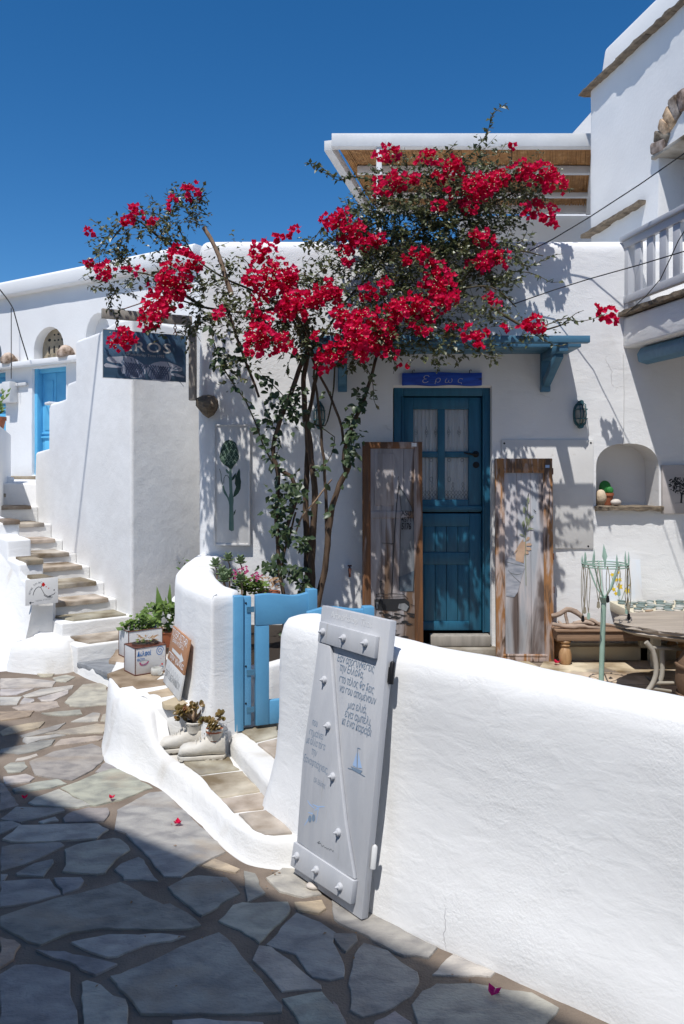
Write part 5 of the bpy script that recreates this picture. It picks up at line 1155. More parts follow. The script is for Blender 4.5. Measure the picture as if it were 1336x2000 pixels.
b = MB(); b.box(BFR, bw+.001, bw+.012, b2(1100, 1000)[1], b2(1100, 830)[1], -.032, -.012); b.build('hinge_strap', IRON, bd)
q = G(609, 1738, .004); lump('pebble', PEBW, (q.x+.01, q.y+.01, .002), .033, .024, .013, 'tan pebble wedged under the poem board', 'pebble', wob=.15, color=None)
# ------------------------------------------------------------------ gate
def gate_leaf(name, label, a, c, zb, ztop, curve, flip=False):
    a, c = V(a), V(c); o = thing(name, label, 'gate', a, 'gate leaves'); u = c-a; fr = Fr((a.x, a.y, 0), u, (0, 0, 1)); W_ = u.length
    def tz(t): return ztop-curve*math.sin(PI*min(1, max(0, (t-.0)/1.0)))**1.5+.007*math.sin(t*7.5-.6)
    n = 14; zr = ztop-.17
    b = MB(); b.prism(fr, [(W_*i/n, tz(i/n)) for i in range(n+1)]+[(W_, zr), (0, zr)], -.02, .02); b.build('top_rail', SKYB, o, bevel=.005)
    for x0, x1 in ((0, .075), (W_*.47, W_*.47+.07), (W_-.055, W_)):
        b = MB(); b.box(fr, x0, x1, zb, zr, -.019, .019); b.build('stile', SKYB, o, bevel=.006)
    for q in ((zb+.0, zb+.13),):
        b = MB(); b.box(fr, .075, W_*.47, *q, -.018, .018); b.box(fr, W_*.47+.07, W_-.055, *q, -.018, .018); b.build('bottom_rail', SKYB, o, bevel=.006)
    b = MB(); b.box(fr, W_-.05, W_+.004, zr, ztop+.012, -.03, .03); b.build('edge_post', SKYB, o, bevel=.005)
    return o
g1 = gate_leaf('gate_leaf', 'light blue wooden gate leaf with curved top, hinged on the white pillar', (-.470, 4.43, TZ), (-.150, 4.56, TZ), .225, .935, .014)
gp = thing('gate_post', 'light blue wooden gate post fixed to the white pillar', 'post', (-.55, 4.42, .2))
pf = Fr((-.575, 4.405, 0), (.95, .30, 0), (0, 0, 1))
b = MB(); b.box(pf, -.01, .042, .205, .93, -.03, .03); b.build('post', SKYB, gp, bevel=.006)
b = MB(); b.box(pf, .045, .085, .23, .925, -.02, .018); b.build('hinge_stile', SKYB, gp, bevel=.005)
for z in (.30, .50, .84):
    b = MB(); b.box(pf, .06, .10, z, z+.03, .018, .022); b.build('hinge_plate', STEEL, gp)
    b = MB(); b.lathe(Fr(pf(.055, z+.05, .018), (1, 0, 0), (0, 0, 1)), [(.006, 0), (.004, .003)], 8); b.build('bolt', IRON, gp)
g2 = gate_leaf('gate_leaf', 'light blue wooden gate leaf folded back behind the low wall', (-.17, 3.93, TZ), (.148, 4.0, TZ), .225, .93, -.012)
# ------------------------------------------------------------------ planters and plants by the steps
def tin_box(name, fr, w_, d_, h_, m, o, rust=True):
    th_ = .002
    b = MB(); b.box(fr, 0, w_, 0, h_, -.004, 0); b.box(fr, 0, w_, 0, h_, -d_, -d_+.004); b.box(fr, 0, .004, 0, h_, -d_+.004, -.004); b.box(fr, w_-.004, w_, 0, h_, -d_+.004, -.004); b.box(fr, .004, w_-.004, 0, .01, -d_+.004, -.004)
    b.build('tin_body', m, o, bevel=.003)
    if rust:
        b = MB(); r_ = .0035
        for z in (r_, h_): b.tube([fr(0, z, 0), fr(w_, z, 0), fr(w_, z, -d_), fr(0, z, -d_), fr(0, z, 0)], r_, 6)
        for x, y in ((0, 0), (w_, 0), (0, -d_), (w_, -d_)): b.tube([fr(x, 0, y), fr(x, h_, y)], r_*.8, 6)
        b.build('rusty_seam', RUST, o)
ta = G(264, 1320.5, LZ+.006); tb = G(324, 1311, LZ+.006); td = G(250.6, 1309, LZ+.006)
fr = Fr(ta, tb-ta, (0, 0, 1)); tw = (tb-ta).length; tdp = (td-ta).length; thh = .170
tin = thing('feta_tin', 'printed white metal tin with blue Greek lettering, reused as planter with one red flower', 'planter', ta)
tin_box('tin', fr, tw, tdp, thh, TIN, tin)
hol = [(tw/2+.42*tw*math.cos(t), -tdp/2+.40*tdp*math.sin(t)) for t in [2*PI*k/24 for k in range(24)]]
b = MB(); top = Fr(ta+V((0, 0, thh)), tb-ta, fr.w)
ol = []
for k in range(24):
    t = 2*PI*k/24; c_, s_ = math.cos(t), math.sin(t); m_ = 1/max(abs(c_), abs(s_)); ol.append((tw/2+tw/2*c_*m_, -tdp/2+tdp/2*s_*m_))
b.grid([[top(*p, 0) for p in ol], [top(*p, .001) for p in hol], [top(*p, -.012) for p in hol]], True); b.build('tin_lid', RUST, tin)
b = MB(); b.flat(top, hol, -.012); b.build('soil', SOIL, tin)
b = MB(); b.tube([top(tw/2+.36*tw*math.cos(t), -tdp/2+.34*tdp*math.sin(t), .002) for t in [2*PI*k/24 for k in range(25)]], .0035, 6); b.build('inner_rim', LTGREY, tin)
b = MB(); text(b, 'del', fr, .012, thh-.052, .042, .0012, width=.092); b.build('lettering', BLUEP, tin, kind='stuff')
b = MB(); text(b, 'feta', fr, .012, thh-.080, .026, .0012, width=.050); b.build('lettering', BLUEP, tin, kind='stuff')
b = MB(); sp = [(tw*.80+.028*(1-k/26)*math.cos(k*.55)*1., thh-.036+.034*(1-k/26)*math.sin(k*.55)) for k in range(24)]; b.stroke(fr, sp, .0035, .0012); b.build('printed_spiral', BLUEP, tin, kind='stuff')
def bowl(x, y): return (x, y)
b = MB(); b.stroke(fr, [(.030, .078), (.036, .066), (.055, .060), (.075, .066), (.088, .080)], [.008, .012, .010, .012, .006], .0012); b.build('printed_garland', PINK, tin, kind='stuff')
b = MB(); b.stroke(fr, [(.026, .082), (.045, .090), (.070, .091), (.090, .084)], .0022, .0012); b.stroke(fr, [(.04, .066), (.06, .058), (.08, .07)], .004, .0014); b.stroke(fr, [(.165, .030), (.175, .036), (.188, .030)], .006, .0012); b.build('printed_bowl', INKB, tin, kind='stuff')
for x, y, r_ in ((.178, .050, .006), (.158, .028, .004), (.165, .040, .003), (.17, .085, .002), (.185, .095, .002)): painted(tin, 'printed_dot', fr, [(x+r_*math.cos(t), y+r_*math.sin(t)) for t in [k*PI/4 for k in range(8)]], REDP, .0013, idn)
rp = random.Random(21)
def tuft(o, name, c, n, spread, up, L, Wd, m, fold=.2, kind='stuff', rr=rp, lean=(0, 0, 0)):
    b = MB(); c = V(c)
    for i in range(n):
        a = rr.uniform(0, 2*PI); e = rr.random(); p = c+V((math.cos(a)*spread*e**.5, math.sin(a)*spread*e**.5, up*rr.random()))+V(lean)*rr.random()
        d = V((math.cos(a)*.9+rr.uniform(-.4, .4), math.sin(a)*.9+rr.uniform(-.4, .4), rr.uniform(-.1, .9))); b.leaf(p, d, V((rr.uniform(-.5, .3), -.6, 1.)), L*rr.uniform(.7, 1.25), Wd*rr.uniform(.7, 1.2), fold)
    return b.build(name, m, o, smooth=1, kind=kind)
tc0 = top(tw*.55, -tdp*.5, .0)
tuft(tin, 'dried_plant', tc0, 34, .045, .045, .045, .012, DRIED); tuft(tin, 'small_leaves', top(tw*.35, -tdp*.5, .0), 16, .02, .03, .02, .015, GREENP); tuft(tin, 'small_leaves', top(tw*.8, -tdp*.55, .0), 10, .02, .03, .02, .012, GREENP)
b = MB(); c = top(tw*.34, -tdp*.5, .055)
for k in range(34): b.leaf(c+V((rp.uniform(-.012, .012), rp.uniform(-.012, .012), rp.uniform(-.015, .02))), V((rp.uniform(-1, 1), rp.uniform(-1, 1), rp.uniform(-.2, 1))), V((0, -1, .6)), .030, .028)
b.build('red_flower', REDP, tin, smooth=1, kind='stuff')
# the second tin behind
ta2 = G(251, 1288, LZ+.006); f2 = Fr(ta2, tb-ta, (0, 0, 1)); t2 = thing('white_tin', 'scuffed white metal tin planter full of small round green leaves behind the lettered tin', 'planter', ta2); w2, d2, hh2 = .245, .17, .185
tin_box('tin', f2, w2, d2, hh2, TIN, t2, True)
b = MB(); b.box(f2, .006, w2-.006, hh2-.03, hh2-.025, -d2+.006, -.006); b.build('soil', SOIL, t2)
for k in range(9):
    tuft(t2, 'leafy_stem', f2(w2*(.08+.105*k), hh2-.01+(.03 if k in (2, 5, 6) else 0), -d2*.5+rp.uniform(-.04, .04)), 22, .035, .075 if k in (1, 2, 6) else .05, .034, .034, LIME if k % 3 else GREENP, .1)
gpz = thing('green_plant', 'bushy bright green potted plant with long upright leaves beside the white pillar', 'plant', G(328, 1262, LZ))
c = LOC[gpz.name]; b = MB(); b.lathe(Fr(c, (1, 0, 0), (0, 1, 0)), [(.07, 0), (.09, .11), (.095, .11), (.085, .10)], 14); b.build('pot', TERRA, gpz, smooth=40); 
for k in range(12): tuft(gpz, 'leaf_clump', c+V((rp.uniform(-.14, .12), rp.uniform(-.10, .08), rp.uniform(.10, .26))), 26, .06, .06, .048, .036, GREENP if k % 3 else LIME, .15)
for (dx, dz, l, w_) in ((-.10, .22, .22, .06), (-.13, .16, .15, .05), (-.02, .20, .16, .04), (.05, .26, .12, .035), (.02, .0, .13, .06), (.04, .30, .16, .03)):
    b = MB(); b.leaf(c+V((dx*.4, -.03, dz)), V((dx*1.5, rp.uniform(-.3, .1), 1 if dz > .05 else -.9)), V((.2, -1, .3)), l, w_, .2, .2); b.build('long_leaf', GREENP, gpz, smooth=1)
b = MB(); pth = [c+V((.06, .02, .1)), c+V((.10, .03, .3)), c+V((.105, .05, .48)), c+V((.115, .04, .60))]; b.tube(crom(pth, .05), .005, 6); b.build('climbing_stem', TWIG, gpz)
tuft(gpz, 'climbing_leaves', c+V((.10, .03, .28)), 40, .025, .36, .034, .028, GREENP)
lump('white_stone', PLAS, c+V((.04, .26, .0)), .10, .08, .17, 'round whitewashed stone behind the green plant', 'stone', wob=.15)
# jar and round glass
q = G(306, 1318, LZ+.005); jr = thing('glass_jar', 'small clouded glass tealight jar in front of the lettered tin', 'jar', q)
b = MB(); b.lathe(Fr(q, (1, 0, 0), (0, 1, 0)), [(.030, 0), (.036, .01), (.036, .035), (.032, .045), (.028, .045), (.028, .012), (.001, .010)], 18, False); b.build('glass', JAR, jr, smooth=40)
q = G(325, 1306, LZ+.005); lump('glass_ball', JAR, q, .020, .020, .024, 'small grey glass bauble beside the lettered tin', 'bauble', wob=.05)
# ------------------------------------------------------------------ painted card leaning on the pillar
ca = G(323, 1330, LZ+.008)+V((-.012, -.01, 0)); cb = G(354, 1368, LZ+.008)+V((-.012, -.01, 0))
cs = thing('painted_card', 'brown and white hand lettered board with a white arrow leaning on the pillar', 'sign', ca.lerp(cb, .5))
CFR, cw, ch = lean_frame(ca, cb, .668, .060); CFR.w = CFR.u.cross(CFR.v)
b = MB(); b.box(CFR, 0, cw, ch*.42, ch, -.012, 0); b.build('brown_panel', CARD, cs, bevel=.002)
b = MB(); b.box(CFR, 0, cw, 0, ch*.42-.0005, -.012, 0); b.build('white_panel', CARDB, cs, bevel=.002)
b = MB(); text(b, 'c1', CFR, .02, ch*.845, .062, .0008, width=cw*.88); b.build('lettering', WHITEP, cs, kind='stuff')
b = MB(); text(b, 'c2', CFR, .06, ch*.755, .034, .0008, width=cw*.66); b.build('lettering', WHITEP, cs, kind='stuff')
painted(cs, 'arrow', CFR, [(.09, ch*.66), (cw*.70, ch*.655), (cw*.70, ch*.71), (cw*.90, ch*.625), (cw*.72, ch*.54), (cw*.70, ch*.585), (.09, ch*.60)], LTGREY, .0008, idn)
b = MB(); text(b, 'c3', CFR, .02, ch*.475, .055, .0008, width=cw*.90); b.build('lettering', WHITEP, cs, kind='stuff')
b = MB(); text(b, 'c4', CFR, .03, ch*.13, .055, .0008, width=cw*.86); b.build('lettering', INKG, cs, kind='stuff')
b = MB(); b.stroke(CFR, [(.08+.012*k, ch*.30+.016*math.sin(k*1.3)) for k in range(26)], .0018, .0008); b.build('scribble', INKG, cs, kind='stuff')
# ------------------------------------------------------------------ boots with jade plants
def boot(c, heading, label, scale=1.):
    c = V(c); u = V((math.cos(heading), math.sin(heading), 0)); fr = Fr(c, u, (-u.y, u.x, 0), (0, 0, 1)); o = thing('boot', label, 'boot', c, 'boots used as flower pots')
    L = .235*scale; prof = [(-.002, .022, .040), (.006, .038, .060), (.022, .047, .073), (.05, .050, .081), (.085, .047, .086), (.115, .043, .097), (.145, .040, .114), (.175, .040, .128), (.205, .042, .134), (.228, .036, .130), (.238, .024, .115)]
    rows = []; n = 16
    for x, w_, h_ in prof:                               # from the toe back to the heel
        row = []
        for k in range(n):
            t = 2*PI*k/n; cy = w_*math.copysign(abs(math.cos(t))**.7, math.cos(t)); sn = math.sin(t); z = .022+(h_-.022)*(.5+.5*math.copysign(abs(sn)**.75, sn)); taper = 1-.42*max(0, (z-.06)/.09)*(1 if x > .1 else .6)
            row.append(fr(L/2-x*scale, cy*max(.35, taper)*scale, z*scale))
        rows.append(row)
    b = MB(); b.grid(rows, True); n0 = 0; b.f.append(tuple(range(n))); k0 = (len(prof)-1)*n; b.f.append(tuple(k0+i for i in range(n))[::-1])
    bo = b.build('upper', LEATHER, o, smooth=75, wob=.006, wsc=22)
    sp_ = [(L/2+.008, 0), (L/2+.005, .018), (L/2-.010, .038), (L/2-.05, .048), (L/2-.10, .046), (L/2-.15, .038), (-L/2+.03, .042), (-L/2, .034), (-L/2-.008, 0)]; sp_ = sp_+[(x, -y) for x, y in sp_[-2:0:-1]]
    b = MB(); b.prism(fr, [(x*1.0, y*scale) for x, y in sp_], .004, .024); b.build('sole', LEATHER, o, bevel=.004)
    for k in range(7):
        x = -L/2+.01+k*L/7; b = MB(); b.box(fr, x, x+L/7*.62, -.040*scale, .040*scale, 0, .006); b.build('tread_lug', LEATHER, o)
    cx_ = -L/2+.052*scale
    b = MB(); cf = Fr(fr(cx_, 0, .10*scale), fr.u, fr.v, fr.w); b.lathe(cf, [(.040, 0), (.043, .035), (.050, .052), (.046, .058), (.042, .05), (.040, .02)], 18, False); b.build('cuff', LEATHER, o, smooth=50, wob=.004, wsc=30)
    for k in range(5):
        x = L/2-.065-k*.020; z = .074+k*.0145; b = MB(); b.tube([fr(x, -.024, z-.004), fr(x-.006, -.010, z+.008), fr(x-.002, .010, z+.008), fr(x-.006, .024, z-.004)], .0028, 5); b.build('lace', LEATHER, o)
        b = MB(); b.lathe(Fr(fr(x, -.030, z-.008), fr.u, fr.w, -fr.v), [(.004, 0), (.003, .003)], 7); b.build('eyelet', INK, o)
    return o, fr(cx_, 0, .125*scale)
def jade(c, label, potm, n, s, seed, leanx):
    r_ = random.Random(seed); c = V(c); o = thing('jade_plant', label, 'plant', c, 'jade plants in boots'); q = Fr(c, (1, 0, 0), (0, 1, 0))
    b = MB(); b.lathe(q, [(.032, -.03), (.039, .012), (.045, .014), (.045, .028), (.039, .028), (.037, .018)], 20, False); b.build('pot', potm, o, smooth=40)
    b = MB(); b.lathe(q, [(.037, .016), (.001, .018)], 16, False); b.build('soil', SOIL, o)
    b = MB(); lb = MB()
    for k in range(n):
        a = r_.uniform(0, 2*PI); e = c+V((math.cos(a)*.085*s+leanx*r_.random(), math.sin(a)*.05*s, .045+.09*s*r_.random())); m_ = c.lerp(e, .5)+V((0, 0, .03))
        b.tube([c+V((0, 0, .03)), m_, e], [.008, .006, .004], 6)
        for j in range(15):
            d = V((r_.uniform(-1, 1), r_.uniform(-1, .6), r_.uniform(-.3, 1))).normalized(); p = e+d*.008; sd = d.orthogonal().normalized(); nn_ = d.cross(sd); l, w_, t = .030*r_.uniform(.8, 1.2), .011, .004
            ring = [(0, .25), (.35, .9), (.7, 1.), (.93, .6)]; rows = [[p+d*l*x+sd*w_*y*math.cos(a_)+nn_*t*y*math.sin(a_) for a_ in [2*PI*i/6 for i in range(6)]] for x, y in ring]
            lb.grid(rows, True); lb.f.append(tuple(len(lb.v)-6+i for i in range(6)))
    b.build('stems', CUTW, o, smooth=1); lb.build('leaves', JADE, o, smooth=1, kind='stuff'); return o
bz_ = .108
c1 = G(392, 1486, bz_); c2 = G(354, 1462, bz_)
o1, p1_ = boot((c1.x, c1.y+.035, bz_), math.radians(186), 'white painted ankle boot nearer the street, holding a terracotta pot')
o2, p2_ = boot((c2.x+.008, c2.y-.035, bz_), math.radians(190), 'white painted ankle boot behind the other one, holding a black pot')
jade(p1_+V((.0, -.005, .0)), 'bronze jade plant in terracotta pot inside the front boot', TERRA, 4, .6, 1, -.0); jade(p2_, 'spreading bronze jade plant in black pot inside the rear boot', IRON, 9, 1.0, 2, .03)
# ------------------------------------------------------------------ tavern sign on the parapet
sa = V((-2.424, 6.27, EYE+(HY-1183.5)/FL*6.27)); sb = V((-2.196, 6.335, EYE+(HY-1177)/FL*6.335)); tv = thing('tavern_sign', 'white square tavern sign with a red flower drawing on the stair parapet', 'sign', sa.lerp(sb, .5)); TV = Fr(sa, sb-sa, (0, 0, 1)); tvw, tvh = (sb-sa).length, .198
b = MB(); b.box(TV, 0, tvw, 0, tvh, -.012, 0); b.build('panel', PANELW, tv, bevel=.002)
k_ = tvw/310.
def vx(x, y): return ((x-265)*k_, (632-(x-265)*.09-y)*k_*.98+.0)
pline(tv, 'drawn_line', TV, [[vx(*p) for p in l] for l in ([(338,525),(345,490),(365,455),(390,438),(410,445),(425,475),(445,515),(480,540),(510,540)], [(410,445),(425,420),(435,405)], [(440,525),(475,548),(525,545)], [(485,535),(530,520),(548,500)])], .0035, INK, .0008, idn)
b = MB(); b.stroke(TV, [vx(345, 597), vx(306, 602)], .003, .0008); b.stroke(TV, [vx(320, 592), vx(304, 602), vx(320, 612)], .005, .0008); b.build('arrow', INK, tv, kind='stuff')
for i in range(14):
    ch_ = 'a%d' % i
    if not TXT[ch_][0]: continue
    t = i/13; x = 312+(t*100)*(.35+.65*t); y = 520-115*math.sin(t*PI/2); p = vx(x, y); rot = math.radians(78-66*t); b = MB(); text(b, ch_, TV, p[0], p[1], .020, .0008, rot=rot); b.build('lettering', INKG, tv, kind='stuff')
p = vx(360, 592); b = MB(); text(b, 'tav', TV, p[0], p[1], .015, .0008, width=.118, rot=.05); b.build('lettering', INKG, tv, kind='stuff')
for x, y, r_, m_ in ((436,405,.008,REDP),(428,415,.008,REDP),(443,418,.008,REDP),(434,428,.007,REDP),(462,438,.004,REDP),(485,455,.004,REDP),(538,473,.005,INK)):
    p = vx(x, y); painted(tv, 'printed_petal', TV, [(p[0]+r_*math.cos(t), p[1]+r_*math.sin(t)) for t in [k*PI/4 for k in range(8)]], m_, .0009+.00003*(x % 5), idn)
# ------------------------------------------------------------------ bench with driftwood and canvas
be = thing('low_bench', 'low brown wooden bench with turned legs against the wall', 'bench', (2.0, 6.2, TZ))
bx0, bx1, by0, by1, bz0, bz1 = 1.60, 2.62, 6.09, 6.37, .335, .415
b = MB(); b.box(WORLD, bx0, bx1, by0, by1, bz0, bz1-.012); b.build('seat_frame', WOODH, be, bevel=.006)
for k in range(3):
    b = MB(); y = by0-.012+(by1-by0+.01)*k/3; b.box(WORLD, bx0-.012, bx1+.01, y, y+(by1-by0)/3-.002, bz1-.011, bz1+.004); b.build('seat_board', WOODH, be, bevel=.004)
lp = [(.030, 0), (.042, .02), (.048, .055), (.046, .09), (.036, .125), (.026, .138), (.036, .146), (.038, .154), (.028, .162), (.036, .170), (.042, .18), (.034, .192)]
for x, y in ((1.67, 6.13), (2.55, 6.13), (1.67, 6.33), (2.55, 6.33)):
    b = MB(); b.lathe(Fr((x, y, TZ-.004), (1, 0, 0), (0, 1, 0)), lp, 18); b.build('leg', HONEY, be, smooth=45)
b = MB(); b.prism(WORLD, [(1.72, 6.26), (3.0, 6.26), (3.0, 6.39), (1.72, 6.39)], TZ-.01, .26); finish(b.build('plinth', CREAM, bevel=.012), 'cream painted kerb along the wall under the bench', 'kerb')
rd = random.Random(14)
def drift(pts, r, label):
    p = crom([V(q) for q in pts], .03); b = MB(); k = len(p); b.tube([q+V((rd.uniform(-1, 1), rd.uniform(-1, 1), rd.uniform(-1, 1)))*.004 for q in p], [r*(1-.35*abs(2*i/(k-1)-.8))*rd.uniform(.86, 1.12) for i in range(k)], 9)
    return finish(b.build('driftwood', DRIFT, smooth=60), label, 'driftwood', 'driftwood on the bench')
def bp_(px, py, Y): return P(px, py, Y)
drift([bp_(1078, 1203, 6.2), bp_(1094, 1198, 6.2), bp_(1108, 1191, 6.22), bp_(1124, 1195, 6.22), bp_(1140, 1207, 6.2), bp_(1158, 1212, 6.2), bp_(1174, 1222, 6.18)], .022, 'arched thick driftwood branch on top of the pile')
drift([bp_(1104, 1196, 6.21), bp_(1107, 1212, 6.2), bp_(1110, 1226, 6.19)], .014, 'short upright driftwood stub under the arched branch')
drift([bp_(1080, 1219, 6.16), bp_(1096, 1222, 6.13), bp_(1115, 1224, 6.12), bp_(1140, 1224, 6.12), bp_(1176, 1227, 6.13)], .018, 'pale straight driftwood stick along the bench front')
drift([bp_(1090, 1214, 6.2), bp_(1104, 1227, 6.14), bp_(1112, 1230, 6.12)], .013, 'forked driftwood stick end at the left of the pile')
drift([bp_(1120, 1216, 6.24), bp_(1150, 1217, 6.24), bp_(1176, 1219, 6.22), bp_(1205, 1224, 6.18)], .016, 'long driftwood stick reaching right behind the stand')
drift([bp_(1112, 1222, 6.2), bp_(1135, 1215, 6.19), bp_(1160, 1220, 6.18)], .020, 'knotty middle driftwood piece in the pile')
cvs = thing('flower_canvas', 'pale canvas painted with yellow flowers leaning on the wall behind the mint stand', 'painting', F(1220, 1240, .1))
cfr, cw_, chh = lean_frame(((1183-CX)/FL*6.27, 6.27, .42), ((1259-CX)/FL*6.27, 6.27, .42), EYE+(HY-1093)/FL*6.36, .09); cfr.w = cfr.u.cross(cfr.v)
b = MB(); b.box(cfr, 0, cw_, 0, chh, -.02, 0); b.build('canvas', CANV, cvs, bevel=.003)
def vq(x, y): return ((1060+x/4.84-1183)/76*cw_, (1240-(1060+y/4.84))/147*chh)
pline(cvs, 'painted_stem', cfr, [[vq(*p) for p in l] for l in ([(740,640),(735,540),(760,380),(745,280)], [(735,560),(690,480),(680,330)], [(760,600),(800,480),(860,420)], [(745,500),(720,430),(710,350)])], .004, OLIVE, .0012, idn)
for x, y, r_ in ((685,325,22),(745,300,16),(720,380,24),(755,380,22),(750,455,34),(690,485,24),(820,500,34),(710,530,22),(845,440,12)):
    p = vq(x, y); r2 = r_/4.84/76*cw_; painted(cvs, 'painted_flower', cfr, [(p[0]+r2*(1 if k % 2 else .55)*math.cos(k*PI/5), p[1]+r2*(1 if k % 2 else .55)*math.sin(k*PI/5)) for k in range(10)], YEL, .0016+.00004*(x % 7), idn)
# ------------------------------------------------------------------ mint necklace stand
msx, msy = (1177-CX)/FL*5.3, 5.3; ms = thing('necklace_stand', 'mint green metal stand with a crown of spikes hung with cord necklaces', 'stand', (msx-.01, msy, TZ))
zr = EYE+(HY-1101)/FL*5.3; zj = EYE+(HY-1168)/FL*5.3; RR = .143; tcx = (1182-CX)/FL*5.3
b = MB(); b.tube([V((msx-.012, msy, TZ)), V((msx+.008, msy, zj))], .0165, 12); b.build('pole', MINT, ms, smooth=50)
b = MB(); b.lathe(Fr((msx-.012, msy, TZ), (1, 0, 0), (0, 1, 0)), [(.15, 0), (.15, .012), (.03, .02)], 20); b.build('base', MINT, ms, smooth=40)
b = MB(); b.lathe(Fr((msx+.008, msy, zj-.03), (1, 0, 0), (0, 1, 0)), [(.019, 0), (.028, .03), (.03, .034), (.026, .034)], 14); b.build('collar', MINT, ms, smooth=40)
for z in (zr, zr-.016): b = MB(); torus(b, V((tcx, msy, z)), V((0, 0, 1)), RR, .0045, 36, 6); b.build('ring', MINT, ms, smooth=1)
for a in (.4, 1.6, 2.7, 3.8, 5.4):
    e = V((tcx+RR*math.cos(a), msy+RR*math.sin(a), zr)); b = MB(); b.tube(crom([V((msx+.01, msy, zj)), V((msx+.01, msy, zj)).lerp(e, .35)+V((0, 0, -.01)), V((msx, msy, zj)).lerp(e, .8)+V((0, 0, .05)), e], .03), .005, 6); b.build('strut', MINT, ms, smooth=1)
for a in [2*PI*k/12+.2 for k in range(12)]:
    p = V((tcx+RR*math.cos(a), msy+RR*math.sin(a), zr-.01)); b = MB(); h_ = .075*random.Random(int(a*100)).uniform(.8, 1.25); b.tube([p, p+V((0, 0, h_*.5)), p+V((0, 0, h_))], [.005, .0065, .0008], 5); b.build('spike', MINT, ms)
p = V((tcx-.01, msy-.02, zr)); b = MB(); b.leaf(p, V((0, 0, 1)), V((0, -1, 0)), .13, .035); b.build('metal_leaf', MINT, ms)
nl = ['pale cord necklace', 'beaded necklace', 'long double cord necklace', 'thin wire necklace', 'twisted cord necklace', 'short cord necklace', 'knotted cord necklace', 'cord necklace with drop pendant', 'cord necklace with silver charm']
rn = random.Random(31)
for i, (a, l) in enumerate(((3.3, .27), (3.05, .33), (3.6, .30), (4.1, .22), (4.5, .18), (5.0, .14), (5.7, .24), (6.05, .31), (.1, .28))):
    t0 = V((tcx+RR*math.cos(a), msy+RR*math.sin(a), zr-.006)); o = thing('necklace', nl[i]+(' hanging at the left of the mint stand' if i < 4 else ' in the middle of the mint stand' if i < 6 else ' hanging at the right of the mint stand'), 'necklace', t0, 'necklaces on the mint stand')
    b = MB()
    for s_ in (-1, 1): b.tube(crom([t0+V((0, 0, .01)), t0+V((s_*.010, -.008, -l*.3)), t0+V((s_*.008+rn.uniform(-.004, .004), -.008, -l*.7)), t0+V((0, -.006, -l))], .04), .0025, 5)
    b.build('cord', CORD, o)
    b = MB(); e = t0+V((0, -.006, -l)); b.prism(Fr(e, (1, 0, 0), (0, 0, 1)), [(-.007, 0), (.007, 0), (.011, -.035), (0, -.045), (-.011, -.035)], -.002, .002); b.build('pendant', (CORD, IRON, MINT)[i % 3], o)
# ------------------------------------------------------------------ small white table with painted stones, slate table, urn
wt = thing('white_table', 'cream low display table against the wall covered with painted stones', 'table', (2.5, 6.05, TZ))
wy0, wy1, wx0, wz = 5.78, 6.34, (1226-CX)/FL*5.9, EYE+(HY-1197)/FL*5.78
b = MB(); b.box(WORLD, wx0, 3.1, wy0, wy1, wz-.07, wz); b.build('tabletop', CREAM, wt, bevel=.006)
for x, y in ((wx0+.25, wy0+.25), (wx0+.25, wy1-.05), (3.04, wy0+.05), (3.04, wy1-.05)): b = MB(); b.box(WORLD, x-.03, x+.03, y-.03, y+.03, TZ, wz-.07); b.build('leg', CREAM, wt, bevel=.004)
rg = random.Random(17); sm_ = None
for j in range(6):
    for i in range(11):
        x = wx0+.05+i*.072+rg.uniform(-.012, .012)+(j % 2)*.03; y = wy0+.04+j*.085+rg.uniform(-.012, .012)
        if x > 2.85: continue
        if sm_ is None:
            b = MB(); b.prism(WORLD, [(.034*math.cos(t)*(1+.12*math.sin(3*t)), .028*math.sin(t)) for t in [2*PI*k/9 for k in range(9)]], 0, .010); o = b.build('painted_stone', PEB, None, bevel=.003, origin=(0, 0, 0)); sm_ = o.data; bpy.data.objects.remove(o)
        red = j == 0 and i % 4 != 3
        m4 = Matrix.Translation((x, y, wz+.001+(.004 if (i+j) % 2 else 0))) @ Matrix.Rotation(rg.uniform(0, 6), 4, 'Z') @ Matrix.Rotation(rg.uniform(-.12, .12), 4, 'X'); o = inst('painted_stone', sm_, None, m4)
        ci_, nm_ = rg.choice((((.42, .20, .12), 'flat terracotta stone'), ((.50, .36, .24), 'flat sandy orange stone'), ((.6, .55, .48), 'flat cream stone'))) if red else rg.choice((((.34, .38, .36), 'mid grey green painted stone'), ((.16, .22, .21), 'dark green painted stone'), ((.50, .51, .48), 'pale grey painted stone'), ((.24, .29, .27), 'dull green painted stone')))
        o.color = (*ci_, 1)
        od_ = ('first', 'second', 'third', 'fourth', 'fifth', 'sixth', 'seventh', 'eighth', 'ninth', 'tenth', 'eleventh')[i]
        finish(o, nm_+', %s from left in the %s row on the display table' % (od_, ('front', 'second', 'third', 'fourth', 'fifth', 'back')[j]), 'painted stone', 'painted stones on the display table')
slt = thing('slate_table', 'low table with a rough edged grey brown slate slab on curved metal legs', 'table', (2.3, 5.1, TZ))
top_z = EYE+(HY-1214)/FL*5.3
so_ = [(1.755, 5.30), (1.80, 5.19), (1.86, 5.10), (1.99, 4.98), (2.12, 4.86), (2.30, 4.72), (2.6, 4.6), (3.0, 4.7), (3.05, 5.5), (2.6, 5.72), (2.2, 5.72), (1.95, 5.62), (1.80, 5.45)]
SLATB = mat('grey_brown_slate_top', (.42, .36, .295), (.31, .265, .22), sc=5, rough=.75, bump=.002, bsc=50, bump2=.003, bsc2=9, stretch=(.6, 2.5, 1), spec=.35)
q_ = resample([V((x, y, 0)) for x, y in so_], .035, True); k = len(q_); cc_ = sum(q_, V((0, 0, 0)))/k; rows = []
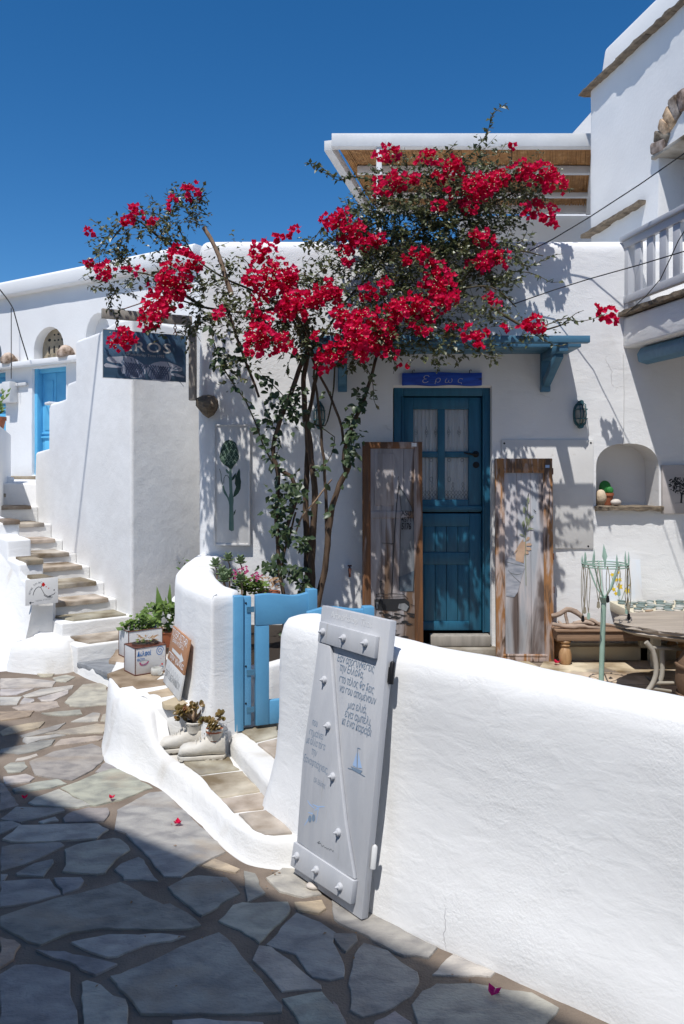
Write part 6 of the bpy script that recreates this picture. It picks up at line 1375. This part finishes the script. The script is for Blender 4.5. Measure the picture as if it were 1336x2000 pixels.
for i_, (ins, h_) in enumerate(((.10, -.075), (.055, -.06), (.02, -.045), (.035, -.036), (.004, -.022), (.010, -.010), (.0, -.004), (.012, 0))):
    rows.append([p+(cc_-p).normalized()*(ins+.02*wn(p.x, p.y, i_*.3, 16)+.012*wn(p.x, p.y, i_*.9, 40))+V((0, 0, top_z+h_+(.006*wn(p.x, p.y, i_, 12) if 0 < i_ < 7 else 0))) for p in q_])
ar = sum(q_[i].x*q_[(i+1) % k].y-q_[(i+1) % k].x*q_[i].y for i in range(k))
if ar < 0: rows = [r[::-1] for r in rows]
b = MB(); b.grid(rows, True); n0 = len(b.v)-k; b.f.append(tuple(n0+i for i in range(k))); b.f.append(tuple(range(k))[::-1]); b.build('slab', SLATB, slt, smooth=25)
def tl(*pts): b = MB(); b.tube(crom([V(p) for p in pts], .03), .0155, 10); b.build('leg', BEIGEM, slt, smooth=60)
ly = 5.08
tl(P(1262, 1254, ly), P(1274, 1268, ly), P(1281, 1295, ly), P(1281, 1318, ly), P(1272, 1340, ly), P(1256, 1358, ly), P(1240, 1366, ly)); tl(P(1292, 1262, ly+.05), P(1294, 1290, ly+.05), P(1293, 1318, ly+.05), P(1285, 1340, ly+.05), P(1272, 1352, ly+.05), P(1266, 1364, ly+.05))
for p0, p1 in ((P(1272, 1265, ly), P(1330, 1268, ly+.1)), (P(1274, 1334, ly), P(1320, 1334, ly+.05)), (P(1270, 1344, ly), P(1310, 1350, ly+.05))): b = MB(); b.tube([p0, p1], .011, 8); b.build('stretcher', BEIGEM, slt, smooth=60)
tl((2.75, 4.9, top_z-.04), (2.72, 4.9, .4), (2.8, 4.9, TZ)); tl((2.7, 5.45, top_z-.04), (2.68, 5.45, .4), (2.76, 5.45, TZ))
uc = V((2.285, 4.98, TZ)); ur = thing('clay_urn', 'large brown clay urn with rope bands under the slate table', 'urn', uc)
b = MB(); b.lathe(Fr(uc, (1, 0, 0), (0, 1, 0)), [(.17, 0), (.215, .06), (.245, .16), (.235, .26), (.20, .34), (.155, .385), (.15, .40), (.17, .405)], 28); b.build('body', URN, ur, smooth=40)
for h_, r_ in ((.085, .228), (.265, .236)):
    b = MB(); b.tube([uc+V((r_*math.cos(t), r_*math.sin(t), h_+.006*math.sin(t*40))) for t in [2*PI*k/80 for k in range(81)]], .012, 6); b.build('rope_band', URN, ur, smooth=60)
# ------------------------------------------------------------------ planter contents
PZ = .62
def succ(c, h_, label):
    c = V(c); o = thing('grey_succulent', label, 'plant', (c.x, c.y, .42), 'grey succulents in the planter'); b = MB(); b.tube([V((c.x, c.y, .40)), c+V((.01, 0, -.03)), c], .005, 6); b.build('stem', CUTW, o)
    lb = MB()
    for ring, (n, r_, tilt) in enumerate(((6, .045, .35), (5, .038, .9), (4, .028, 1.6))):
        for k in range(n):
            a = 2*PI*k/n+ring*.5; d = V((math.cos(a), math.sin(a), tilt)).normalized(); p = c+V((0, 0, .012*ring)); sd = V((-math.sin(a), math.cos(a), 0)); nn_ = d.cross(sd); l, w_, t = .048, .017, .006
            rows = [[p+d*l*x+sd*w_*y*math.cos(q)+nn_*t*y*math.sin(q) for q in [2*PI*i/6 for i in range(6)]] for x, y in ((0, .3), (.4, .95), (.75, .9), (.98, .25))]; lb.grid(rows, True)
    lb.build('rosette', SUCC, o, smooth=1, kind='stuff')
for px, py, Y, lb_ in ((421, 1107, 5.55, 'grey green succulent rosette nearest the planter curve'), (446, 1096, 5.75, 'tall grey green succulent rosette in the planter'), (470, 1101, 5.8, 'grey green succulent rosette above the pink flowers'), (434, 1124, 5.4, 'low grey green succulent at the planter edge'), (446, 1129, 5.35, 'low grey green succulent next to the pink flowers'), (438, 1137, 5.25, 'lowest grey green succulent over the planter rim'), (470, 1137, 5.3, 'grey green succulent behind the blue gate post')): succ(P(px, py, Y), 0, lb_)
pk = thing('pink_flower_plant', 'lime green clump with pink flower heads in the planter by the gate', 'plant', P(478, 1150, 5.4)-V((0, 0, .2)))
for px, py, n in ((470, 1125, 26), (462, 1120, 20), (475, 1112, 22), (498, 1128, 18), (502, 1124, 12), (458, 1130, 14)):
    b = MB(); c = P(px, py, 5.4)
    for k in range(n): b.leaf(c+V((rp.uniform(-.028, .028), rp.uniform(-.03, .03), rp.uniform(-.02, .02))), V((rp.uniform(-1, 1), rp.uniform(-1, .4), rp.uniform(-.2, 1))), V((0, -1, .4)), .018, .014)
    b.build('flower_head', PINK, pk, smooth=1, kind='stuff')
for px, py in ((470, 1144), (482, 1140), (495, 1146), (506, 1140), (480, 1152), (500, 1152), (512, 1148), (488, 1132)): tuft(pk, 'leaf_clump', P(px, py, 5.42)-V((0, 0, .03)), 30, .045, .05, .034, .026, LIME)
b = MB(); b.tube([P(478, 1150, 5.42)-V((0, 0, .25)), P(478, 1140, 5.42)], .012, 6); b.build('stems', TWIG, pk)
dp = thing('dried_pot_plant', 'terracotta pot with a dried brown plant behind the blue gate', 'plant', P(526, 1165, 5.5))
c = P(526, 1158, 5.5); b = MB(); b.lathe(Fr(c-V((0, 0, .06)), (1, 0, 0), (0, 1, 0)), [(.05, -.12), (.065, .05), (.075, .052), (.075, .072), (.062, .072)], 16); b.build('pot', TERRA, dp, smooth=40); tuft(dp, 'dried_leaves', c+V((0, 0, .02)), 60, .05, .08, .05, .018, DRIED)
cr = thing('cream_pot', 'small cream pot on the terrace seen through the gate opening', 'pot', P(525, 1208, 5.0)); c = LOC[cr.name]
# stands on the terrace floor
cc2 = G(527, 1345, TZ); cr.location = (cc2.x, cc2.y+.9, TZ); LOC[cr.name] = V(cr.location); b = MB(); b.lathe(Fr(LOC[cr.name], (1, 0, 0), (0, 1, 0)), [(.07, 0), (.10, .05), (.105, .16), (.11, .17), (.10, .17), (.095, .15)], 18, False); b.build('pot_body', CREAM, cr, smooth=40)
tuft(cr, 'pot_leaves', LOC[cr.name]+V((0, 0, .15)), 30, .07, .08, .05, .035, GREENP)
# ------------------------------------------------------------------ wires
def cable(pts, r, label, sag=.0):
    p = crom([V(q) for q in pts], .25); b = MB(); b.tube(p, r, 6); return finish(b.build('cable', CABLE, smooth=60), label, 'cable')
cable([P(1420, 240, 5.2), P(1336, 300, 5.6), P(1250, 360, 5.95), P(1150, 425, 6.2), P(1080, 467, 6.3), P(1035, 490, 6.36)], .0045, 'black cable crossing up from the white parapet to the top right')
cable([P(1420, 468, 5.0), P(1336, 491, 5.3), P(1250, 517, 5.7), P(1150, 545, 6.1), P(1080, 567, 6.3), P(1000, 595, 6.38)], .004, 'thin black cable sagging across the balcony railing to the wall')
cable([P(1350, 430, 5.3), P(1325, 470, 5.4), P(1310, 503, 5.55), P(1290, 545, 5.75), P(1262, 578, 6.0), P(1240, 598, 6.15), P(1224, 612, 6.26)], .0035, 'thin cable looping down in front of the balcony balusters')
cable([P(-40, 520, 10.5), P(0, 566, 11.5), P(26, 604, 12.6), P(40, 655, 12.75), P(55, 704, 12.85)], .009, 'grey cable coming down to the far left doorway')
cable([P(22, 602, 12.95), P(22, 650, 12.95), P(22, 740, 12.95)], .007, 'thin cable running down the far left facade')
f1 = V((-2.115, 7.15, 2.80)); f2_ = V((-2.485, 7.64, .90)); back_ = -SUN/abs(SUN.z)
A1, A2 = f1+back_*4.2, f2_+back_*6.0; dA = A2-A1
b = MB(); b.tube([A1-dA*1.0, A2+dA*.15], .017, 8); finish(b.build('cable', CABLE, smooth=60), 'thick overhead cable above the street whose shadow crosses the stair wall', 'cable')
b = MB(); b.tube([F(1217, 690, .004), F(1219, 760, .004), F(1218, 868, .004)], .003, 5); finish(b.build('cable', LTGREY, smooth=60), 'thin white cable painted over on the wall above the niche', 'cable')
# ------------------------------------------------------------------ fallen petals
def petal(pt, label, m=BRACT, s=1.):
    b = MB(); c = V(pt)+V((0, 0, .012))
    for k in range(3):
        a = 2*PI*k/3+pt.x*9; d = V((math.cos(a), math.sin(a), .55)); b.leaf(c, d, V((math.cos(a)*-.5, math.sin(a)*-.5, 1)), .028*s, .025*s, .4, -.2)
    return finish(b.build('fallen_flower', m, smooth=1), label, 'petal', 'fallen bougainvillea flowers')
MAG = mat('magenta_bract', (.42, .008, .17), rough=.6, transl=.25)
petal(GS(218, 1566)+V((0, 0, .006)), 'small crimson flower fallen on the sunlit paving near the kerb', s=.8); petal(GS(347, 1616)+V((0, 0, .006)), 'pink crimson flower fallen on the big dark flagstone in the sun'); petal(GS(48, 1566)+V((0, 0, .006)), 'wilted crimson flower lying in the shade at the left', s=.8)
petal(GS(964, 1955)+V((0, 0, .010)), 'magenta flower fallen by the foot of the low wall at the bottom', MAG, 1.1); petal(G(1087, 1298, TZ+.01), 'crimson flower on the terrace floor by the bench leg', s=1.3)

b = MB(); rl_ = random.Random(12)
for i in range(70):
    t = rl_.random(); q = GS(210+t*380+rl_.uniform(-30, 5), 1480+t*240+rl_.uniform(-4, 22)) if i % 2 else GS(rl_.uniform(20, 1050), 1560+rl_.random()*400)
    if q.x > .095+(2.98-q.y)*1.09-.05: continue
    b.leaf(q+V((0, 0, .011)), V((rl_.uniform(-1, 1), rl_.uniform(-1, 1), .1)), V((rl_.uniform(-.3, .3), 0, 1)), rl_.uniform(.008, .018), rl_.uniform(.005, .011), .3)
finish(b.build('leaf_litter', DRIED), 'tiny dry leaf litter scattered on the paving', None, None, 'stuff')
# ------------------------------------------------------------------ the bougainvillea
rv = random.Random(77)
bg_ = thing('bougainvillea', 'large bougainvillea with crimson bracts trained over the shelf and parapet', 'bougainvillea', V((-.22, 6.0, .42)))
def zo(x, y): return (370+x/3.636, 650+y/3.636)
def stem(name, pts, Y, r0, r1, m, wig=.006, n=8, ys=None, ground=False):
    p = [P(x, y, Y if ys is None else ys[i]) for i, (x, y) in enumerate(pts)]
    if ground: p = [V((p[0].x+.005, p[0].y, .40))]+p
    c = crom(p, .05); k = len(c); b = MB()
    c = [q+V((wn(q.z*3, r0*90, 0, 2.2), wn(q.z*3, 5, r0*70, 2.2), 0))*wig*2 for q in c]
    b.tube(c, [(r0+(r1-r0)*i/(k-1))*(1+.12*wn(q.x, q.y, q.z, 14)) for i, q in enumerate(c)], n)
    b.build(name, m, bg_, smooth=70); return c
T = {}
T['a2'] = stem('trunk', [zo(870,1700), zo(872,1500), zo(893,1200), zo(872,950), zo(848,750), zo(822,550), zo(812,300), zo(832,180), (601,650), (590,600)], 5.92, .028, .016, BARK, ground=True)
T['a1'] = stem('trunk', [zo(838,1800), zo(835,1500), zo(828,1250), zo(832,1000), zo(838,820), zo(830,650), (606,800), (618,735), (640,680)], 5.98, .030, .012, BARK, ground=True)
T['b'] = stem('trunk', [zo(905,1930), zo(930,1830), zo(965,1680), zo(985,1450), zo(1022,1200), zo(1062,1080), zo(1118,985), zo(1135,930)], 5.86, .026, .019, BARK, ground=True)
T['b2'] = stem('stem', [zo(1118,985), (672,893), (683,842), (708,787), (728,724), (738,690), (760,640), (800,590)], 5.84, .016, .008, BARK)
T['c'] = stem('stem', [zo(962,1680), zo(978,1350), zo(962,1050), zo(936,750), zo(906,400), zo(892,270), (640,690)], 5.88, .013, .008, BARK)
T['d'] = stem('trunk', [(552,1160), (544,1090), (541,1007), (543,925), (533,897), (536,856), (547,820), (563,782), (580,741), (592,705), (604,680), (590,640), (560,590)], 5.80, .013, .018, BARK, ground=True)
T['e'] = stem('stem', [zo(690,1400), zo(742,1250), zo(762,1150), zo(722,1020), zo(640,975)], 5.82, .012, .015, BARK)
T['f'] = stem('stem', [zo(1095,790), zo(1062,600), zo(1000,450), zo(918,290), (610,700)], 5.84, .010, .008, BARK)
T['h'] = stem('stem', [(507,776), (486,724), (473,691), (455,640), (440,590)], 5.75, .009, .010, BARK)
T['i'] = stem('stem', [zo(1036,220), zo(1012,500), zo(962,660), zo(862,640)], 5.95, .006, .005, TWIG)
T['k'] = stem('stem', [(551,1105), (562,1057), (577,1000)], 5.80, .008, .007, BARK)
T['l'] = stem('stem', [zo(1010,1040), zo(900,1190), zo(800,1300), zo(755,1420)], 5.78, .006, .006, CUTW)
T['g'] = stem('stem', [(412,640), (417,665), (430,702), (450,743), (480,785), (502,837), (518,878), (535,911)], 5.70, .004, .006, TWIG)
T['cut'] = stem('cut_branch', [(452,575), (442,545), (428,500), (412,465), (398,444)], 5.75, .017, .014, CUTW, .003)
T['m'] = stem('stem', [zo(760,600), zo(700,490), (550,770), (520,740), (500,730)], 5.78, .004, .003, TWIG)
T['n'] = stem('stem', [zo(860,640), zo(960,690), zo(1030,740), zo(1010,850), zo(950,950), zo(880,990)], 5.9, .004, .003, TWIG)
for pts, Y in (([(604,690),(640,640),(700,560),(760,500),(820,450),(880,390)], 6.0), ([(640,690),(720,640),(800,600),(880,570),(960,560),(1010,600)], 5.85), ([(600,680),(560,610),(500,570),(430,540),(380,500),(345,440)], 5.85), ([(560,600),(480,610),(400,600),(340,580),(300,560)], 5.75),
               ([(820,450),(900,430),(980,390),(1050,350)], 6.2), ([(760,500),(770,430),(790,370),(860,320)], 6.2), ([(380,500),(320,470),(260,430),(215,470)], 5.8), ([(400,600),(300,540),(230,530)], 5.75), ([(880,570),(930,520),(1000,490),(1060,500)], 6.1), ([(960,600),(1040,645),(1110,630)], 5.72)):
    stem('branch', pts, Y, .012, .004, TWIG, .012, 6)
# crown: clumps of leaves on fine twigs
BL_ = [(345,415,55,38,5.85,1.),(300,445,62,38,5.85,.8),(240,470,52,36,5.8,.8),(214,512,38,36,5.8,.8),(270,520,58,40,5.8,.6),(212,562,26,34,5.75,.8),(352,520,48,42,5.85,.6),(232,596,22,10,5.75,.8),(382,398,26,18,5.85,.8),(240,545,30,30,5.78,.5),
 (400,590,58,48,5.75,1.),(345,628,52,26,5.7,.9),(440,622,60,50,5.75,1.1),(400,655,40,16,5.7,.8),(470,560,48,40,5.8,.9),(455,500,34,34,5.85,.45),(500,655,42,40,5.75,.7),(440,690,40,34,5.72,.3),(480,720,40,40,5.72,.25),
 (560,640,68,60,5.8,1.),(520,598,58,54,5.8,.9),(600,602,58,58,5.8,1.),(640,560,50,56,5.85,.9),(560,545,44,36,5.85,.6),(620,500,40,40,5.9,.4),(560,690,40,30,5.8,.5),
 (700,480,70,74,6.05,1.3),(760,430,92,62,6.15,1.5),(850,420,98,74,6.2,1.5),(940,400,88,62,6.25,1.4),(1000,365,66,42,6.3,1.),(1050,350,40,34,6.3,.8),(880,340,80,40,6.3,1.),(780,340,56,26,6.25,.8),(820,318,50,22,6.3,.5),(950,312,40,26,6.3,.6),
 (730,560,70,66,5.95,1.2),(820,540,82,66,6.0,1.4),(900,510,82,62,6.1,1.4),(955,560,50,58,6.0,.9),(1005,515,32,46,6.1,.8),(860,620,80,54,5.85,1.3),(770,640,68,54,5.8,1.2),(680,660,58,46,5.8,1.),(930,640,52,44,5.8,1.),(985,630,30,34,5.8,.5),(900,460,80,52,6.15,1.4),(985,465,40,40,6.2,.9),
 (860,690,50,26,5.75,.5),(950,680,36,24,5.75,.45),(1045,640,36,22,5.75,.6),(830,690,24,30,5.75,.4),(700,700,40,20,5.75,.6),(660,470,34,40,6.0,.8),(720,400,28,26,6.15,.6),
 (690,652,50,24,5.64,.9),(770,650,52,24,5.64,1.),(850,655,50,24,5.64,1.),(615,650,40,26,5.66,.8),(905,668,30,18,5.64,.6),(560,665,44,26,5.66,.6)]
fo = MB(); tw_ = MB(); CEN = V((-.05, 6.6, 2.6))
def twig_leaves(p, d, n, step, L, up=.35):
    for j in range(n):
        q = p+d*step*j; a = rv.uniform(0, 2*PI); sd = V((rv.uniform(-1, 1), rv.uniform(-1, .6), rv.uniform(-.8, .5)))
        dd = (d*.35+sd).normalized(); nn_ = V((rv.uniform(-.7, .7), rv.uniform(-1.0, .2), up+rv.uniform(.2, 1.0)))
        l = L*rv.uniform(.65, 1.25); fo.leaf(q, dd, nn_, l, l*rv.uniform(.60, .78), .3, rv.uniform(-.05, .3))
for px, py, rx, ry, Y, den in BL_:
    c = P(px, py, Y); sx_, sz_ = rx/FL*Y, ry/FL*Y; sy_ = min(.24, .28*(sx_+sz_)+.05)
    n = int(den*(sx_*sz_)*PI*1150)
    for i in range(n):
        while True:
            u = V((rv.uniform(-1, 1), rv.uniform(-1, 1), rv.uniform(-1, 1)))
            if u.length < 1: break
        u *= (1+.12*wn(px, py, i, .7))
        p = c+V((u.x*sx_, u.y*sy_, u.z*sz_))
        if noise.noise(p*7.5)+.35*noise.noise(p*17) < (-.02 if py > 520 else -.12): continue
        d = (u+V((rv.uniform(-.7, .7), rv.uniform(-.9, .3), rv.uniform(-.7, .5)))).normalized()
        k = rv.randint(3, 6); twig_leaves(p, d, k, .019, .038)
        if rv.random() < .35: tw_.tube([p-d*.06, p+d*.022*k], [.0022, .0012], 3, False)
SPR = [([(1005,505),(1030,520),(1052,512),(1075,500),(1098,496)], 6.1, .8), ([(1000,530),(1030,532),(1055,540),(1078,552),(1100,548)], 6.1, .8), ([(1050,640),(1080,630),(1105,622),(1130,628),(1160,622),(1185,612)], 5.7, .8), ([(1100,632),(1125,612),(1140,606)], 5.7, .8),
 ([(890,335),(905,320),(930,290),(952,258),(962,225),(985,205),(992,208)], 6.25, 1.4), ([(760,345),(720,350),(690,345),(655,345),(625,325),(600,318)], 6.2, 1.6), ([(690,345),(660,352),(640,340),(612,328)], 6.2, 1.4), ([(870,300),(885,285),(893,275)], 6.2, 1.), ([(990,330),(1000,310),(998,290)], 6.2, .8),
 ([(230,560),(215,590),(208,605)], 5.75, 1.2), ([(250,430),(225,445),(205,470),(185,500)], 5.78, 1.), ([(330,440),(300,415),(262,418)], 5.8, 1.), ([(460,500),(475,505),(490,520)], 5.75, .6), ([(640,520),(610,545),(600,580)], 5.7, .8),
 ([(820,650),(850,690),(845,705),(862,712)], 5.7, .8), ([(700,690),(726,740),(730,780),(738,800)], 5.7, 1.), ([(760,680),(772,715),(768,730)], 5.7, 1.), ([(905,670),(960,700),(975,690)], 5.7, .7), ([(1040,650),(1085,675),(1108,672)], 5.7, .4), ([(1010,480),(1020,470),(1030,450)], 6.1, .8), ([(1075,345),(1100,365),(1118,372)], 6.3, .8), ([(640,440),(625,450),(610,475)], 6.0, .8)]
for pts, Y, den in SPR:
    c = crom([P(x, y, Y) for x, y in pts], .03); k = len(c); b = MB(); b.tube(c, [.0045*(1-.6*i/(k-1)) for i in range(k)], 5); b.build('sprig', TWIG, bg_, smooth=1)
    for i in range(k-1):
        for _ in range(int(den*2+rv.random())):
            twig_leaves(c[i], (c[i+1]-c[i]).normalized(), 1, .0, .046)
fo.build('foliage', LEAF, bg_, smooth=0, kind='stuff'); tw_.build('twigs', TWIG, bg_, kind='stuff')
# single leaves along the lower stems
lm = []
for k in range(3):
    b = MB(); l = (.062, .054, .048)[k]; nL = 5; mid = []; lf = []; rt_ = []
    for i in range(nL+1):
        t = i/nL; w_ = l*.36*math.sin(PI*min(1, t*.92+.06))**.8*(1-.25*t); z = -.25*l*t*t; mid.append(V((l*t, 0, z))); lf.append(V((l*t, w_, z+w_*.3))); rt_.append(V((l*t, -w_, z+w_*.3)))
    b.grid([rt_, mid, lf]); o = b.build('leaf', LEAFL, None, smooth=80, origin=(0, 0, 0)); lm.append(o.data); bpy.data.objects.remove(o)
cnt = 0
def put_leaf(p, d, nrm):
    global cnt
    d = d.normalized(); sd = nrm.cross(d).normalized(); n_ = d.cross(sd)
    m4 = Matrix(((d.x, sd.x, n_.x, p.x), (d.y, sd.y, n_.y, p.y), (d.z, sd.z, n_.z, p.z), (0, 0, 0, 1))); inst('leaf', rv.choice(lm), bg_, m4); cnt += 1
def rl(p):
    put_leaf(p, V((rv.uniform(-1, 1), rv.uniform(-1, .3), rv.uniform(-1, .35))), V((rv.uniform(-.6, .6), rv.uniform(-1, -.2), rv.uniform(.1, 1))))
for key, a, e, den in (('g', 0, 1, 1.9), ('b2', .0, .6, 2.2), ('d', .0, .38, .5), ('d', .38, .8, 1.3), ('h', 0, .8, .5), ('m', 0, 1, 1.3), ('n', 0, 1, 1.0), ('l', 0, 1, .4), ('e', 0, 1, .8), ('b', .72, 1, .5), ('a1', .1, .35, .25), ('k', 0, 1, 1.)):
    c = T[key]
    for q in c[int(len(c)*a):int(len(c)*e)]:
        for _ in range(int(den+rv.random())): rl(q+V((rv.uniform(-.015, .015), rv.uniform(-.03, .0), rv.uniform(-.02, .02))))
for px, py, r, n in ((545,1000,16,9),(575,960,18,10),(552,1030,18,10),(545,985,12,5),(580,955,14,6),(527,1108,14,7),(560,1112,18,9),(590,1118,12,6),(592,1140,12,5),(578,1060,12,5),(600,1058,12,6),(556,1055,8,3),(540,800,14,7),(575,800,18,8),(590,820,16,8),(520,780,14,6),(560,770,14,5),(500,830,10,4),(640,770,10,3),(690,840,14,6),(700,800,10,4),(686,880,14,7),(625,905,10,3),(648,1000,6,2),(470,705,12,5),(420,705,12,4),(450,690,16,6)):
    for _ in range(n):
        if cnt < 296: rl(P(px+rv.uniform(-r, r), py+rv.uniform(-r, r), rv.uniform(5.66, 5.86)))
# crimson flower clusters, each one a part
FC = [(375,376,17),(335,397,11),(262,420,17),(246,432,8),(300,432,7),(178,452,8),(173,514,5),(205,530,15),(222,536,9),(345,497,15),(362,492,9),(380,516,17),(340,545,32),(318,572,30),(330,580,26),(352,560,20),(300,605,26),(292,628,18),(308,612,16),(235,665,22),(252,660,14),(270,530,8),(432,615,13),(246,528,6),
 (515,492,22),(500,505,14),(545,538,34),(520,555,26),(495,545,18),(560,560,22),(575,455,10),(545,465,10),(560,460,8),(505,585,14),(498,620,14),(520,622,12),(508,655,24),(500,675,22),(520,660,18),(545,660,16),(565,680,13),(535,692,8),
 (580,598,30),(560,605,20),(600,590,20),(640,572,24),(622,582,18),(650,585,14),(672,622,26),(690,632,22),(720,620,22),(700,655,28),(680,670,24),(730,660,28),(750,652,22),(660,690,20),(632,705,22),(640,690,16),(712,688,18),(760,690,15),(785,717,8),(740,690,10),
 (652,432,18),(670,420,12),(690,446,22),(680,465,18),(705,480,20),(720,468,10),(676,500,18),(742,470,14),(645,437,9),(632,428,6),
 (760,298,18),(742,308,13),(775,300,10),(835,306,17),(822,318,10),(848,320,8),(770,358,20),(745,374,15),(790,355,14),(805,352,12),(738,352,8),(878,332,24),(860,345,15),(895,345,14),(855,405,15),(880,378,12),(868,410,8),(930,368,26),(915,385,20),(950,358,22),(972,352,20),(920,405,18),(945,380,14),(988,345,16),(1020,330,17),(1012,345,10),(1060,340,24),(1080,355,20),(1095,365,13),(1070,370,12),(1040,405,17),(1025,412,12),(1070,418,18),(1082,430,10),(1030,345,14),(998,287,8),(1050,400,10),
 (940,463,18),(925,468,12),(958,470,10),(965,508,18),(945,515,18),(982,505,15),(950,500,10),(925,515,11),(820,498,16),(800,506,12),(835,500,8),(850,535,24),(875,555,20),(840,562,22),(860,575,18),(885,580,12),(820,600,18),(870,592,18),(795,600,24),(775,610,18),(810,615,20),(765,600,14),(840,612,16),(750,560,14),(735,578,9),(712,573,13),(725,560,8),
 (915,650,15),(930,658,13),(935,682,9),(950,655,8),(1040,632,16),(1025,640,12),(1052,640,9),(1164,604,8),(1190,612,11),(1184,622,8),(1198,625,6),(1172,612,5),(955,580,7),(968,592,8),(812,640,12),(832,652,9),(880,640,7),(760,640,14),(618,655,8),(985,640,6)]
def blobY(px, py):
    best = None
    for bx, by, rx, ry, Y, den in BL_:
        d = math.hypot((px-bx)/rx, (py-by)/ry)
        if best is None or d < best[0]: best = (d, Y, rx, ry)
    return best[1]-(.10 if best[0] > 1 else .20)
for px, py, r in FC:
    Y = blobY(px, py); c = P(px, py, Y); Rm = r*1.03/FL*Y; b = MB(); nf = max(5, int((r/6.0)**2*2.4))
    for i in range(nf):
        while True:
            u = V((rv.uniform(-1, 1), rv.uniform(-1, .5), rv.uniform(-1, 1)))
            if u.length < 1: break
        p = c+V((u.x*Rm, u.y*Rm*.9, u.z*Rm)); ax = (u*.8+V((rv.uniform(-.5, .5), -.55+rv.uniform(-.4, .4), .35+rv.uniform(-.4, .4)))).normalized()
        s_ = rv.uniform(.75, 1.15); e1 = ax.orthogonal().normalized(); e2 = ax.cross(e1); ph = rv.uniform(0, 6); op = rv.uniform(.45, 1.1)
        for k in range(3):
            a = ph+2*PI*k/3; rd_ = e1*math.cos(a)+e2*math.sin(a); b.leaf(p, ax*.75+rd_*op, ax-rd_*.8, .037*s_, .040*s_, .18, -.10)
    b.build('flower_cluster', BRACT, bg_, smooth=0)
    if r > 12:
        b = MB()
        for i in range(max(1, nf//3)):
            q = c+V((rv.uniform(-.7, .7)*Rm, -Rm*.75*rv.uniform(.8, 1.1), rv.uniform(-.7, .7)*Rm)); b.lathe(Fr(q, (1, 0, 0), (0, 0, 1)), [(.0035, 0), (.003, .003)], 5)
        b.build('florets', POLLEN, bg_, kind='stuff')
# loose litter under the vine on the terrace and paving

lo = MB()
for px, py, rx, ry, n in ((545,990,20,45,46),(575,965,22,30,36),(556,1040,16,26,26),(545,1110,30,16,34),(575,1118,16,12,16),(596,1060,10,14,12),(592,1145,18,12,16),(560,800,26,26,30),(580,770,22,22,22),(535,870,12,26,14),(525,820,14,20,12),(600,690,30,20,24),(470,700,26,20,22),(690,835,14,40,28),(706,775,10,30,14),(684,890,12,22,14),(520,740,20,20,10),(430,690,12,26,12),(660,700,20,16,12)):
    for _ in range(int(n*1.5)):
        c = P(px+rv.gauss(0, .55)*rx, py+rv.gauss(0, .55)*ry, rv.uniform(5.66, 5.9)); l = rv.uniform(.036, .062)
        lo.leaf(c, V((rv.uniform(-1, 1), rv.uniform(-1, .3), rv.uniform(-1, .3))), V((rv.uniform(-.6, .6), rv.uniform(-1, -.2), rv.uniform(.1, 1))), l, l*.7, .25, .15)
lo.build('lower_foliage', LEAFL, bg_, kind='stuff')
